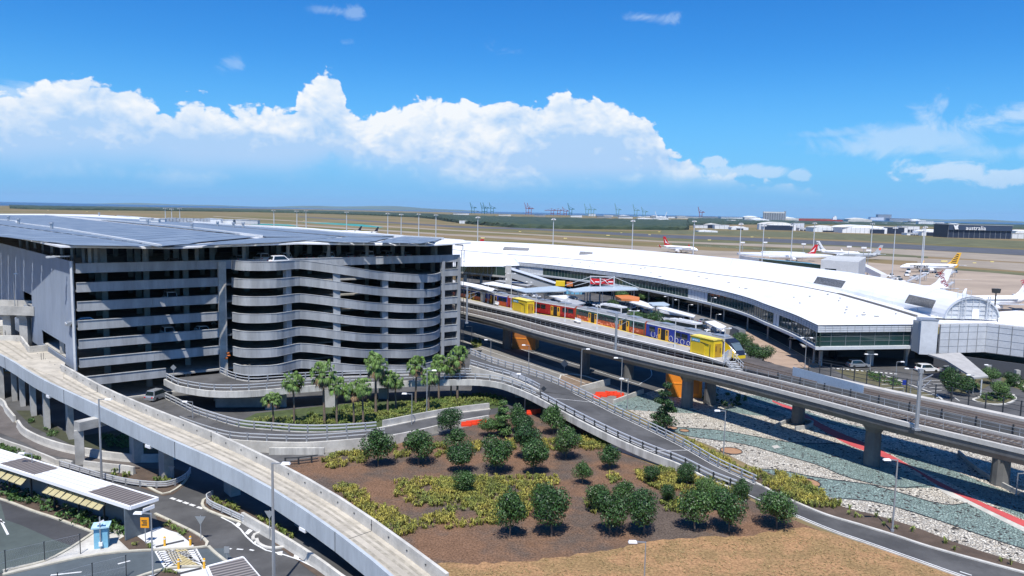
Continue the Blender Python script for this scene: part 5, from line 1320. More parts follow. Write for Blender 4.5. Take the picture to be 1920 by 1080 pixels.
# end face of the vault: framed half-disc with ladder and door
t = thing('vault_gable', 'arched grey framed gable with a ladder closing the end of the white vault', 'gable', FT9)
mb = MB(); N_ = 20; C0 = FT9.lerp(BF9, .5); ax = (BF9-FT9).normalized(); hw = (BF9-FT9).length/2; Hh = RG9.z-10
fr = Vector((ax.y, -ax.x, 0)); fr = fr if fr.y < 0 else -fr
arc = [C0-ax*hw*math.cos(math.pi*i/N_)+Vector((0,0,Hh*math.sin(math.pi*i/N_))) for i in range(N_+1)]
mb.v = [p for p in arc]; mb.face(tuple(range(N_+1))); obj('end_wall', mb, PAN, t)
mb = MB()
for i in range(N_): mb.bar(arc[i]+fr*.15, arc[i+1]+fr*.15, .5, .25)
for k_ in range(-3, 4):
    x_ = k_*hw/4; zt = Hh*math.sqrt(max(0, 1-(x_/hw)**2)); mb.bar(C0+ax*x_+fr*.1, C0+ax*x_+fr*.1+Vector((0,0,zt)), .14, .12)
for z in (1.0, 2.0, 3.0, 4.0):
    xx = hw*math.sqrt(1-(z/Hh)**2); mb.bar(C0-ax*xx+fr*.1+Vector((0,0,z)), C0+ax*xx+fr*.1+Vector((0,0,z)), .08, .1)
obj('frame', mb, STEELL, t)
mb = MB(); p = C0-ax*2.4+fr*.6
for s in (-.4, .4): mb.bar(p+ax*s, p+ax*s+Vector((0,0,6.2)), .08, .08)
for k_ in range(18): mb.bar(p-ax*.4+Vector((0,0,k_*.34)), p+ax*.4+Vector((0,0,k_*.34)), .06, .06)
for s in (-1.5, 1.5): mb.bar(p+ax*s+Vector((0,0,4.8)), p+ax*s+Vector((0,0,6.6)), .06, .06)
for z in (5.4, 6.4): mb.bar(p-ax*1.5+Vector((0,0,z)), p+ax*1.5+Vector((0,0,z)), .06, .06)
obj('ladder', mb, STEELL, t)
mb = MB(); mb.box(C0+ax*.7+fr*.12+Vector((0,0,1.2)), (1.5,.1,2.2), math.atan2(ax.y, ax.x)); obj('door', mb, WHITE, t)
mb = MB(); p = C0+ax*3+fr*.6; mb.tube(p, p+Vector((0,0,5.2)), .14); mb.tube(p+ax*.5, p+ax*.5+Vector((0,0,5.2)), .1); obj('flue', mb, STEELL, t)
mb = MB()
for i in range(14): 
    p = at(1718+i*12.5, 598-0.2*i if i < 4 else 597.5, 9.6); mb.bar(p, p+Vector((0,0,1.1)), .05, .05)
for z in (.6, 1.1): mb.bar(at(1718,598,9.6)+Vector((0,0,z)), at(1880,598,9.6)+Vector((0,0,z)), .05, .05)
obj('safety_rail', mb, STEELL, t)
# south wing with tall panels
w0, w1 = at(1763,608,9.4), at(1850,606.5,9.4); w2 = at(1925,614.5,9.4); w3 = at(2200,650,9.4)
SW = thing('terminal_wing', 'tall light grey panelled wing of the terminal running out of frame at the right', 'terminal', (w0.x, w0.y, 0))
mb = MB(); jb = MB()
for a, b in ((w0, w1), (w1, w2), (w2, w3)):
    zb = 3.0; mb.bar(Vector((a.x,a.y,(9.35+zb)/2)), Vector((b.x,b.y,(9.35+zb)/2)), .3, 9.35-zb)
    L = (b-a).length; n = max(2, int(L/2.4)); d = (b-a).normalized(); nn = Vector((d.y, -d.x, 0)); nn = nn if nn.y < 0 else -nn
    for k_ in range(n+1): q = a.lerp(b, k_/n)+nn*.18; jb.bar(Vector((q.x,q.y,zb)), Vector((q.x,q.y,9.35)), .12, .1)
    for z in (4.5, 6, 7.6, 8.8): jb.bar(Vector((a.x,a.y,z))+nn*.16, Vector((b.x,b.y,z))+nn*.16, .05, .05)
obj('wall', mb, PAN, SW); obj('panel_frame', jb, MATS['joint_grey'], SW)
roofp = [Vector((e2.x,e2.y,0))+Vector((0,.2,0)), Vector((w0.x,w0.y,0)), Vector((w1.x,w1.y,0)), Vector((w2.x,w2.y,0)), Vector((w3.x,w3.y,0))]+[Vector((at(*q, 9.6).x, at(*q, 9.6).y, 0)) for q in ((2200,610),(1950,590),(1874,597),(1800,596),(1770,596),(1725,594))]
obj('roof', MB().prism(roofp, 9.42, 9.62), ROOFW, SW)
mb = MB(); rp2 = [at(*q, 10.4) for q in ((1872,598),(1868,585),(1905,582),(2100,600),(2100,625),(1925,601))]; mb.prism([Vector((p.x,p.y,0)) for p in rp2], 9.62, 10.4); obj('upper_roof', mb, ROOFW, SW)
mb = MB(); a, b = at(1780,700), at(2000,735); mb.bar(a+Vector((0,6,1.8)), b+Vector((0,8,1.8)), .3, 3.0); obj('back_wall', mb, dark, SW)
mb = MB(); P = [Vector((p.x,p.y,0)) for p in (w0+Vector((0,1,0)), w1+Vector((0,1,0)), w2+Vector((0,1,0)), w3+Vector((0,1,0)), w3+Vector((0,40,0)), w0+Vector((0,40,0)))]; mb.prism(P, 2.7, 2.95); obj('soffit', mb, CONC, SW)
for px, py in ((1792,708),(1860,712),(1915,722)): p = at(px, py); mb = MB(); mb.box((p.x, p.y+1.5, 1.35), (.8,.8,2.7)); obj('column', mb, CONC, SW)
# covered footway from the wing to the planted island
t = thing('covered_footway', 'sloping grey canopy roof leading from the terminal wing to the planted island', 'canopy', at(1800,705))
P = pl([(1740,664,4.6),(1800,661,4.6),(1853,705,3.4),(1826,708,3.4),(1772,674,4.5)]); mb = MB(); mb.prism([Vector((p.x,p.y,0)) for p in P], [p.z-.3 for p in P], [p.z for p in P]); obj('roof', mb, mat('footway_roof', (.40,.39,.37), .7, .15, .5), t)
for px, py in ((1838,745),(1812,735),(1790,720)): p = at(px, py); mb = MB(); mb.tube(p, p+Vector((0,0,3.3)), .12); obj('column', mb, OFFW, t)
# pier lounge behind the roof (oval roof, glass band) and white annexe
a = at(1470,500,11); t = thing('departure_lounge', 'low lounge with a stepped oval white roof rising behind the terminal vault', 'building', (a.x, a.y, 0))
cx = at(1495,478,9.5)
def oval(c, rx, ry, n=28): return [c+Vector((rx*math.cos(6.2832*i/n), ry*math.sin(6.2832*i/n), 0)) for i in range(n)]
D_ = at(1471,481,10).y; c = at(1471,477,10); rx = (at(1559,481,10)-at(1372,476,10)).length/2
mb = MB(); mb.prism([Vector((p.x,p.y,0)) for p in oval(c, rx, 16)], 9.3, 10.2); obj('roof', mb, ROOFW, t)
c2_ = at(1468,473.5,11); mb = MB(); mb.prism([Vector((p.x,p.y,0)) for p in oval(c2_, rx*.46, 9)], 10.2, 11.3); obj('upper_roof', mb, ROOFW, t)
mb = MB(); p, q = at(1428,497,6), at(1538,509,6); ax_ = (q-p); mb.prism([Vector((p.x,p.y,0)), Vector((q.x,q.y,0)), Vector((q.x,q.y+14,0)), Vector((p.x,p.y+14,0))], 4, 9.28); obj('glazing', mb, GLASSG, t)
mb = MB(); p, q = at(1395,491,6), at(1428,496.8,6); mb.prism([Vector((p.x,p.y,0)), Vector((q.x,q.y,0)), Vector((q.x,q.y+10,0)), Vector((p.x,p.y+10,0))], 4, 9.27); obj('wall_panels', mb, PAN, t)
a = at(1590,505,8.5); t = thing('pier_annexe', 'white box annexe with a ribbed roof and one dark window right of the oval lounge', 'building', (a.x, a.y, 0))
P = pl([(1538,511,7),(1609,516,7),(1624,482,12.9),(1560,480,12.9)]); P = [Vector((p.x,p.y,0)) for p in P]; p0, p1 = P[0], P[1]
z9 = zat(p0, 487); mb = MB(); mb.prism(P, 0, z9); obj('wall', mb, OFFW, t)
mb = MB()
for i in range(12): mb.bar(P[0].lerp(P[3], (i+.5)/12)+Vector((0,0,z9+.1)), P[1].lerp(P[2], (i+.5)/12)+Vector((0,0,z9+.1)), .6, .25)
obj('roof_ribs', mb, mat('rib_grey', (.55,.55,.54), .6), t)
mb = MB(); a, b = P[0].lerp(P[1], .12), P[0].lerp(P[1], .42); mb.bar(a+Vector((0,-.1,z9*.62)), b+Vector((0,-.1,z9*.62)), .15, 2.2); obj('window', mb, GLASS, t)
# boarding bridge sloping down to the right
a, b = at(1612,494,8), at(1657,516,4); t = thing('boarding_bridge', 'white boarding bridge sloping down right from the annexe to the apron', 'air bridge', (a.x, a.y, 0))
mb = MB(); mb.bar(Vector((a.x,a.y,7.2)), Vector((b.x,b.y,3.0)), 3, 2.8); obj('tunnel', mb, WHITE, t)
mb = MB(); mb.bar(Vector((a.x,a.y,8.62)), Vector((b.x,b.y,4.42)), 3.2, .12); obj('tunnel_roof', mb, MATS['rib_grey'], t)
for q in (.35, .85): p = a.lerp(b, q); mb = MB(); mb.tube((p.x,p.y,0), (p.x,p.y,5.5-3*q), .3); obj('leg', mb, STEEL, t)
# ---- forecourt: tan paving, kerbside road, bridge, canopies
TAN = mat('tan_paving', (.36,.26,.19), .9, .15, .4)
lay('forecourt_paving', [(1400,615),(1425,624),(1451,638),(1533,683),(1536,690),(1490,689),(1470,700),(1445,688),(1420,662),(1392,634),(1380,622)], 3, TAN)
lay('forecourt_road', [(1180,560),(1240,568),(1303,588),(1380,612),(1400,615),(1392,634),(1370,632),(1310,606),(1260,592),(1200,572)], 3, ASPHL)
mb = MB(); mb.sweep(curve([(1240,566),(1303,587),(1380,610),(1425,623),(1451,637),(1500,664),(1534,684)], .02), [(0,0),(.3,0),(.3,.02),(0,.02)]); struct('kerb_line', mb, mat('cream_line', (.66,.55,.33), .8))
mb = MB()
for i in range(7): mb.bar(at(1310+i*16,604+i*8)+Vector((0,0,.03)), at(1318+i*16,608+i*8)+Vector((0,0,.03)), .15, .01)
for i in range(14):
    x_ = 1560+i*9; mb.bar(at(x_,690.5+i*.8)+Vector((0,0,.03)), at(x_+5,691+i*.8)+Vector((0,0,.03)), .8, .01)
for i in range(9):
    mb.bar(at(1650+i*3,714+i*7)+Vector((0,0,.03)), at(1690+i*2,712+i*7.2)+Vector((0,0,.03)), .14, .01); mb.bar(at(1720+i*2,715+i*6.5)+Vector((0,0,.03)), at(1765+i*1,713+i*6.5)+Vector((0,0,.03)), .14, .01)
for L in ([(1830,770),(1850,780),(1900,792),(2000,812)],[(1800,752),(1790,745)]): mb.sweep(curve(L, .03), [(0,0),(.15,0),(.15,.01),(0,.01)])
struct('road_markings', mb, WHITEL)
BEDT = mat('terminal_bed', (.11,.10,.05), .95, .3, .5, .4, 6)
for i, q in enumerate(([(1565,694),(1620,694),(1660,708),(1740,738),(1760,748),(1730,752),(1700,742),(1640,722),(1600,712)],[(1835,744),(1870,736),(1902,742),(1904,750),(1885,758),(1850,757),(1822,750)],[(1780,705),(1830,700),(1860,715),(1840,730),(1800,738),(1770,720)],[(1880,703),(1960,722),(1960,745),(1920,733),(1880,718)],[(1440,688),(1500,702),(1540,712),(1600,730),(1660,748),(1640,752),(1560,735),(1440,706)])):
    lay('planting_bed', q, 4, BEDT, True)
mb = MB()
for L in ([(1625,696),(1665,708),(1745,738),(1764,750)],[(1835,745),(1822,751),(1850,758.5),(1886,759),(1906,750),(1902,741)],[(1885,703),(1915,725),(1960,742)]): mb.sweep(curve(L, 0, 1), [(0,0),(.4,0),(.4,.18),(0,.18)])
struct('kerb', mb, CONCL)
# ---------------------------------------------------------------- vegetation
def round_tree(seed, leaf, conic=0, n=4600, ls=.125, name='round_tree'):
    rnd = random.Random(seed); t = thing(name, 'x', 'tree', (0,0,0))
    mb = MB(); top = Vector((rnd.uniform(-.05,.05), rnd.uniform(-.05,.05), 1.15)); mb.tube((0,0,0), top, .055, .035, 6)
    for _ in range(5):
        a = rnd.uniform(0, 6.28); mb.tube(top*rnd.uniform(.6, .95), Vector((math.cos(a)*.55, math.sin(a)*.55, rnd.uniform(1.1, 1.7))), .022, .008, 4)
    obj('trunk', mb, BARK, t)
    mb = MB()
    if conic: mb.leaves((0,0,1.15), (1.14,1.14,.78), int(n*.62), ls, rnd, .5, lumps=8); mb.leaves((0,0,1.6), (.6,.6,.75), int(n*.38), ls, rnd, .5, lumps=4)
    else: mb.leaves((0,0,1.42), (1.18,1.18,.90), n, ls, rnd, .5, lumps=9)
    obj('crown', mb, leaf, t); return t
protos = [round_tree(1, LEAF), round_tree(2, LEAF), round_tree(3, LEAF, 1), round_tree(4, LEAF2), round_tree(5, LEAF, 1)]
used = set()
def put_tree(k, px, pyb, wpx, ptop, label, group=None, rz=None):
    p = at(px, pyb); ppm = F/p.y; r = wpx/2/ppm*1.06; h = max(1.2, zat(p, ptop)); hs = {0:2.2,1:2.2,2:2.3,3:2.2,4:2.3}[k]
    sc = (r, r, h/hs); rz = random.uniform(0, 6.28) if rz is None else rz
    if k not in used:
        used.add(k); t = protos[k]; t.location = p; t.rotation_euler = (0,0,rz); t.scale = sc; t['label'] = label
        if group: t['group'] = group
        return t
    return dup(protos[k], p, rz, sc, label, group)
GT = [ # variant, x, base y, crown width, top y, label
 (2,709,874,58,796,'tallest dense tree at the left end of the mulch garden beside the yellow grasses'),
 (0,785,872,54,806,'round dark tree second from the left end of the mulch garden'),
 (1,845,816,46,768,'dark tree hard against the grey wall, back left of the mulch garden'),
 (4,855,848,50,796,'tapering tree between the wall tree and the front tree in the left clump'),
 (0,865,886,50,830,'round tree at the front of the left clump with bare mulch around its trunk'),
 (1,869,928,40,884,'low bushy tree touching the ground at the left edge of the yellow grasses'),
 (0,929,887,54,818,'round tree standing alone on mulch between the left and middle clumps'),
 (3,915,818,34,779,'small thin airy tree before the red barriers at the garden wall'),
 (2,971,812,42,752,'narrow tree behind the middle clump under the ring road'),
 (1,978,830,42,778,'dark tree at the back of the middle clump just before the ring road shade'),
 (0,988,862,50,798,'rear tree of the touching pair in the middle of the garden'),
 (1,1000,888,52,826,'front tree of the touching pair in the middle of the garden'),
 (4,1037,814,48,750,'tall dark tree pressed against the ring road beam'),
 (0,1061,860,50,800,'round tree standing alone just below the long ramp'),
 (2,1142,880,42,828,'upright tree beside the pale retaining wall of the long ramp'),
 (4,1092,908,36,858,'small pointed tree on open mulch in the centre of the garden'),
 (4,956,1008,60,902,'biggest tall tree rising from the front yellow grass patch'),
 (0,1021,975,46,904,'tree half hidden behind the wide front centre tree'),
 (1,1034,1006,64,918,'wide round tree at the front centre with dense shadow below'),
 (1,1118,960,42,908,'tree at the back left of the front right cluster'),
 (0,1143,1003,58,922,'front left tree of the front right cluster'),
 (4,1172,950,46,894,'rear tree in the middle of the front right cluster'),
 (1,1207,1002,64,922,'front wide tree of the front right cluster'),
 (0,1223,908,28,872,'small bush-like tree in the grasses nearest the ramp wall'),
 (0,1253,945,28,908,'small tree in the middle of the right grass patch'),
 (1,1288,912,35,870,'dark compact tree touching the foot of the long ramp wall'),
 (1,1302,996,62,920,'round tree left of the last two in the front right row'),
 (3,1321,938,36,890,'small lighter tree behind the right row amid tall grasses'),
 (1,1366,997,64,920,'round tree second from the right in the front row'),
 (2,1390,940,38,894,'dark tree at the very foot of the long ramp by the road'),
 (0,1456,991,68,922,'perfectly round tree alone at the right end beside the road'),
 (3,1345,955,34,905,'light green small tree between two front row trees at the right'),
]
for k, x_, yb, w, yt, lb in GT: put_tree(k, x_, yb, w, yt, lb, 'planted trees in the mulch garden')
# loose pine-like trees
def pine(px, pyb, wpx, ptop, label, seed, tiers=6, leafm=LEAF2):
    rnd = random.Random(seed); p = at(px, pyb); r = wpx/2/(F/p.y); h = zat(p, ptop); t = thing('pine_tree', label, 'tree', p)
    mb = MB(); mb.tube(p, p+Vector((0,0,h*.97)), r*.09, r*.02, 6)
    for k in range(16):
        a = rnd.uniform(0, 6.28); z = h*rnd.uniform(.12, .85); q = r*(1-z/h)*.9+.2; mb.tube(p+Vector((0,0,z)), p+Vector((math.cos(a)*q, math.sin(a)*q, z+.3)), r*.025, r*.01, 4)
    obj('trunk', mb, BARK, t); mb = MB()
    for k in range(tiers*4):
        u = (k//4+.5)/tiers; a = rnd.uniform(0, 6.28); z = h*(.10+.86*u); q = r*(1.05-u*.85)*rnd.uniform(.25, .75)*(1 if k//4 % 2 else .75); rr = r*(.50-.28*u)*rnd.uniform(.8, 1.25)
        mb.leaves(p+Vector((math.cos(a)*q, math.sin(a)*q, z)), (rr*1.25, rr*1.25, rr*.8), 420, .26 if r > 1.5 else .16, rnd, .35, lumps=3)
    obj('crown', mb, leafm, t)
pine(1246,812,58,712,'tall loose two-tiered tree standing on the pebbles beside the long ramp',5,6,LEAF)
pine(943,818,50,746,'feathery yellow-green pine among the dark trees at the back of the garden',6,5,LEAF2)
# palms
def palm_proto(seed):
    rnd = random.Random(seed); t = thing('palm_tree', 'x', 'palm', (0,0,0)); mb = MB()
    prev = Vector((0,0,0)); 
    for i in range(8):
        q = Vector((math.sin(i*.5+seed)*.06, math.cos(i*.4+seed)*.05, 6.6*(i+1)/8)); mb.tube(prev, q, .19-.008*i, .18-.008*i, 7, cap=(i in (0,7))); prev = q
    obj('trunk', mb, mat('palm_trunk', (.20,.15,.11), .9, .3, 3, .4, 12), t)
    cr_, sk_ = MB(), MB(); top = prev
    for i in range(64):
        a = rnd.uniform(0, 6.28); e = rnd.uniform(-.95, 1.2); dead = e < -.6
        L = rnd.uniform(.85, 1.4); d = Vector((math.cos(a)*math.cos(e), math.sin(a)*math.cos(e), math.sin(e))); mbx = sk_ if dead else cr_
        hub = top+d*L; s = Vector((-math.sin(a), math.cos(a), 0)); up = s.cross(d)
        mbx.bar(top, hub, .04, .03)
        for k in range(11):
            f = (k-5)/5*1.15; dd = (d*math.cos(f)+s*math.sin(f)).normalized(); bl = rnd.uniform(.6, .85); m_ = hub+dd*bl*.55+up*.03; tip = hub+dd*bl*.85+Vector((0,0,-rnd.uniform(.35, .85))); w = s*math.cos(f)*.08-d*math.sin(f)*.08
            o = len(mbx.v); mbx.v += [hub-w*.3, hub+w*.3, m_+w, m_-w, tip]; mbx.face((o,o+1,o+2,o+3)); mbx.face((o+3,o+2,o+4))
    obj('crown', cr_, PALM, t); obj('dead_skirt', sk_, mat('dead_frond', (.20,.13,.07), .9, island=.5), t); return t
pps = [palm_proto(1), palm_proto(2), palm_proto(5)]
PALMS = [(512,800,740,726,'stocky palm at the left end of the row below the ring road'),(551,797,702,706,'palm second from the left end of the row, beside a pier'),(608,795,684,691,'tall palm third from the left with a browned skirt'),(632,797,712,0,'lower bushy palm just right of the tall third palm'),(681,797,714,0,'palm with a small white box at its foot by the loop road'),
 (704,778,668,0,'tallest palm in the middle of the row in front of the ramp bands'),(727,775,700,0,'full palm right of the tallest palm'),(742,770,706,0,'slim palm tucked behind the full middle palm'),(780,760,672,0,'tall palm with an orange flower spike right of the middle'),(804,772,696,0,'leafy palm beside the thin lamp post right of the middle'),
 (823,753,670,0,'palm left of the ladder with crown over the ring road'),(858,750,654,0,'big pale drooping palm at the right end nearest the ladder'),(846,748,680,0,'short palm half behind the big pale palm at the right end'),(663,798,722,0,'small palm between the two bushy palms left of the middle')]
for i, (x_, yb, yt, _, lb) in enumerate(PALMS):
    p = at(x_, yb); h = zat(p, yt); s = h/7.6; k = i % 3
    if i < 3: t = pps[k]; t.location = p; t['label'] = lb; t['group'] = 'fan palms below the ring road'; t.scale = (max(.9, s*.95),)*2+(s,); t.rotation_euler = (0,0,i*1.3)
    else: dup(pps[k], p, random.uniform(0, 6), (max(.9, s*.95), max(.9, s*.95), s), lb, 'fan palms below the ring road')
# strappy ground cover
def inpoly(x, y, P):
    c = False; n = len(P); j = n-1
    for i in range(n):
        if (P[i].y > y) != (P[j].y > y) and x < (P[j].x-P[i].x)*(y-P[i].y)/(P[j].y-P[i].y)+P[i].x: c = not c
        j = i
    return c
def cover(name, polys, dens, h, m, label, cat, blades=10, seed=1, z=0, w=.045, clump=.36, bushy=False):
    rnd = random.Random(seed); mb = MB()
    for poly in polys:
        P = smoothpoly(poly) if len(poly) > 4 else pl(poly)
        x0, x1 = min(p.x for p in P), max(p.x for p in P); y0, y1 = min(p.y for p in P), max(p.y for p in P)
        n = int((x1-x0)*(y1-y0)*dens)
        for _ in range(n):
            x, y = rnd.uniform(x0, x1), rnd.uniform(y0, y1)
            if not inpoly(x, y, P) or math.sin(x*1.3+seed)*math.sin(y*.9)+math.sin(x*.37)*math.cos(y*.41+1) < -1.05+rnd.random()*.3: continue
            hh = h*rnd.uniform(.6, 1.25); c = Vector((x, y, z))
            if bushy: mb.leaves(c+Vector((0,0,hh*.5)), (hh*.75, hh*.75, hh*.6), blades*3, w*2.4, rnd, .35, lumps=3); continue
            for k in range(blades):
                a = rnd.uniform(0, 6.28); d = Vector((math.cos(a), math.sin(a), 0)); s = Vector((-d.y, d.x, 0))*w*rnd.uniform(.7, 1.3); r = clump*rnd.uniform(.3, 1.2)
                b0 = c+d*.05; m_ = c+d*r*.5+Vector((0,0,hh*rnd.uniform(.6, 1))); tp = c+d*r*1.3+Vector((0,0,hh*rnd.uniform(.4, .9)))
                o = len(mb.v); mb.v += [b0-s, b0+s, m_+s, m_-s, tp]; mb.face((o,o+1,o+2,o+3)); mb.face((o+3,o+2,o+4))
    o = obj(name, mb, m); tag(o, label, cat, kind='stuff'); return o
cover('ground_cover', [[(592,874),(622,856),(672,849),(694,858),(672,872),(620,880)],[(736,840),(762,836),(770,856),(742,862)],[(808,838),(830,832),(845,850),(818,860)],
  [(623,918),(653,910),(687,927),(700,947),(738,957),(752,973),(782,984),(772,1002),(745,1006),(715,992),(686,967)],[(720,916),(753,902),(800,899),(880,905),(890,935),(830,950),(767,947)],
  [(795,905),(860,898),(930,897),(1040,897),(1042,915),(1012,930),(1000,936),(990,970),(940,976),(930,984),(800,994),(792,975),(830,958),(870,938)]], 8.0, .66, STRAP, 'yellow-green strap grasses filling the left and front of the mulch garden', 'ground cover', seed=1)
cover('ground_cover', [[(883,832),(905,830),(903,846),(886,848)],[(946,830),(966,826),(968,846),(950,848)],[(1013,828),(1040,824),(1048,846),(1018,848)],[(1083,822),(1130,820),(1160,834),(1104,846),(1086,840)],
  [(1137,894),(1166,887),(1168,904),(1143,908)],[(1190,886),(1215,880),(1265,884),(1350,906),(1392,918),(1400,938),(1350,952),(1268,962),(1235,950),(1243,924),(1200,904)],[(1093,942),(1116,948),(1124,968),(1106,964)]], 8.0, .66, STRAP, 'yellow-green strap grasses below the long ramp at the right of the garden', 'ground cover', seed=2)
cover('ground_cover', [[(1404,880),(1425,884),(1452,889),(1500,898),(1530,920),(1574,938),(1576,950),(1540,957),(1505,946),(1465,930),(1425,908)],[(1282,824),(1300,832),(1360,862),(1405,886),(1396,892),(1330,862),(1285,838)]], 9.0, .72, STRAP, 'yellow grass verge between the garden road and the pebble pattern', 'ground cover', seed=3)
cover('ground_cover', [[(1562,946),(1610,958),(1700,990),(1710,1006),(1640,984),(1570,960)],[(1700,990),(1800,1022),(1920,1062),(2000,1085),(1990,1096),(1880,1062),(1710,1008)]], .35, .6, STRAPG, 'sparse green tufts in the mulch strip along the garden road', 'ground cover', seed=4)
cover('shrub_bed', [[(600,792),(690,776),(730,764),(840,748),(852,768),(800,782),(720,790),(640,800)],[(560,795),(620,780),(700,765),(780,755),(780,770),(700,785),(620,800)],[(800,755),(870,742),(935,745),(948,756),(925,764),(850,775),(800,786)],[(470,790),(560,780),(640,765),(700,752),(700,760),(560,800),(480,800)],[(880,640),(900,636),(905,648),(890,655)]], 4.0, .6, STRAPG, 'mixed green and yellow shrubs on the bank under the fan palms', 'shrubs', seed=5)
cover('shrub_bed', [[(0,900),(50,905),(120,935),(180,965),(225,975),(234,1004),(200,1000),(160,990),(100,965),(50,948),(0,930)]], 1.6, .85, LEAF2, 'broad-leaved green planting between the bus shelter and the car park kerb', 'shrubs', blades=14, seed=6, w=.14, bushy=True)
cover('lawn_tufts', [[(830,1066),(1000,1054),(1250,1016),(1400,1008),(1500,996),(1640,1034),(1760,1078),(1600,1100),(1200,1120),(900,1120)]], 4.0, .10, mat('straw', (.34,.24,.11), .9, island=.5), 'short straw tufts scattered over the dry lawn', 'dry grass', blades=6, seed=14, w=.03, clump=.16)
cover('hedge', [[(-100,800),(0,843),(45,856),(108,872),(106,866),(50,848),(0,832),(-100,790)]], 5.0, .5, LEAF2, 'low clipped hedge running behind the white bus shelter roof', 'hedge', blades=12, seed=7, w=.1, bushy=True)
cover('shrub_bed', [[(205,884),(245,880),(250,895),(215,898)],[(285,900),(318,898),(322,906),(292,908)],[(398,936),(430,944),(455,952),(445,962),(420,954),(400,948)],[(470,962),(520,985),(560,1010),(548,1012),(500,990)]], 3.5, .6, STRAPG, 'green and straw coloured tufts on the traffic islands under the curved ramp', 'shrubs', seed=8)
cover('shrub_bed', [[(52,785),(62,790),(60,805),(50,798)],[(84,805),(108,812),(112,824),(92,822)],[(185,815),(240,822),(242,842),(200,838)],[(250,832),(275,838),(270,848)]], 3.0, .6, LEAF2, 'dark green ground cover in the shade below the curved ramp', 'shrubs', blades=12, seed=9, w=.1, bushy=True)
cover('shrub_bed', [[(305,975),(330,985),(358,1005),(378,1018),(372,1024),(350,1010),(312,990)],[(280,1090),(318,1068),(334,1078)],[(245,1020),(280,1018),(284,1028),(250,1030)]], 2.2, .4, STRAPG, 'dry little tufts in the narrow beds by the hatched crossing', 'shrubs', seed=10)
cover('shrub_bed', [[(1840,742),(1870,737),(1898,742),(1898,752),(1860,754),(1842,750)],[(1625,697),(1668,710),(1690,722),(1660,722),(1630,708)],[(1885,700),(1925,722),(1950,740),(1915,735),(1888,718)],[(1780,708),(1826,712),(1838,728),(1800,736)],[(1480,700),(1540,712),(1620,735),(1600,738),(1500,712)]], 1.5, .75, LEAF2, 'green and golden shrubs in the planted islands before the terminal', 'shrubs', blades=12, seed=11, w=.12, bushy=True)
cover('shrub_bed', [[(1310,745),(1360,740),(1400,750),(1380,762),(1330,758)]], 1.2, .6, LEAF2, 'dark shrubs in the shade beneath the viaducts', 'shrubs', blades=12, seed=12, w=.12, bushy=True)
# trees around the station forecourt and terminal
FT = [(3,1167,562,22,544,'small yellow-green tree under the stayed canopy'),(0,1147,580,24,562,'small tree left of the orange canopy in the forecourt'),(3,1208,566,18,548,'small tree between the orange canopy and terminal glass'),(3,1169,590,20,573,'small golden tree below the orange canopy'),(1,1238,570,18,556,'small tree at the terminal kerb right of the orange canopy'),
 (3,1195,612,34,582,'left half of the broad bright green tree behind the train'),(0,1222,614,40,584,'right half of the broad bright green tree behind the train'),(1,1252,618,24,600,'small dark tree behind the blue carriage'),(0,1376,668,22,634,'slim dark tree beside the train nose'),(1,1392,663,34,624,'larger dark tree just beyond the train nose'),(0,1407,678,26,640,'middle tree of the row beyond the train nose'),(0,1430,682,40,648,'rightmost tree of the row beyond the train nose'),
 (1,1782,748,36,690,'left tree beneath the sloping covered footway'),(0,1803,742,34,702,'right tree beneath the sloping covered footway'),(3,1858,720,30,686,'green tree by the terminal wing columns'),(3,1876,748,30,712,'round tree in the kerbed island at the far right'),(0,1896,724,26,698,'bushy tree at the right edge in front of the terminal wing')]
for k, x_, yb, w, yt, lb in FT: put_tree(k, x_, yb, w, yt, lb, 'forecourt trees')
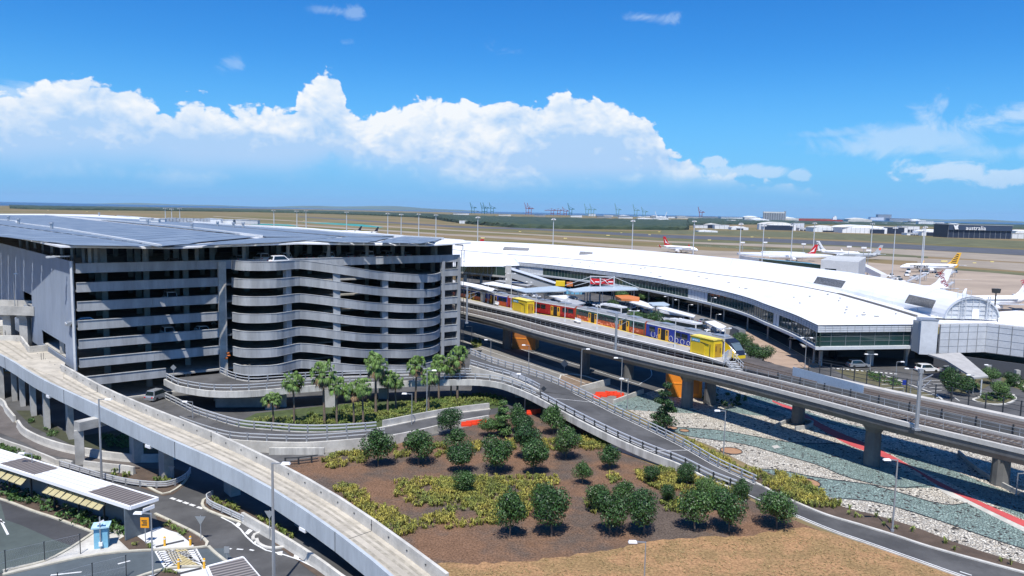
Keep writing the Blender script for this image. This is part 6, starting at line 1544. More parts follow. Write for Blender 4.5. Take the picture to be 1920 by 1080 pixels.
# ---------------------------------------------------------------- vehicles
def car_proto(colm, seed=0, suv=False):
    t = thing('parked_car', 'x', 'car', (0,0,0)); H = 1.75 if suv else 1.45; L = 4.6; w = .9
    mb = MB()
    pr = [(-2.3,.35),(-2.3,.8),(-2.1,.98 if suv else .92),(2.15 if suv else 1.2,.98 if suv else .95),(2.25,.78),(2.3,.35)]
    pr = [(-2.3,.32),(-2.32,.78),(-2.2,.96),(1.15,1.0),(2.1,.82),(2.3,.6),(2.3,.32)]
    n = len(pr)
    for y, k in ((-w,1),(-w*.93,1),(w*.93,1),(w,1)):
        for x, z in pr: mb.v.append(Vector((x*(1 if abs(y) < w else .985), y, z)))
    for r in range(3):
        for i in range(n): j = (i+1) % n; mb.face((r*n+i, r*n+j, (r+1)*n+j, (r+1)*n+i))
    mb.face(tuple(range(n))[::-1]); mb.face(tuple(3*n+i for i in range(n)))
    cab = [(-2.1 if suv else -1.75,.95),(-1.75 if suv else -1.1,H),(.25,H),(1.1,.97)]
    o = len(mb.v)
    for y0, y1 in ((-.84,-.66),(.84,.66)):
        for (x, z), yy in zip(cab, (y0,y1,y1,y0)): mb.v.append(Vector((x, yy, z)))
    mb.face((o+1,o+2,o+6,o+5)); 
    for q in ((o,o+3,o+2,o+1),(o+4,o+5,o+6,o+7),(o,o+1,o+5,o+4),(o+2,o+3,o+7,o+6)): mb.face(q)
    obj('body', mb, colm, t)
    g = MB(); e = .02
    g.quad((cab[3][0]-.05+e,-.74,1.03),(cab[3][0]-.05+e,.74,1.03),(cab[2][0]+.12+e,.62,H-.08),(cab[2][0]+.12+e,-.62,H-.08))
    obj('windscreen', g, GLASS, t)
    g = MB(); g.quad((cab[0][0]+.04-e,.74,1.05),(cab[0][0]+.04-e,-.74,1.05),(cab[1][0]-.1-e,-.62,H-.1),(cab[1][0]-.1-e,.62,H-.1)); obj('rear_window', g, GLASS, t)
    for s in (-1, 1):
        g = MB(); g.quad((cab[0][0]+.25,s*(.83+e),1.02),(cab[3][0]-.2,s*(.83+e),1.02),(cab[2][0]-.05,s*(.69+e),H-.1),(cab[1][0]+.1,s*(.69+e),H-.1)); obj('side_window', g, GLASS, t)
        for x in (-1.4, 1.4): m_ = MB(); m_.tube((x,s*.72,.33),(x,s*.92,.33),.33,n=12); m_.tube((x,s*.925,.33),(x,s*.93,.33),.18,n=10); obj('wheel', m_, RUBBER, t)
        m_ = MB(); m_.box((2.27,s*.62,.66),(.08,.36,.16)); obj('headlight', m_, WHITE, t)
        m_ = MB(); m_.box((-2.31,s*.68,.78),(.05,.28,.2)); obj('tail_light', m_, REDP, t)
    return t
CW = mat('car_white', (.78,.78,.78), .25, spec=.6); CS = mat('car_silver', (.38,.40,.42), .3, metal=.5); CD = mat('car_dark', (.03,.035,.045), .25); CR_ = mat('car_red', (.45,.02,.02), .3); CB = mat('car_blue', (.03,.08,.25), .3)
cps = {}
def car(kind, p, rz, label, group=None):
    if kind not in cps:
        m = {'w':CW,'s':CS,'d':CD,'r':CR_,'b':CB,'S':CS,'W':CW}[kind]; t = car_proto(m, 0, kind.isupper()); cps[kind] = t; t.location = Vector(p); t.rotation_euler = (0,0,rz); t['label'] = label
        if group: t['group'] = group
        return t
    return dup(cps[kind], p, rz, None, label, group)
car('S', at(297,748,.3), math.atan2(.86,.5)+.3, 'silver car leaving the ground floor exit of the car park, seen from behind')
fr_ = math.atan2(Tg.y, Tg.x)
for i, (px, py, z, k, rot, lb) in enumerate(((328,553,15.4,'W',1.57,'white four-wheel drive peeping over the third floor parapet'),(157,598,12.4,'s',0,'silver car side-on behind the fourth floor parapet at the corner'),(323,622,9.4,'W',1.57,'pale car nose-out on the fifth floor, left of two'),(388,617,9.4,'w',1.57,'pale car nose-out on the fifth floor, right of two'),(333,475,21.4,'d',1.57,'dark car on the top floor below the roof rim'))):
    q = onpl(px, py, A_, E_); p = Vector((q.x, q.y, z))-Ng*(2.6 if rot else 1.7); car(k, p, fr_+rot+3.14, lb, 'cars inside the car park')
rn = random.Random(21)
for i in range(9):
    s = 28+i*4.4; p = A_+Tg*s-Ng*9+Vector((0,0,21.4)); car(rn.choice('wsdWS'), p, fr_+1.57, '%s car from the left in the top floor row behind the ramp' % ORD[i], 'cars inside the car park')
p = at(524,483,21.6); q = onpl(524,481,A_,E_); car('W', Vector((q.x,q.y,21.5))+Ng*1.0, fr_+.1, 'white utility vehicle on the highest turn of the exit ramp')
for px, py, k, lb in ((1608,692,'S','silver four-wheel drive parked under the terminal corner'),(1738,700,'W','white van-like car parked beside the duct tower below the terminal'),(1782,702,'s','grey car mostly hidden by the covered footway')):
    car(k, at(px, py-3), .15, lb, 'cars under the terminal')
fl_ = [('w',1012,566),('s',1030,570),('d',1048,575),('w',1066,579),('s',1085,583),('w',1104,587),('d',1122,590),('w',1140,593),('s',1108,572),('w',1126,576),('w',1185,580),('d',1200,584),('s',1216,588),('w',1250,590),('d',1258,597),('w',1345,622),('s',1352,632),('w',1330,628),('d',1318,618),('w',984,560),('s',1000,556),('w',1090,570),('w',1322,634),('r',1302,624),('w',1338,640),('s',1322,606),('w',1060,566),('d',1075,562)]
for i, (k, px, py) in enumerate(fl_):
    car(k, at(px, py), -1.05+rn.uniform(-.1, .1)+(1.5 if i % 4 == 1 else 0), '%s car of the forecourt counting from the train side, %s, between canopies' % (ORD[i] if i < 20 else ORD[i-20]+' last', {'w':'white','s':'silver','d':'dark','r':'red'}[k]), 'cars parked on the forecourt behind the train')
def bus(p, rz, label, L=10.5):
    t = thing('coach_bus', label, 'bus', p, 'white coaches on the forecourt'); d = Vector((math.cos(rz), math.sin(rz), 0)); n = Vector((-d.y, d.x, 0))
    mb = MB(); mb.box(p+Vector((0,0,1.75)), (L,2.5,2.8), rz, .985, .92); obj('body', mb, CW, t)
    mb = MB(); mb.box(p+Vector((0,0,3.25)), (L*.5,1.6,.22), rz); obj('roof_unit', mb, OFFW, t)
    for s in (-1, 1):
        mb = MB(); mb.box(p+n*s*1.24+Vector((0,0,2.15)), (L*.92,.06,.95), rz); obj('side_windows', mb, GLASS, t)
        for x in (-.32, .32): mb = MB(); q = p+d*x*L+n*s*1.1+Vector((0,0,.5)); mb.tube(q, q+n*s*.2, .5, n=12); obj('wheel', mb, RUBBER, t)
        mb = MB(); mb.box(p+d*s*(L/2)+Vector((0,0,2.0)), (.12,2.2,1.5), rz); obj('windscreen' if s > 0 else 'rear_window', mb, GLASS, t)
bus(at(1284,622), -1.0, 'white coach with dark windows parked behind the blue carriage')
bus(at(1263,606), -1.0, 'white coach parked just behind another coach beside the long white canopy')
bus(at(1150,590), -1.0, 'white coach farther left behind the orange and green carriage')
# ---------------------------------------------------------------- lamps
def lamp(px, py, ptop, label, arm=1.0, sgn=-1, z=0, double=False, group='street lamps', h=None, m=None, name='street_lamp'):
    p = at(px, py, z); hh = (zat(p, ptop)-z) if h is None else h
    t = thing(name, label, 'street lamp', p, group); k = max(.06, hh*.011)
    mb = MB(); mb.tube(p, p+Vector((0,0,hh)), k*1.3, k*.8, 7); mb.tube(p, p+Vector((0,0,.25)), k*2.2, k*2.2, 7); obj('pole', mb, m or STEEL, t)
    for s in ((-1, 1) if double else (sgn,)):
        mb = MB(); mb.bar(p+Vector((0,0,hh-.06)), p+Vector((s*arm,0,hh)), .09, .09); obj('arm', mb, m or STEEL, t)
        mb = MB(); mb.box(p+Vector((s*(arm+.2),0,hh)), (.75,.36,.16), 0, .8, .7); obj('lamp_head', mb, WHITE, t)
    return t
LPS = [(884.5,642,612,-1,'pole lamp nearest the car park ladder on the pale side road'),(920,674,637,-1,'second pole lamp along the pale side road from the car park ladder'),(991,692,647,-1,'pole lamp on the pale side road before the dark orange plant room'),(1089,728,654,1,'tall pole lamp on the gravel island below the viaduct'),(1164,746,671,-1,'pole lamp behind the red barriers'),(1176,769,710,-1,'short pole lamp at the corner of the teal pebbles'),
 (1356,861,770,-1,'pole lamp on the pebbles beside a rust coloured disc'),(1673,997,862,-1,'tall pole lamp at the verge of the garden road on the right'),(1905,930,887,1,'lamp at the far right below the viaduct'),(984,769,701,-1,'lamp pole in front of the ring road where the two ramps merge'),(772,808,738,-1,'lamp on the loop road wall between the palms'),(800,783,694,1,'thin lamp pole beside the leafy palm'),
 (362,797,753,-1,'small lamp on the loop road at the left, near the car exit'),(191,905,748,1,'very tall lamp pole beside the portal column of the curved ramp'),(514,1110,868,1,'very tall dark lamp pole in front of the curved ramp'),(63,924,850,-1,'lamp pole poking through the bus shelter roofs'),(1207,1110,1016,-1,'lamp pole rising from the dry lawn at the bottom edge'),(287,1084,962,-1,'lamp pole with a round white head beside the orange sign'),
 (1315,588,555,1,'kerb lamp before the terminal glass, left one of the pair'),(1332,607,558,1,'kerb lamp before the terminal glass, taller right one'),(1342,608,589,1,'short lamp on the forecourt road'),(1631,696,664,0,'double-headed lamp under the terminal front glass'),(1679,714,678,1,'lamp in the forecourt parking before the terminal columns'),(1797,712,676,-1,'left lamp of the three beside the covered footway'),(1812,720,687,-1,'middle lamp of the three beside the covered footway'),(1824,739,703,-1,'right lamp of the three beside the covered footway'),
 (1509,690,633,0,'double-headed lamp in front of the curved terminal corner'),(1707,737,691,0,'double-headed lamp in the parking before the duct tower'),(1272,587,562,-1,'lamp behind the long white canopy'),(1252,578,556,-1,'lamp by the grey flat canopy'),(1290,590,571,1,'small lamp right of the long white canopy'),(1218,562,546,1,'small lamp near the terminal kerb, right of the stayed canopy'),(1200,560,540,-1,'lamp just right of the red billboard'),(943,552,523,1,'lamp below the glazed bridge left of the escalator'),(982,550,528,1,'lamp among the low canopies below the escalator'),(1001,551,529,-1,'second lamp among the low canopies below the escalator'),
 (878,532,510,1,'lamp under the glazed bridge at the left'),(885,536,513,1,'shorter lamp under the glazed bridge at the left'),(1857,712,684,-1,'lamp before the terminal wing')]
for px, py, pt, s, lb in LPS: lamp(px, py, pt, lb, .9 if s else .8, s or 1, double=(s == 0))
q = onpl(28,572,B1,B2); p = at(28,574,12.0); lamp(28,574,513,'lamp on the access bridge in front of the grey screen wall',.3,1,z=11.7)
# apron floodlight masts: 28 m high
def mast(px, ptop, label, k=1.0, zt=28.0):
    dy = (ptop-hor(px)); D = (CH-zt)*F/dy; p = at(px, hor(px)+CH*F/D); t = thing('floodlight_mast', label, 'floodlight mast', p, 'tall floodlight masts on the apron')
    mb = MB(); mb.tube(p, p+Vector((0,0,zt)), .42*k*D/550, .25*k*D/550, 7); obj('pole', mb, STEELL, t)
    mb = MB(); mb.tube(p+Vector((0,0,zt-.5)), p+Vector((0,0,zt+.1)), 1.3*D/550, 1.5*D/550, 8); obj('head_frame', mb, OFFW, t)
    mb = MB()
    for i in range(6): a = i*1.047; mb.box(p+Vector((math.cos(a)*1.3*D/550, math.sin(a)*1.3*D/550, zt-.7)), (.8,.5,.5), a)
    obj('floodlights', mb, WHITE, t)
for px, pt, lb in ((311,390,'leftmost mast above the roof plant units'),(323,391,'second mast above the roof plant units'),(338,390.5,'third mast above the roof plant units'),(514,394,'mast above the car park roof left of the aqua pond'),(557,395,'mast just right of the aqua pond start'),(574,394.5,'mast directly beside the aqua pond middle'),(650,397,'mast beyond the middle of the car park roof'),(727,399.5,'mast right of the two parked jets'),(752,401,'mast second right of the two parked jets'),(785,400.5,'mast above the right third of the car park roof'),(817,402,'mast above the right end of the car park roof'),
  (895,406,'mast behind the red tail fin at the left of the terminal roof'),(1036,409.5,'mast alone above the middle of the terminal roof'),(1184,412.5,'mast above the terminal roof left of the red-tailed jet'),(1299,413.5,'mast at the nose of the red-tailed jet'),(1385,418,'mast left of the oval lounge'),(1427,420.5,'mast right behind the oval lounge roof'),(1524,417,'mast beside the white-tailed jet'),(1632,418.5,'thin mast by the annexe and the grey jet tail'),(1724,428,'left mast of the pair by the yellow-tailed jet'),(1729,424,'right mast of the pair by the yellow-tailed jet')):
    mast(px, pt, 'tall floodlight '+lb)
mast(1481,420.5,'tall floodlight mast rising in front of the oval lounge glass'); mast(1672,425,'tall floodlight mast standing between the annexe and the yellow-tailed jet')
# stubby apron lights
for px, pt, pb, lb in ((1391,455,470,'left of lounge'),(1433,455,470,'over the oval lounge roof'),(1505,458,474,'left of the white-tailed jet'),(1590,463,482,'beyond the annexe roof'),(1617,465,490,'beside the grey jet tail'),(1626,470,492,'right of the annexe roof corner')):
    p = at(px, pb+14); z1 = zat(p, pt); t = thing('apron_light', 'short twin-lamp apron light '+lb, 'apron light', p, 'short apron lights'); mb = MB(); mb.tube(p, p+Vector((0,0,z1)), .18); obj('pole', mb, STEEL, t); mb = MB(); mb.box(p+Vector((0,0,z1+.2)), (3.2,.6,1.0)); obj('lamp_head', mb, WHITE, t)
p = at(1864,590); z1 = zat(p, 541); t = thing('apron_light', 'dark boxed floodlight on a pole beside the right-hand jet', 'apron light', p); mb = MB(); mb.tube(p, p+Vector((0,0,z1-1)), .22); obj('pole', mb, DARKM, t); mb = MB(); mb.box(p+Vector((0,0,z1-.8)), (2.0,1.4,1.5), 0, 1.15); obj('lamp_head', mb, DARKM, t)
# ---------------------------------------------------------------- signs, bollards, kiosks
def post_sign(px, py, ptop, label, shape, mfront, z=0, sz=.4, name='road_sign', cat='road sign'):
    p = at(px, py, z); h = zat(p, ptop)-z; t = thing(name, label, cat, p)
    mb = MB(); mb.tube(p, p+Vector((0,0,h)), .045, n=6); obj('post', mb, STEEL, t)
    c = p+Vector((0,-.07,h-sz*.9)); mb = MB()
    if shape == 'tri': pts = [(-sz,.8*sz),(sz,.8*sz),(0,-.9*sz)]
    elif shape == 'dia': pts = [(0,sz),(sz,0),(0,-sz),(-sz,0)]
    elif shape == 'oct': pts = [(math.cos(a*.785+.39)*sz, math.sin(a*.785+.39)*sz) for a in range(8)]
    else: pts = [(-sz*.8,-sz),(sz*.8,-sz),(sz*.8,sz),(-sz*.8,sz)]
    n = len(pts); mb.v = [c+Vector((x,0,y)) for x, y in pts]+[c+Vector((x,.04,y)) for x, y in pts]; mb.face(tuple(range(n))); mb.face(tuple(range(n, 2*n))[::-1])
    for i in range(n): j = (i+1) % n; mb.face((i, i+n, j+n, j))
    obj('plate', mb, mfront, t); return t, c
SB = mat('sign_back', (.30,.32,.33), .5, metal=.4); SO = mat('sign_orange', (.80,.32,.01), .5)
post_sign(322,903,873,'grey back of a give-way triangle on the island under the curved ramp','tri',SB,sz=.42)
post_sign(377,1014,967,'grey back of a give-way triangle at the corner bed near the hatched crossing','tri',SB,sz=.5)
post_sign(506,1012,957,'grey back of a give-way triangle on the small teardrop island','tri',SB,sz=.46)
post_sign(1058,697,675,'pale diamond warning sign on the side road under the viaduct','dia',SB,sz=.8)
post_sign(1019,746,724,'dark diamond sign back on the long ramp','dia',DARKM,z=3.2,sz=.45)
post_sign(326,712,684,'grey diamond sign with a plate below at the start of the ring road','dia',SB,z=3.5,sz=.5)
post_sign(899,668,656,'small dark triangular sign at the top of the long ramp','tri',DARKM,sz=.6)
post_sign(1690,722,701,'small round-topped blue and white direction sign in the forecourt parking','sq',BLUE,sz=.5) if False else None
t, c = post_sign(273,1019,971,'orange square temporary sign on a post before the bus shelter','sq',SO,sz=.5)
for k, s in enumerate(('BUS','STOP','AHEAD')):
    pass
mb = MB()
for k in range(3): mb.box(c+Vector((-.02+.06*(k % 2),-.03,.22-k*.2)), (.5-.1*(k % 2),.02,.07))
obj('sign_text_lines', mb, DARKM, t)
for px, py, pt, lb in ((518,1000,0,''),): pass
for px, py, pt, lb in ((239,1042,1002,'grey pole'),(366,1034,0,'')): pass
p = at(427,1052); 
for px, py, pt, lb in ((426,1052,1025,'short grey post with a small plate beside the hatched crossing road'),(1694,735,713,'blue bordered parking sign on a short post before the duct tower')):
    post_sign(px, py, pt, lb, 'sq', BLUE if px > 1000 else SB, sz=.3 if px < 1000 else .45)
bp = None
for i, (px, py, pt, lb) in enumerate(((309,1024,1010,'left one on the upper pad of the hatched crossing'),(357,1023,1008,'right one on the upper pad of the hatched crossing'),(335,1067,1049,'left one on the lower pad of the hatched crossing'),(383,1066,1049,'right one on the lower pad of the hatched crossing'))):
    p = at(px, py)
    if bp is None:
        bp = thing('bollard', 'yellow bollard, '+lb, 'bollard', (0,0,0), 'yellow bollards at the crossing'); mb = MB(); mb.lathe((0,0,0), [(.11,0),(.11,.85),(.08,.93)], 10); obj('shaft', mb, mat('bollard_amber', (.80,.42,.03), .5), bp); mb = MB(); mb.lathe((0,0,.7), [(.115,0),(.115,.1)], 10); obj('reflective_band', mb, WHITE, bp); bp.location = p
    else: dup(bp, p, 0, None, 'yellow bollard, '+lb)
for a, b, lb in (((292,1026),(345,1014),'dark flat drain grate on the upper pad of the crossing'),((333,1077),(378,1066),'dark flat drain grate on the lower pad of the crossing')):
    mb = MB(); mb.bar(at(*a)+Vector((0,0,.04)), at(*b)+Vector((0,0,.04)), .38, .012); struct('painted_shadow', mb, ASPHD)  # cast shadow strip across the pad, painted as a thin dark bar
# blue kiosk
p = at(187,1028); t = thing('pay_kiosk', 'small light blue kiosk with overhanging top on the corner footpath', 'kiosk', p); KB = mat('kiosk_blue', (.20,.46,.60), .5, .1, 1)
mb = MB(); mb.box(p+Vector((0,.4,1.0)), (1.15,1.0,2.0), .35); obj('cabinet', mb, KB, t)
mb = MB(); mb.box(p+Vector((0,.4,2.06)), (1.5,1.4,.14), .35); mb.box(p+Vector((0,.4,2.2)), (1.3,1.2,.16), .35, .5); obj('canopy', mb, mat('kiosk_top', (.42,.62,.68), .5), t)
mb = MB(); mb.box(p+Vector((-.15,-.14,1.25)), (.5,.06,.6), .35); obj('screen', mb, GLASS, t); mb = MB(); mb.box(p+Vector((.2,-.16,.5)), (.3,.3,.35), .35); obj('tray', mb, WHITE, t)
p = at(189,1030); t = thing('camera_pole', 'slim pole with a small camera arm standing at the blue kiosk', 'pole', p); h = zat(p, 969); mb = MB(); mb.tube(p, p+Vector((0,0,h)), .06); obj('pole', mb, STEEL, t); mb = MB(); mb.bar(p+Vector((-.3,0,h-.7)), p+Vector((.35,0,h-.35)), .16, .14); obj('camera', mb, WHITE, t)
# wire fences
def wirefence(pts, label, h=None):
    P = [at(a, b) for a, b, c in pts]; t = thing('wire_fence', label, 'fence', P[0])
    H = [zat(p, q[2]) for p, q in zip(P, pts)]
    for p, z in zip(P, H): mb = MB(); mb.tube(p, p+Vector((0,0,z)), .04, n=6); mb.box(p+Vector((0,0,z)), (.1,.1,.05)); obj('post', mb, DARKM, t)
    mb = MB()
    for i in range(len(P)-1):
        for k in (1.0, .5): mb.bar(P[i]+Vector((0,0,H[i]*k-.05)), P[i+1]+Vector((0,0,H[i+1]*k-.05)), .02, .02)
        n = 24
        for j in range(n): 
            u, v = j/n, min(1, (j+2)/n); mb.bar(P[i].lerp(P[i+1], u)+Vector((0,0,.05)), P[i].lerp(P[i+1], v)+Vector((0,0,H[i]*.95)), .004, .004); mb.bar(P[i].lerp(P[i+1], v)+Vector((0,0,.05)), P[i].lerp(P[i+1], u)+Vector((0,0,H[i]*.95)), .004, .004)
    obj('mesh', mb, STEEL, t)
wirefence([(-60,1100,1055),(11,1073,1032),(84,1053,1016),(151,1039,1001)], 'chain link fence along the car park corner')
wirefence([(109,1104,1074),(174,1094,1056),(237,1082,1041)], 'chain link fence at the bottom edge on the blue lane')
# ---------------------------------------------------------------- bus shelters
def quadroof(nl, nr, fr_, fl_r, z, t, name='roof', m=None, th=.22):
    P = [at(*q, z) for q in (nl, nr, fr_, fl_r)]; mb = MB(); mb.prism([Vector((p.x,p.y,0)) for p in P], z-th, z); return obj(name, mb, m, t), P
BRN = bpy.data.materials.new('brown_corrugated'); BRN.use_nodes = True
def corr(name, c1, c2, ax=(1,0,0), sc=9.0):
    m = bpy.data.materials.new(name); m.use_nodes = True; t = m.node_tree; x = NX(t); b = t.nodes['Principled BSDF']; b.inputs['Roughness'].default_value = .55
    tcn = t.nodes.new('ShaderNodeTexCoord'); d = t.nodes.new('ShaderNodeVectorMath'); d.operation = 'DOT_PRODUCT'; d.inputs[1].default_value = ax; t.links.new(tcn.outputs['Object'], d.inputs[0])
    s = x.m('SINE', x.m('MULTIPLY', d.outputs['Value'], sc)); f = x.ss(s, -.6, .6); t.links.new(x.mix(f, c1, c2), b.inputs['Base Color'])
    bn = t.nodes.new('ShaderNodeBump'); bn.inputs['Strength'].default_value = .6; bn.inputs['Distance'].default_value = .08; t.links.new(s, bn.inputs['Height']); t.links.new(bn.outputs[0], b.inputs['Normal']); return m
SH0, SH1 = at(60,894,3.4), at(244,951,3.4); shd = (SH1-SH0).normalized(); shn = Vector((-shd.y, shd.x, 0))
BC = corr('shelter_brown', (.10,.085,.078), (.20,.175,.16), tuple(shd), 12); WC = corr('shelter_white', (.78,.78,.76), (.66,.66,.65), tuple(shn), 9)
t = thing('bus_shelter', 'long bus shelter with alternating white and brown roof panels at the lower left', 'bus shelter', (SH1.x, SH1.y, 0))
WCr = WC
segs = [(-150,806,-185,795,-95,835,-62,822,WC),((-95),835,-62,822,0,868,37,860,WC),(0,868,37,860,60,894,100,877,BC),(60,894,100,877,160,922,206,908,WC),(160,922,206,908,244,951,296,934,BC)]
# near edge line and far edge line are straight: rebuild from the two long edges
n0, n1 = at(0,872,3.4), at(244,951,3.4); f1 = at(296,934,3.4); fo = f1-n1; dN = (n1-n0).normalized(); Ltot = (n1-n0).length
def nearpt(px): 
    # where the near edge crosses this column
    lo, hi = -60.0, Ltot
    for _ in range(40):
        mid = (lo+hi)/2; p = n0+dN*mid; 
        if pxof(p) < px: lo = mid
        else: hi = mid
    return lo
cuts = [-45, nearpt(0)-9 if False else -16, nearpt(-5), nearpt(60), nearpt(160), Ltot]
ms_ = [BC, WC, BC, WC, BC]
ms_ = [BC, WC, BC, WC, BC]
for i in range(5):
    a, b = n0+dN*cuts[i], n0+dN*cuts[i+1]; mb = MB(); mb.prism([Vector((p.x,p.y,0)) for p in (a, b, b+fo, a+fo)], 3.3, 3.42); obj('roof_panel', mb, ms_[i], t)
a = n0+dN*cuts[0]; mb = MB()
for p, q in ((a, n1), (n1, f1)): mb.bar(Vector((p.x,p.y,3.32)), Vector((q.x,q.y,3.32)), .22, .34)
mb.bar(Vector((a.x+fo.x,a.y+fo.y,3.32)), Vector((f1.x,f1.y,3.32)), .18, .3)
obj('fascia', mb, WHITE, t)
fu = fo.normalized(); fw = fo.length
mb = MB(); q = a+fu*fw*.55; e = n1+fu*fw*.55-dN*1.2; mb.bar(Vector((q.x,q.y,1.3)), Vector((e.x,e.y,1.3)), .12, 2.4); obj('back_wall', mb, mat('shelter_wall', (.12,.15,.17), .6, .2, .5), t)
for k in range(12):
    p = n1-dN*(1.0+k*4.2)+fu*fw*(.25); 
    mb = MB(); mb.box((p.x,p.y,1.6), (.16,.16,3.2), math.atan2(dN.y, dN.x)); obj('column', mb, DARKM, t)
    p = n1-dN*(.9+k*4.2)+fu*fw*.85; mb = MB(); mb.box((p.x,p.y,1.6), (.16,.16,3.2)); obj('column', mb, DARKM, t)
for k in range(8):
    p = n1-dN*(3.0+k*4.2)+fu*fw*(.38); mb = MB(); mb.box((p.x,p.y,.45), (2.2,.45,.08), math.atan2(dN.y, dN.x)); mb.box((p.x,p.y,.22), (1.8,.1,.42), math.atan2(dN.y, dN.x)); obj('bench', mb, DARKM, t)
p = n1-dN*.7+fu*fw*.4; mb = MB(); mb.box((p.x,p.y,1.6), (.15,2.6,3.1), math.atan2(dN.y, dN.x)); obj('end_panel', mb, MATS['shelter_wall'], t)
p = n1+dN*.15+fu*fw*.62; mb = MB(); mb.box((p.x,p.y,2.75), (.1,1.2,.35), math.atan2(dN.y, dN.x)); obj('sign_panel', mb, WHITE, t)
AWN = mat('awning_olive', (.42,.37,.20), .7, .15, 1)
for i, (a_, b_, c_, d_, lb) in enumerate((((78,921),(187,955),(201,949),(95,914),'near'),((-70,870),(40,908),(54,902),(-50,862),'far'))):
    A, B, C, D = [at(*q, 2.5) for q in (a_, b_, c_, d_)]; tt = thing('slatted_awning', 'olive slatted awning below the bus shelter roof, the %s one' % ('one nearer its open end' if i == 0 else 'one at the left edge'), 'awning', (B.x, B.y, 0)); n = 9
    for k in range(n):
        u, v = (k+.04)/n, (k+.9)/n; mb = MB(); P = [A.lerp(B, u), A.lerp(B, v), D.lerp(C, v), D.lerp(C, u)]; mb.add([Vector((p.x,p.y,2.4+(.35 if j > 1 else 0))) for j, p in enumerate(P)]+[Vector((p.x,p.y,2.34+(.35 if j > 1 else 0))) for j, p in enumerate(P)], [(0,1,2,3),(7,6,5,4),(0,4,5,1),(1,5,6,2),(2,6,7,3),(3,7,4,0)]); obj('slat', mb, AWN, tt)
    for k in range(0, n+1, 3): mb = MB(); p = A.lerp(B, k/n); q = D.lerp(C, k/n); mb.bar(Vector((p.x,p.y,2.37)), Vector((q.x,q.y,2.95)), .06, .08); obj('bracket', mb, DARKM, tt)
t = thing('bus_shelter', 'brown corrugated shelter roof with white rim cut by the bottom edge', 'bus shelter', at(450,1090))
P = [at(*q, 3.3) for q in ((388,1063),(456,1045),(520,1120),(430,1160))]; mb = MB(); mb.prism([Vector((p.x,p.y,0)) for p in P], 3.2, 3.32); BC2 = corr('shelter_brown_low', (.10,.09,.085), (.24,.215,.20), (P[3]-P[0]).normalized()[:], 14); obj('roof_panel', mb, BC2, t)
mb = MB()
for i, j in ((0,1),(3,0),(1,2)): mb.bar(P[i]+Vector((0,0,-.08)), P[j]+Vector((0,0,-.08)), .2 if i != 1 else .08, .3); 
obj('fascia', mb, WHITE, t)
for q in ((400,1072),(452,1060)): p = at(*q, 3.2); mb = MB(); mb.box((p.x+.3,p.y-.6,1.6), (.15,.15,3.2)); obj('column', mb, DARKM, t)
# concrete barriers near the ring road at the lower left
def wallrun(pts, h, w, label, m=CONCL, z=0, name='concrete_barrier'):
    ln = curve(pts, z, 1.0); s = 1; mb = MB(); mb.sweep(ln, [(-w/2-.08,0),(w/2+.08,0),(w/2,h*.35),(w/2*.8,h),(-w/2*.8,h),(-w/2,h*.35)]); return solo(name, mb, m, label, 'barrier')
wallrun([(-60,745),(0,757.5),(14,775),(28,792)], .95, .35, 'short pale barrier upright before the first ramp piers at the left edge')
wallrun([(34,800),(45,815),(72,830),(105,842),(137,850),(165,855),(200,861),(250,866),(300,866),(330,860)], 1.0, .35, 'long curved white barrier under the curved ramp beside the lower road')
wallrun([(-100,790),(0,832),(50,850),(95,868),(107,874),(122,874)], .8, .3, 'low stained barrier between the lower road and the hedge')
wallrun([(122,875),(136,878),(136,878.5)], .9, .3, 'short barrier stub before the portal column')
wallrun([(158,878),(200,883),(245,888),(252,890)], .95, .3, 'white barrier segment right of the portal column')
wallrun([(455,978),(480,993),(540,1028),(600,1068),(640,1098),(700,1140)], 1.0, .35, 'long white barrier alongside the road under the curved ramp at the bottom')
ln = curve([(476,1016),(480,1006),(492,1002),(497,1006)], 0, .5); ln2 = curve([(478,1012),(483,1022),(505,1030),(541,1027)], 0, .5)
mb = MB(); mb.sweep(ln2, [(0,0),(.3,0),(.3,.15),(0,.15)]); mb.sweep(curve([(478,1013),(478,1005),(490,1000)], 0, .5), [(0,0),(.3,0),(.3,.15),(0,.15)]); struct('kerb', mb, CONCL)
guard('guard_rail', curve([(113,876),(140,884),(190,899),(240,910),(280,915),(312,915),(335,908),(352,897),(357,888)], 0, 1), 'triple bar guard rail around the island with the give-way triangle', bars=(.3,.52,.75), h=.8, post=2.0, r=.06)
guard('guard_rail', curve([(398,933),(388,938),(388,946),(398,954),(420,964),(458,982)], 0, 1), 'triple bar guard rail hooking round the grassy island under the ramp', bars=(.3,.52,.75), h=.8, post=1.8, r=.06)
# forecourt canopies, red billboard, stayed masts
def canopy_flat(name, q, z, m, label, th=.3, cols=4, cat='canopy'):
    P = [at(*a, z) for a in q]; c = sum(P, Vector())/len(P); t = thing(name, label, cat, (c.x, c.y, 0)); mb = MB(); mb.prism([Vector((p.x,p.y,0)) for p in P], z-th, z); obj('roof', mb, m, t)
    for i in range(cols): p = P[i % len(P)].lerp(c, .12); mb = MB(); mb.tube((p.x,p.y,0), (p.x,p.y,z-th), .14); obj('column', mb, STEEL, t)
    return t
BLG = mat('blue_grey_roof', (.40,.47,.52), .5, .1, .3); ORC = mat('rust_canopy', (.55,.18,.05), .6)
canopy_flat('forecourt_canopy', [(963,542),(1040,536),(1062,540),(1062,545),(985,548)], 5, BLG, 'blue-grey flat canopy below the end of the escalator')
sc_ = canopy_flat('stayed_canopy', [(1062,543),(1098,537.5),(1150,535),(1192,539),(1197,543),(1130,545),(1075,547)], 6, BLG, 'blue-grey canopy hung from white masts beneath the red billboard', cols=6)
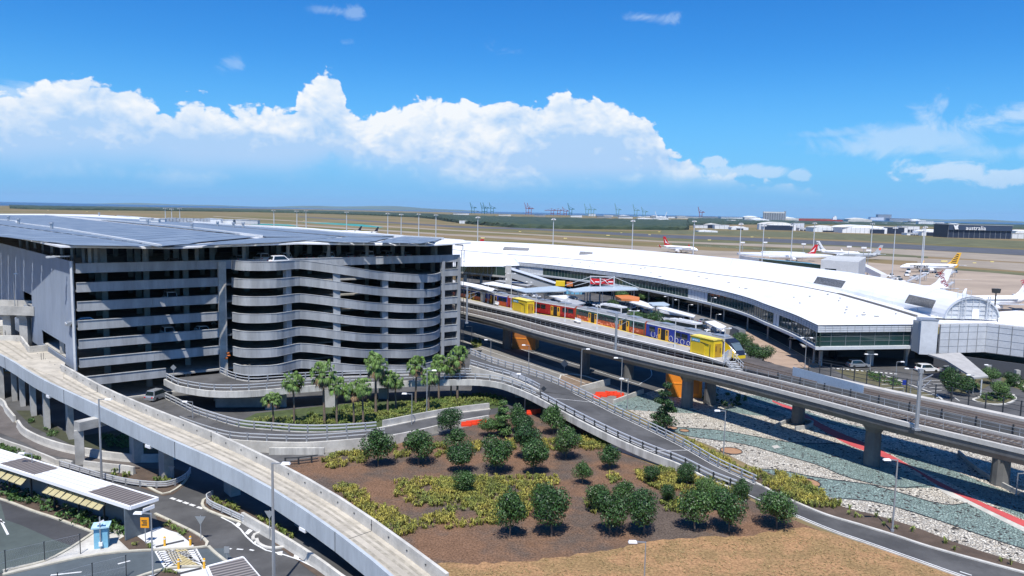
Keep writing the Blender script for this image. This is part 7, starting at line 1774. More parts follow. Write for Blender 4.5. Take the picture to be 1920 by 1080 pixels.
for px, pb, pt in ((1106,568,517),(1124,569,521),(1150,570,518)):
    p = at(px, pb); h = zat(p, pt); mb = MB(); mb.tube(p, p+Vector((0,0,h)), .3, .22); obj('mast', mb, OFFW, sc_)
    for dx in (-9, 9): mb = MB(); q = Vector((p.x+dx, p.y+1, 6.0)); mb.bar(p+Vector((0,0,h-.3)), q, .16, .16); obj('stay', mb, OFFW, sc_)
a, b = at(1106,568), at(1150,570); h = zat(a, 518); mb = MB(); mb.bar(a+Vector((0,0,h)), b+Vector((0,0,h)), .3, .3); obj('tie_beam', mb, OFFW, sc_)
for x0, x1, lb in ((1105.5,1123,'left'),(1126,1150,'right')):
    a, b = at(x0,568.5)+Vector((0,-.4,0)), at(x1,569.5)+Vector((0,-.4,0)); z0, z1 = zat(a, 532.5), zat(a, 522); d = (b-a).normalized(); rz = math.atan2(d.y, d.x); c = (a+b)/2+Vector((0,0,(z0+z1)/2))
    t = thing('billboard', '%s half of the red billboard with white emblem above the stayed canopy' % lb, 'billboard', (c.x, c.y, 0), 'red billboards'); mb = MB(); mb.box(c, ((b-a).length,.2,z1-z0), rz); obj('panel', mb, REDP, t)
    e = c-d*(b-a).length*.22-Vector((d.y*-.13,.13,0)) if lb == 'left' else c-d*(b-a).length*.12+Vector((0,-.13,0))
    mb = MB(); nn = Vector((0,-.13,0)); mb.add([e+nn+d*-.9+Vector((0,0,.9)), e+nn+d*-.1+Vector((0,0,.1)), e+nn+d*.9+Vector((0,0,-.9)), e+nn+d*.2+Vector((0,0,-.5)), e+nn+d*-.6+Vector((0,0,.2))], [(0,1,2,3,4)][::1]); mb.box(e+nn+d*1.5+Vector((0,0,-.1)), (1.6,.05,.35), rz); obj('emblem', mb, WHITE, t)
canopy_flat('forecourt_canopy', [(1153,554),(1173,552),(1199,557),(1199,561),(1165,560)], 4.2, ORC, 'rust orange canopy in the middle of the forecourt', .7)
canopy_flat('forecourt_canopy', [(1216,567),(1245,566),(1256,571),(1253,573),(1224,572)], 4, BLG, 'grey flat canopy beside the terminal kerb')
canopy_flat('forecourt_canopy', [(1230,577),(1247,575),(1304,591),(1301,595)], 3.6, ROOFW, 'long white canopy running beside the forecourt road', cols=4)
canopy_flat('forecourt_canopy', [(1018,552),(1042,548),(1070,556),(1060,561)], 3.4, ROOFW, 'small white canopy left of the stayed canopy')
canopy_flat('forecourt_canopy', [(1180,566),(1200,563),(1232,574),(1222,578)], 3.4, ROOFW, 'white canopy between the rust canopy and the coaches')
canopy_flat('forecourt_canopy', [(1322,603),(1340,601),(1362,612),(1352,618)], 3.0, WHITE, 'white slatted canopy at the right end of the forecourt')
canopy_flat('forecourt_canopy', [(903,531),(925,528),(985,540),(975,543)], 3.4, ROOFW, 'thin white canopy below the glazed bridge')
canopy_flat('forecourt_canopy', [(928,526),(945,524),(1000,533),(990,536)], 3.4, mat('canopy_grey', (.35,.36,.37), .6), 'thin grey canopy beside the escalator foot')
canopy_flat('forecourt_canopy', [(1040,560),(1064,557),(1098,568),(1080,572)], 3.2, mat('canopy_grey', (.35,.36,.37), .6), 'grey canopy among parked cars behind the red carriage')
a, b = at(1374,628), at(1392,636); t = thing('information_panel', 'dark wedge hut with a light blue screen beside the terminal road', 'kiosk', a); d = (b-a).normalized(); rz = math.atan2(d.y, d.x); mb = MB(); mb.box((a+b)/2+Vector((0,0,1.2)), ((b-a).length,2,2.4), rz, .9); obj('hut', mb, mat('hut_grey', (.14,.15,.16), .6), t); mb = MB(); mb.box(a+d*.9+Vector((0,-1.1,1.5)), (1.6,.1,1.8), rz); obj('screen', mb, mat('screen_blue', (.15,.42,.62), .4), t)
# blue small display boards
a = at(1078,562,0); p = at(1078,545.5,4.5); t = thing('display_board', 'row of four light blue display boards below the stayed canopy', 'sign', (p.x, p.y, 0))
for k in range(4): mb = MB(); mb.box((p.x-3+k*1.9, p.y, 4.3), (1.6,.2,2.0)); obj('board', mb, MATS['screen_blue'], t)
for k in (-3.5, 3.5): mb = MB(); mb.tube((p.x+k,p.y,0),(p.x+k,p.y,4.5),.1); obj('post', mb, STEEL, t)
# glazed bridge with scalloped roof, escalator tube
g0, g1 = at(760,500,5.2), at(946,518,5.2); t = thing('glazed_footbridge', 'glazed footbridge with three white scalloped roof shells between car park and terminal', 'footbridge', (g1.x, g1.y, 0)); d = (g1-g0).normalized(); nn = Vector((-d.y, d.x, 0)); nn = nn if nn.y > 0 else -nn; L = (g1-g0).length; rz = math.atan2(d.y, d.x)
mb = MB(); mb.bar(g0+nn*3+Vector((0,0,-.2)), g1+nn*3+Vector((0,0,-.2)), 6, .7); obj('deck', mb, CONC, t)
mb = MB(); mb.bar(g0+nn*.3+Vector((0,0,2.0)), g1+nn*.3+Vector((0,0,2.0)), .15, 3.6); obj('glazing', mb, GLASSG, t)
mb = MB()
for k in range(int(L/2.5)): p = g0+d*(k*2.5)+nn*.15; mb.bar(p+Vector((0,0,.1)), p+Vector((0,0,3.9)), .1, .1)
obj('mullions', mb, STEEL, t)
for px in (872,902,938): p = at(px, 535.5); mb = MB(); mb.box((p.x,p.y+1,2.3), (1.2,1,4.6)); obj('pier', mb, CONC, t)
for i, (xa, xb, yt) in enumerate(((938,975,479.5),(886,935,481.5),(838,892,483.5))):
    zb_ = 9.0; a, b = at(xa-24, 499.5, zb_), at(xb-1 if i == 0 else xb+10, 499.5 if i else 498, zb_); w = (b-a).length; dd = (b-a).normalized(); hh = zat((a+b)/2, yt)-zb_; mb = MB(); N_ = 12; K_ = 5
    for j in range(K_+1):
        off = Vector((0, 1, 0))*j*2.6
        for k in range(N_+1):
            u = k/N_; mb.v.append(a.lerp(b, u)+off+Vector((0,0,max(0,hh)*math.sin(math.pi*u)**.8*math.sin(math.pi/2*j/K_))))
    for j in range(K_):
        for k in range(N_): mb.face((j*(N_+1)+k, j*(N_+1)+k+1, (j+1)*(N_+1)+k+1, (j+1)*(N_+1)+k))
    obj('roof_shell', mb, ROOFW, t)
a, b = at(955,516,6.5), at(1043,544.5,1.3); t = thing('escalator_tube', 'enclosed sloping escalator tube with grey sides ending in a yellow box', 'escalator', (b.x, b.y, 0)); 
a3, b3 = Vector((a.x,a.y,7.6)), Vector((b.x,b.y,2.4)); mb = MB(); mb.bar(a3, b3, 4, 3.2); obj('tube', mb, mat('tube_grey', (.33,.34,.34), .6), t); mb = MB(); mb.bar(a3+Vector((0,0,1.75)), b3+Vector((0,0,1.75)), 4.6, .25); obj('tube_roof', mb, mat('tube_roof', (.55,.58,.66), .4), t)
mb = MB(); mb.bar(a3+Vector((0,-2.1,1.2)), b3+Vector((0,-2.1,1.2)), .3, .7); obj('window_strip', mb, GLASS, t)
p = Vector((b.x+1.5,b.y-1,0)); mb = MB(); mb.box(p+Vector((0,0,4.2)), (3.6,3,1.9), -.1); obj('yellow_box', mb, YEL, t); mb = MB(); mb.box(p+Vector((3.6,0,4.0)), (2.4,2.4,1.5)); obj('orange_box', mb, ORC, t)
p = at(958,519,6); mb = MB(); mb.box((p.x-1,p.y,6.5), (2.2,2.5,8)); obj('landing', mb, CONC, t)
# low white wall pieces and panels at the terminal's left end
p, q = at(971,518), at(981,519); mb = MB(); mb.bar(p+Vector((0,0,7)), q+Vector((0,0,7)), 1, 5); solo('panel_wall', mb, PAN, 'pale panel wall where the scalloped roof meets the terminal', 'wall')
# ---------------------------------------------------------------- aircraft
def jet(px, py, L, heading, label, fin, body=WHITE, cat='aircraft', scale=1.0, fintxt=None, sidetxt=None, finstyle=None, belly=None, name='airliner'):
    p = at(px, py) if not isinstance(px, Vector) else px
    t = thing(name, label, cat, (0,0,0)); R_ = 2.0; k = L/37.0
    mb = MB(); prof = [(-18.5,.25,1.1),(-17,.7,.9),(-13,1.5,.45),(-8,1.95,0),(11,2.0,0),(14.5,1.8,-.1),(17,1.2,-.35),(18.2,.55,-.6),(18.5,.12,-.7)]; n = 14
    for x, r, dz in prof:
        for i in range(n): a = 6.2832*i/n; mb.v.append(Vector((x, r*math.cos(a), 3.6+dz+r*math.sin(a)))*k)
    for j in range(len(prof)-1):
        for i in range(n): m_ = (i+1) % n; mb.face((j*n+i, j*n+m_, (j+1)*n+m_, (j+1)*n+i))
    mb.face(tuple(range(n))[::-1]); mb.face(tuple((len(prof)-1)*n+i for i in range(n))); obj('fuselage', mb, body, t, True)
    def plate(name, pts, th, m):
        mb = MB(); q = [Vector(v)*k for v in pts]; nrm = (q[1]-q[0]).cross(q[2]-q[0]).normalized()*th*k; N_ = len(q); mb.v = [v-nrm for v in q]+[v+nrm for v in q]
        mb.face(tuple(range(N_))[::-1]); mb.face(tuple(range(N_, 2*N_)))
        for i in range(N_): j = (i+1) % N_; mb.face((i, j, j+N_, i+N_))
        return obj(name, mb, m, t)
    WG = mat('wing_grey', (.55,.57,.60), .4)
    for s in (-1, 1):
        plate('wing', [(4,s*1.6,2.8),(-3,s*1.6,2.8),(-6.2,s*16.5,4.2),(-4.4,s*16.5,4.2)], .18, WG)
        plate('winglet', [(-4.5,s*16.5,4.2),(-6.2,s*16.5,4.2),(-7.2,s*17.0,6.3),(-6.4,s*17.0,6.3)], .08, fin)
        plate('tailplane', [(-14,s*.8,4.6),(-17,s*.8,4.6),(-18.6,s*6.8,5.2),(-17.2,s*6.8,5.2)], .12, WG)
        mb = MB(); mb.tube(Vector((3.6,s*5.6,2.0))*k, Vector((-.4,s*5.6,2.1))*k, 1.1*k, .75*k, 12); obj('engine', mb, body, t)
        mb = MB(); mb.tube(Vector((-1.5,s*2.6,.5))*k, Vector((-1.5,s*3.1,.5))*k, .5*k, n=10); mb.tube(Vector((-1.5,s*2.8,.5))*k, Vector((-1.5,s*2.6,2.6))*k, .14*k); obj('main_gear', mb, RUBBER, t)
        mb = MB(); mb.bar(Vector((13.5,s*1.93,4.2))*k, Vector((-11,s*1.93,4.2))*k, .1*k, .35*k) ; obj('window_row', mb, mat('jet_window', (.10,.13,.17), .3), t)
    mb = MB(); mb.tube(Vector((13,-.2,.4))*k, Vector((13,.2,.4))*k, .4*k, n=10); mb.tube(Vector((13,0,.4))*k, Vector((13,0,2.4))*k, .12*k); obj('nose_gear', mb, RUBBER, t)
    mb = MB(); mb.box(Vector((16.6,0,4.15))*k, (1.1*k,2.1*k,.5*k), 0, .6, .7); obj('cockpit_window', mb, GLASS, t)
    F_ = [(-10.6,0,5.2),(-17.2,0,5.2),(-19.4,0,12.4),(-17.0,0,12.4),(-13.2,0,7.0)]
    fo_ = plate('tail_fin', F_, .2, fin)
    if finstyle:
        mb = MB()
        finstyle(mb, k); obj('tail_emblem', mb, finstyle.m, t)
    for tx, pos, size, m_, rot in (fintxt or []):
        for s in (-1, 1):
            o = txt('tail_lettering', tx, (0,0,0), size*k, 0, m_, None, bold=.02*k, quat=Matrix.Translation(Vector(pos)*k*Vector((1,0,0)).x if False else Vector((pos[0], -s*.26 if s else 0, pos[2]))*k) @ Matrix.Rotation(0 if s > 0 else math.pi, 4, 'Z') @ Matrix.Rotation(math.pi/2, 4, 'X') @ Matrix.Rotation(rot if s > 0 else -rot, 4, 'Z')); o.parent = t
    for tx, pos, size, m_ in (sidetxt or []):
        for s in (-1, 1):
            o = txt('side_lettering', tx, (0,0,0), size*k, 0, m_, None, bold=.03*k, quat=Matrix.Translation(Vector((pos[0], -s*2.12, pos[2]))*k) @ Matrix.Rotation(0 if s > 0 else math.pi, 4, 'Z') @ Matrix.Rotation(math.pi/2, 4, 'X')); o.parent = t
    t.location = p; t.rotation_euler = (0,0,heading); return t
FR = mat('fin_red', (.50,.01,.015), .4); FB = mat('fin_dark', (.02,.02,.03), .4); FS = mat('fin_silver', (.42,.44,.46), .4); FO = mat('fin_amber', (.75,.42,.04), .4); LM = mat('letter_maroon', (.22,.015,.03), .5); LD = mat('letter_dark', (.04,.04,.04), .5); LP = mat('letter_pink', (.42,.03,.08), .5)
def kang(mb, k):
    for s in (-.23, .23): mb.add([Vector((-17.6,s,10.8))*k, Vector((-15.4,s,8.4))*k, Vector((-12.2,s,6.2))*k, Vector((-14.6,s,7.1))*k, Vector((-16.4,s,7.4))*k, Vector((-16.6,s,8.8))*k], [(0,1,2,3,4,5)] if s > 0 else [(5,4,3,2,1,0)])
kang.m = WHITE
def star(mb, k):
    for s in (-.23, .23):
        c = Vector((-16.9,s,9.2))*k; P = [c+Vector((math.cos(i*.6283+1.57)*(1.6 if i % 2 == 0 else .7), 0, math.sin(i*.6283+1.57)*(1.6 if i % 2 == 0 else .7)))*k for i in range(10)]; o = len(mb.v); mb.v += P+[c]
        for i in range(10): mb.face((o+i, o+(i+1) % 10, o+10))
star.m = mat('fin_orange', (.85,.12,.02), .4)
def stripes(mb, k):
    for s in (-.24, .24):
        for q in range(6):
            z = 6.0+q*1.05; x0 = -12.2-(z-5.2)*.62-.2; mb.add([Vector((x0,s,z))*k, Vector((x0-.35,s,z+.45))*k, Vector((x0-3.6+q*.35,s,z+.1))*k, Vector((x0-3.2+q*.3,s,z-.45))*k], [(0,1,2,3)])
stripes.m = FB
def vlogo(mb, k):
    for s in (-.24, .24):
        for q in range(5):
            z = 6.2+q*1.15; x0 = -13.2-(z-5.2)*.66; mb.add([Vector((x0-.3,s,z))*k, Vector((x0-1.4,s,z+.6))*k, Vector((x0-2.6+q*.12,s,z+.2))*k, Vector((x0-1.5,s,z-.3))*k], [(0,1,2,3)])
vlogo.m = LD
jet(at(1276,474), None, 39, R(-38), 'white jet with a red tail fin parked beyond the middle of the terminal roof', FR, finstyle=kang) if False else None
def J(px, py, L, hd, *a, **kw): return jet(px, py, L, hd, *a, **kw)
jet(1275, 474, 39, R(-56), 'white jet with a red tail and white bounding emblem beyond the terminal roof', FR, finstyle=kang)
jet(1573, 483, 38, R(-50), 'white jet with a grey-lettered tail behind the oval lounge', WHITE, finstyle=vlogo)
jet(1610, 487, 35, R(180), 'silver jet with an orange star on its tail peeping out behind the annexe', FS, body=FS, finstyle=star)
jet(1742, 511, 37, R(183), 'white jet with a tiger-striped amber tail and dark side lettering', FO, finstyle=stripes, sidetxt=[('tigerair', (6.5,0,4.0), 3.3, LD)])
# virgin tails
jet(1692, 560, 37, R(181), 'white jet almost hidden by the vault, only its lettered tail showing', WHITE, fintxt=[('Virgin', (-16.1,0,8.3), 3.0, LM, R(60))])
jet(1850, 583, 37, R(192), 'white jet at the right edge with pink lettering on its tall tail', WHITE, fintxt=[('Virgin', (-16.1,0,8.3), 3.0, LP, R(60))])
jet(857, 482, 37, R(200), 'jet hidden by the terminal roof, only a small red tail tip showing', FR, finstyle=kang)
jet(1486, 490, 37, R(189), 'jet behind the oval lounge, just a red fin showing above the roof', FR, finstyle=kang)
jet(655, 439, 30, R(200), 'left one of two far jets with dark tails beyond the car park roof', FB)
jet(686, 441, 30, R(200), 'right one of two far jets with dark tails beyond the car park roof', FB)
# apron service vehicles
tp = None
rn = random.Random(31)
SV = [(1668,520),(1682,524),(1700,518),(1712,522),(1735,515),(1748,512),(1760,520),(1690,530),(1655,524),(1770,530),(1760,538),(1642,515),(1703,512),(1790,512)]
for i, (px, py) in enumerate(SV):
    lb = '%s small service vehicle from the left among equipment around the striped-tail jet' % ORD[i]
    if tp is None:
        tp = thing('baggage_tug', lb, 'service vehicle', (0,0,0), 'service vehicles on the apron'); mb = MB(); mb.box((0,0,.8),(4.2,1.9,.9)); obj('body', mb, WHITE, tp); mb = MB(); mb.box((1.0,0,1.7),(1.5,1.7,.9),0,.8); obj('cab', mb, GLASS, tp)
        mb = MB()
        for x in (-1.3,1.3): mb.tube((x,-1,.4),(x,1,.4),.4,n=10)
        obj('wheels', mb, RUBBER, tp); tp.location = at(px, py)
    else: dup(tp, at(px, py), rn.uniform(0, 3), rn.uniform(.8, 1.3), lb)
for i, (px, py, s) in enumerate(((1700,530,1),(1716,526,.9),(1775,520,1),(1765,545,1.1),(1660,530,.8))):
    p = at(px, py); t = thing('mobile_stairs', '%s set of mobile stairs and gantry from the left by the striped-tail jet' % ORD[i], 'boarding stairs', p, 'mobile stairs on the apron'); a = rn.uniform(-.5, .5); d = Vector((math.cos(a), math.sin(a), 0))
    mb = MB(); mb.bar(p+Vector((0,0,.5)), p+d*6*s+Vector((0,0,3.6*s)), 1.6, .25); obj('flight', mb, STEELL, t)
    mb = MB()
    for sg in (-.8, .8): nn = Vector((-d.y, d.x, 0))*sg; mb.bar(p+nn+Vector((0,0,1.5)), p+nn+d*6*s+Vector((0,0,4.6*s)), .12, .12); mb.bar(p+nn+d*6*s, p+nn+d*6*s+Vector((0,0,4.6*s)), .16, .16); mb.bar(p+nn+d*1, p+nn+d*6*s+Vector((0,0,3.4*s)), .12, .12)
    obj('frame', mb, STEEL, t)
# ---------------------------------------------------------------- far buildings
SHEDC = mat('shed_cream', (.62,.60,.55), .7, .12, .05); SHW = mat('shed_white', (.78,.79,.80), .6, .08, .05); SHD = mat('hangar_navy', (.018,.028,.055), .5); SHG = mat('shed_grey', (.28,.30,.32), .7, .15, .05); SHR = mat('hull_red', (.35,.05,.035), .6, .2, .02)
def shed(x0, x1, yt, yb, style, wm, rm, label, door=None, depth=1.0, name='hangar', cat='hangar', roofh=.3, nd=1):
    d0 = max(1.6, yb-hor(x0)); a = at(x0, hor(x0)+d0); D = a.y; b = pd(x1, D, 0); b = Vector((b.x, D*.99+0, 0)); a.z = b.z = 0
    ppm = F/D; H = (yb-yt)/ppm; w = b.x-a.x; dp = w*depth; t = thing(name, label, cat, a); c = (a+b)/2+Vector((0,dp/2,0)); hw = H*(1-roofh) if style != 'flat' else H*.96
    mb = MB(); mb.prism([a, b, b+Vector((0,dp,0)), a+Vector((0,dp,0))], 0, hw); obj('wall', mb, wm, t)
    mb = MB(); n = 10; ov = w*.015; z_ = hw
    if style == 'flat': mb.prism([a+Vector((-ov,-ov,0)), b+Vector((ov,-ov,0)), b+Vector((ov,dp,0)), a+Vector((-ov,dp,0))], hw, H)
    else:
        pts = [(0,0)]
        for i in range(n+1):
            u = i/n; z = math.sin(math.pi*u)**.75 if style == 'arch' else 1-abs(2*u-1); pts.append((u, z))
        pts = [(i/n, (math.sin(math.pi*i/n)**.75 if style == 'arch' else 1-abs(2*i/n-1))) for i in range(n+1)]
        for y in (-ov*2, dp):
            for u, z in pts: mb.v.append(Vector((a.x-ov+(w+2*ov)*u, a.y+y, hw+(H-hw)*z+.05)))
            mb.v.append(Vector((b.x+ov, a.y+y, hw))); mb.v.append(Vector((a.x-ov, a.y+y, hw)))
        m_ = n+3
        for i in range(m_): j = (i+1) % m_; mb.face((i, j, j+m_, i+m_))
        mb.face(tuple(range(m_))[::-1]); mb.face(tuple(range(m_, 2*m_)))
    obj('roof', mb, rm, t)
    if door:
        for q in range(nd):
            u0, u1 = door[0]+(door[1]-door[0])*q/nd, door[0]+(door[1]-door[0])*(q+.86 if nd > 1 else 1)/nd
            mb = MB(); e0, e1 = a.lerp(b, u0), a.lerp(b, u1); zt = hw*door[2]; mb.bar(e0+Vector((0,-.3,zt/2)), e1+Vector((0,-.3,zt/2)), .5, zt); obj('door', mb, SHD, t)
    # downpipes / bays give the wall some scale
    mb = MB(); nb_ = max(3, int(w/9))
    for i in range(nb_+1): e = a.lerp(b, i/nb_); mb.bar(e+Vector((0,-.12,0)), e+Vector((0,-.12,hw)), .5, .3)
    obj('wall_bays', mb, SHG if wm is not SHG else SHD, t); return t, a, b, H
HS = [
 (1303,1323,422,427.5,'flat',SHW,SHW,'low white shed at the left end of the hangar row',None),
 (1323,1352,418.5,427.5,'gable',SHD,SHEDC,'cream-roofed shed with a navy front, left end of the hangar row',(.02,.5,.9)),
 (1340,1363,421.5,429,'flat',SHW,SHW,'white box building beside the cream-roofed shed',None),
 (1371,1399,424,430.5,'arch',SHW,SHEDC,'low white arched shed left of the big navy hangar door',(.3,.7,.6)),
 (1309,1342,431,434.8,'gable',SHW,SHEDC,'tiny row of white huts at the airfield edge',None),
 (1423,1432,419.5,430.5,'flat',SHW,SHW,'narrow white block left of the big navy hangar door',None),
 (1432,1487,416,431,'arch',SHW,SHEDC,'big pale arched hangar with a wide navy door',(.02,.92,.86)),
 (1487,1502,418,431.5,'flat',SHW,SHEDC,'white annexe right of the big arched hangar',None),
 (1498,1525,427,432.5,'flat',SHW,SHW,'low white office with dark openings before the arched hangar',(.05,.9,.5)),
 (1525,1578,422.5,434.5,'gable',SHW,SHEDC,'long low white shed in the middle of the hangar row',(.3,.8,.35)),
 (1579,1656,421.5,436.5,'arch',SHW,SHW,'wide white arched hangar in the middle of the row',(.62,.94,.75)),
 (1656,1694,425,438,'flat',SHW,SHEDC,'white-edged shed with a dark doorway right of the wide arched hangar',(.0,.86,.95)),
 (1690,1716,423.5,436,'flat',SHW,SHEDC,'white colonnaded building in the hangar row',(.05,.95,.5)),
 (1728,1776,430,442,'gable',SHW,SHW,'low white shed just left of the huge navy hangar',(.15,.7,.8)),
 (1878,1896,438,446,'flat',SHW,SHW,'white boxy shed right of the huge navy hangar, left one',None),
 (1897,1921,437.5,447,'flat',SHW,SHEDC,'white boxy shed right of the huge navy hangar, right one',None),
 (1904,1945,431,437,'gable',SHW,SHW,'distant white gabled shed at the right edge',None),
 (1700,1727,436.5,441,'flat',SHW,SHW,'white low canopy between the colonnaded building and next shed',(.2,.8,.5)),
]
for i, (x0, x1, yt, yb, stl, wm, rm, lb, dr) in enumerate(HS): shed(x0, x1, yt, yb, stl, wm, rm, lb, dr, .7, nd=4 if 'colonnade' in lb or 'openings' in lb else 1)
t, a, b, H = shed(1777,1886,420.5,445.5,'flat',SHD,SHG,'huge navy hangar with white lettering at the right of the row',None,.45,roofh=0)
mb = MB(); mb.bar(Vector((a.x,a.y-1.2,H*.76)), Vector((b.x,b.y-1.2,H*.76)), 2, H*.36); obj('upper_fascia', mb, mat('navy_fascia', (.035,.055,.10), .5), t)
txt('lettering', 'australia', a.lerp(b, .42)+Vector((0,-2.9, H*.74)), H*.42, math.atan2(b.y-a.y, b.x-a.x), WHITE, t, bold=.12)
c = a.lerp(b, .10)+Vector((0,-3.6,H*.80)); mb = MB(); q = H*.16; mb.v = [c+Vector((x*q,0,z*q)) for x, z in ((-1.2,1.1),(-.2,.6),(1.2,1.2),(.9,-.2),(1.3,-1.0),(-.3,-1.1),(-.8,.1))]; mb.face(tuple(range(7))[::-1]); obj('emblem', mb, WHITE, t)
# farther industry and port
FB_ = [
 (1396,1420,404.5,413,'arch',SHEDC,SHW,'pale green domed shed left of the grain silo'),(1408,1437,409,415,'gable',SHW,SHW,'white roofed works before the domed shed'),(1457,1492,406,415,'gable',SHEDC,SHW,'pale gabled shed right of the grain silo'),
 (1590,1628,408,417,'gable',SHEDC,SHEDC,'long cream shed right of the red ship'),(1646,1664,402,413,'flat',SHG,SHG,'tall grey block on the skyline at the right'),(1632,1650,407,413,'flat',SHW,SHG,'white works at the left foot of the tall grey block'),
 (1668,1700,409,414.5,'flat',SHG,SHW,'grey works at the right foot of the tall grey block'),(1708,1728,411,417,'gable',SHW,SHW,'white shed right of the grey works'),(1722,1742,414.5,422,'flat',SHW,SHW,'white cube building behind the hangars'),(1745,1762,416,421,'flat',SHW,SHEDC,'cream low block behind the huge navy hangar'),
 (1253,1285,405.5,409,'flat',SHW,SHW,'long white warehouse left of the red crane'),(1270,1312,406,409.5,'flat',SHEDC,SHEDC,'cream warehouse below the red crane'),(1318,1352,405.8,410,'flat',SHG,SHW,'grey warehouse right of the red crane'),(1352,1392,406.4,411,'flat',SHW,SHW,'white warehouse left of the domed shed'),
 (935,958,401.8,404.6,'flat',SHEDC,SHEDC,'brown low warehouse on the port shore'),(861,877,413.5,419,'flat',SHW,SHW,'tiny white hut at the edge of the mangroves'),(1195,1222,408,412,'gable',SHW,SHEDC,'small white shed among the port cranes'),(1160,1184,406.5,409,'flat',SHW,SHW,'thin white warehouse between port cranes'),(1120,1145,405,408,'flat',SHG,SHW,'grey warehouse behind the pale cranes'),
 (1070,1090,403.5,407,'flat',SHW,SHW,'white warehouse left of the pale cranes'),(1002,1022,402,405.5,'flat',SHG,SHG,'grey store behind the red portal cranes'),(850,880,399.5,402,'flat',SHW,SHG,'thin white quay building left of the green cranes'),(1225,1250,408,412,'flat',SHW,SHW,'white shed below the white loaders'),(1236,1262,411,414.5,'gable',SHW,SHEDC,'white houses in front of the loaders')]
for (x0, x1, yt, yb, stl, wm, rm, lb) in FB_: shed(x0, x1, yt, yb, stl, wm, rm, lb, None, .5, name='warehouse', cat='warehouse')
rn = random.Random(91); place_ = ['near the domed shed','left of the grain silo','between silo and red ship','behind the red ship','below the tall grey block','right of the tall grey block','toward the right edge','behind the quay cranes','near the white loaders','left of the red crane']
xs_ = {'near the domed shed':(1380,1425),'left of the grain silo':(1340,1400),'between silo and red ship':(1470,1510),'behind the red ship':(1540,1600),'below the tall grey block':(1630,1680),'right of the tall grey block':(1680,1730),'toward the right edge':(1740,1790),'behind the quay cranes':(1060,1200),'near the white loaders':(1200,1250),'left of the red crane':(1250,1305)}
for pn in place_:
    for i in range(5):
        x0 = rn.uniform(*xs_[pn]); w = rn.uniform(7, 20); yb = hor(x0)+rn.uniform(5.5, 12 if x0 > 1300 else 6.5); hh = rn.uniform(1.6, 4.2)
        shed(x0, x0+w, yb-hh, yb, rn.choice(('flat','gable','flat')), rn.choice((SHW,SHG,SHEDC,SHG)), rn.choice((SHW,SHEDC,SHG)), 'small far industrial shed %s, the %s of five there' % (pn, ORD[i]), None, .5, name='warehouse', cat='warehouse')
# silo
a = at(1430,414.5); D = a.y; b = pd(1470,D,0); b.y = D; k = D/F; t = thing('grain_silo', 'row of tall grey grain silos with a gallery on top on the skyline', 'silo', a)
for i in range(9): c = a.lerp(b, (i+.5)/9); mb = MB(); mb.tube((c.x,c.y,0),(c.x,c.y,15.0*k),(b.x-a.x)/18.5,n=12); obj('silo_bin', mb, SHG, t)
mb = MB(); mb.bar(a+Vector((0,0,16.4*k)), b+Vector((0,0,16.4*k)), 14, 2.6*k); obj('gallery', mb, SHEDC, t); mb = MB(); mb.box(b+Vector((k,0,9.5*k)), (2.5*k,14,19*k)); obj('lift_tower', mb, SHG, t)
# red ship
a = at(1492,415.5); D = a.y; b = pd(1580,D,0); b.y = D; k = D/F; t = thing('cargo_ship', 'long rust-red cargo ship with white superstructure at the far berth', 'ship', a)
mb = MB(); P = [Vector((a.x,a.y,0)), Vector((a.x+4*k,a.y-8,0)), Vector((b.x-3*k,b.y-8,0)), Vector((b.x,b.y,0)), Vector((b.x-3*k,b.y+8,0)), Vector((a.x+4*k,a.y+8,0))]; mb.prism(P, 0, 5*k); obj('hull', mb, SHR, t)
mb = MB(); c = a.lerp(b, .82); mb.box(c+Vector((0,0,7.5*k)), (7*k,14,5*k)); mb.box(c+Vector((k,0,11*k)), (3*k,10,2.4*k)); obj('superstructure', mb, SHW, t)
mb = MB(); mb.bar(a+Vector((3*k,0,5.4*k)), a.lerp(b, .74)+Vector((0,0,5.4*k)), 14, 1.0*k); obj('deck_cargo', mb, mat('deck_rust', (.40,.12,.07), .8), t)
# quay cranes
CG = mat('crane_green', (.005,.09,.09), .6); CP = mat('crane_pale', (.12,.26,.27), .6); CRD = mat('crane_red', (.20,.03,.04), .6)
def crane(px, ptop, label, m, kind='up', D=7300, w=1.0):
    p = pd(px, D, 0); k = D/F; t = thing('quay_crane', label, 'crane', p, 'cranes of the far container port'); H = (hor(px)+CH/k-ptop)*k; lw = 2.0*1.0; th = .85*k
    mb = MB(); hb = H*.52
    for x in (3*k, 8*k): mb.bar(p+Vector((x,0,0)), p+Vector((x,0,hb)), th, th)
    mb.bar(p+Vector((3*k,0,hb*.45)), p+Vector((8*k,0,hb*.45)), th, th); obj('portal', mb, m, t)
    mb = MB(); mb.bar(p+Vector((2*k,0,hb)), p+Vector((13*k*w,0,hb+.3*k)), th, .9*k); mb.bar(p+Vector((3*k,0,hb)), p+Vector((4.5*k,0,hb+4*k)), th*.7, th*.7); mb.bar(p+Vector((4.5*k,0,hb+4*k)), p+Vector((12*k*w,0,hb+.6*k)), .3*k, .3*k); obj('girder', mb, m, t)
    mb = MB()
    if kind == 'up': mb.bar(p+Vector((2.4*k,0,hb+.4*k)), p+Vector((0,0,H)), th, .9*k); mb.bar(p+Vector((4.5*k,0,hb+4*k)), p+Vector((.7*k,0,H*.86)), .3*k, .3*k)
    else: mb.bar(p+Vector((3*k,0,hb)), p+Vector((-9*k,0,hb)), th, .9*k); mb.bar(p+Vector((4.5*k,0,hb+4*k)), p+Vector((-6*k,0,hb+.4*k)), .3*k, .3*k)
    obj('boom', mb, m, t); mb = MB(); mb.box(p+Vector((9.5*k,0,hb+1.1*k)), (2.2*k,12,1.4*k)); obj('machine_house', mb, m, t)
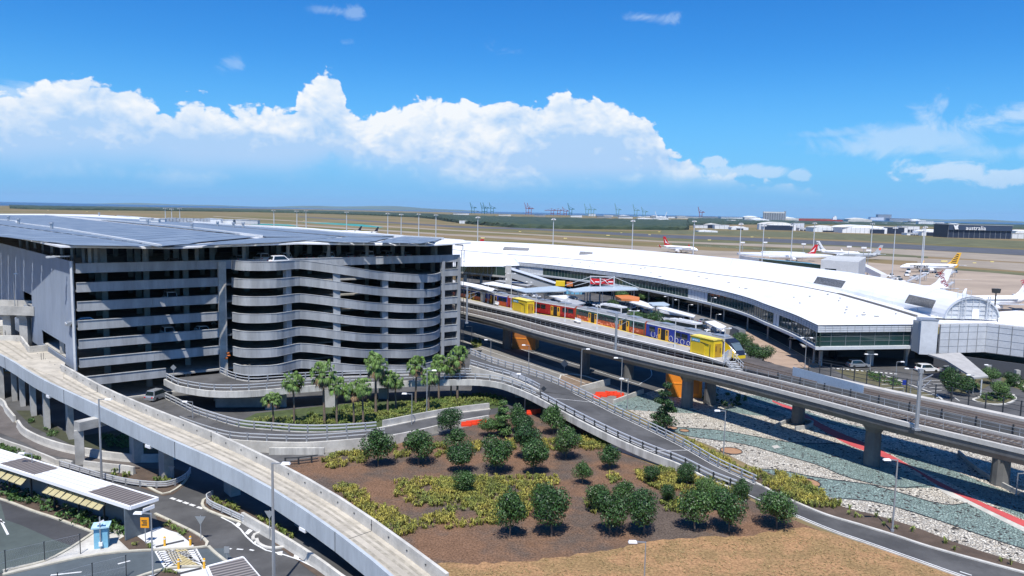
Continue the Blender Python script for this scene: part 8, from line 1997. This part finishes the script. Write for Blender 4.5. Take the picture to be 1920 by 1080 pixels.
for px, pt, m, kd, lb in ((881,379.5,CG,'up','green quay crane at the left end of the port, standing apart'),(900.5,380,CG,'up','green quay crane, left of the close group of three'),(905,380,CG,'up','green quay crane in the middle of the close group of three'),(917,380,CG,'up','green quay crane, right of the close group of three'),(983,380,CRD,'up','dark red quay crane, left of the red pair'),(988,380.5,CRD,'up','dark red quay crane, right of the red pair'),
  (1030,386,CRD,'down','red portal crane with lowered boom, left one'),(1042,386,CRD,'down','red portal crane with lowered boom, right one'),(1054,388,CRD,'up','short red crane beside the lowered-boom cranes'),(1064,381,CG,'up','green crane right of the red portal cranes'),(1095,382,CP,'up','pale quay crane, left of the pale pair'),(1105,382,CP,'up','pale quay crane, right of the pale pair'),(1152,381.5,CP,'up','pale quay crane standing alone mid port'),(1186,383,CP,'up','pale quay crane left of a shorter one'),(1202,388,CP,'up','shorter pale crane before the white loaders'),(1308,388,CRD,'up','dark red crane standing alone toward the right of the port')):
    crane(px, pt, lb, m, kd)
for px, pt, lb in ((1232,395,'left'),(1246,396,'right')):
    p = pd(px, 6500, 0); k = 6500/F; t = thing('ship_loader', 'white slanting ship loader in the port, %s one of two' % lb, 'crane', p); s = -1 if lb == 'left' else 1; mb = MB(); mb.bar(p+Vector((3*k*s*-0,0,0)), p+Vector((4*k*s,0,12*k)), .8*k, .8*k); obj('boom', mb, SHW, t); mb = MB(); mb.box(p+Vector((0,0,2*k)), (4*k,10,3*k)); obj('base', mb, SHW, t)
for i, (px, py) in enumerate(((1045,396.6),)): pass
# small marker boards and cars on the airfield
rn = random.Random(77); ap = None; lbn = 0
for i, (px, py) in enumerate(((90,394.5),(163,397),(205,395),(570,414.5),(905,447.5),(1165,437),(1218,441),(1236,435.5),(1330,451),(1442,447),(1060,448),(975,435),(1140,442.5),(1827,494),(1770,492),(1860,492),(990,424),(1410,445))):
    lb = '%s small marker board from the left on the open airfield grass' % ORD[i]
    if ap is None:
        ap = thing('marker_board', lb, 'airfield sign', (0,0,0), 'small marker boards on the airfield'); mb = MB(); mb.box((0,0,1.0),(5,.4,1.2)); obj('board', mb, mat('board_yellow', (.75,.62,.25), .6), ap); mb = MB(); mb.box((-1.8,0,.2),(.2,.2,.4)); mb.box((1.8,0,.2),(.2,.2,.4)); obj('feet', mb, DARKM, ap); ap.location = at(px, py)
    else: dup(ap, at(px, py), 0, rn.uniform(.5, 1), lb)
# ---------------------------------------------------------------- haze
hz = MB(); hz.box((0, 17000, 214), (84000, 52000, 430))
hm = bpy.data.materials.new('haze'); hm.use_nodes = True; t = hm.node_tree; t.nodes.clear(); pv = t.nodes.new('ShaderNodeVolumePrincipled'); pv.inputs['Color'].default_value = (.50,.74,1.0,1); pv.inputs['Density'].default_value = HAZE; pv.inputs['Anisotropy'].default_value = 0
oo_ = t.nodes.new('ShaderNodeOutputMaterial'); t.links.new(pv.outputs[0], oo_.inputs['Volume'])
ho = obj('haze', hz, hm); tag(ho, 'thin blue sea haze over the airfield, port and bay', 'haze', kind='stuff')
# report duplicate labels while building
_seen = {}
for o in bpy.data.objects:
    if o.parent is None and 'label' in o.keys():
        if o['label'] in _seen: print('DUP LABEL', o['label'])
        n_ = len(o['label'].split())
        if n_ < 4 or n_ > 16: print('LABEL LEN', n_, o['label'])
        _seen[o['label']] = 1
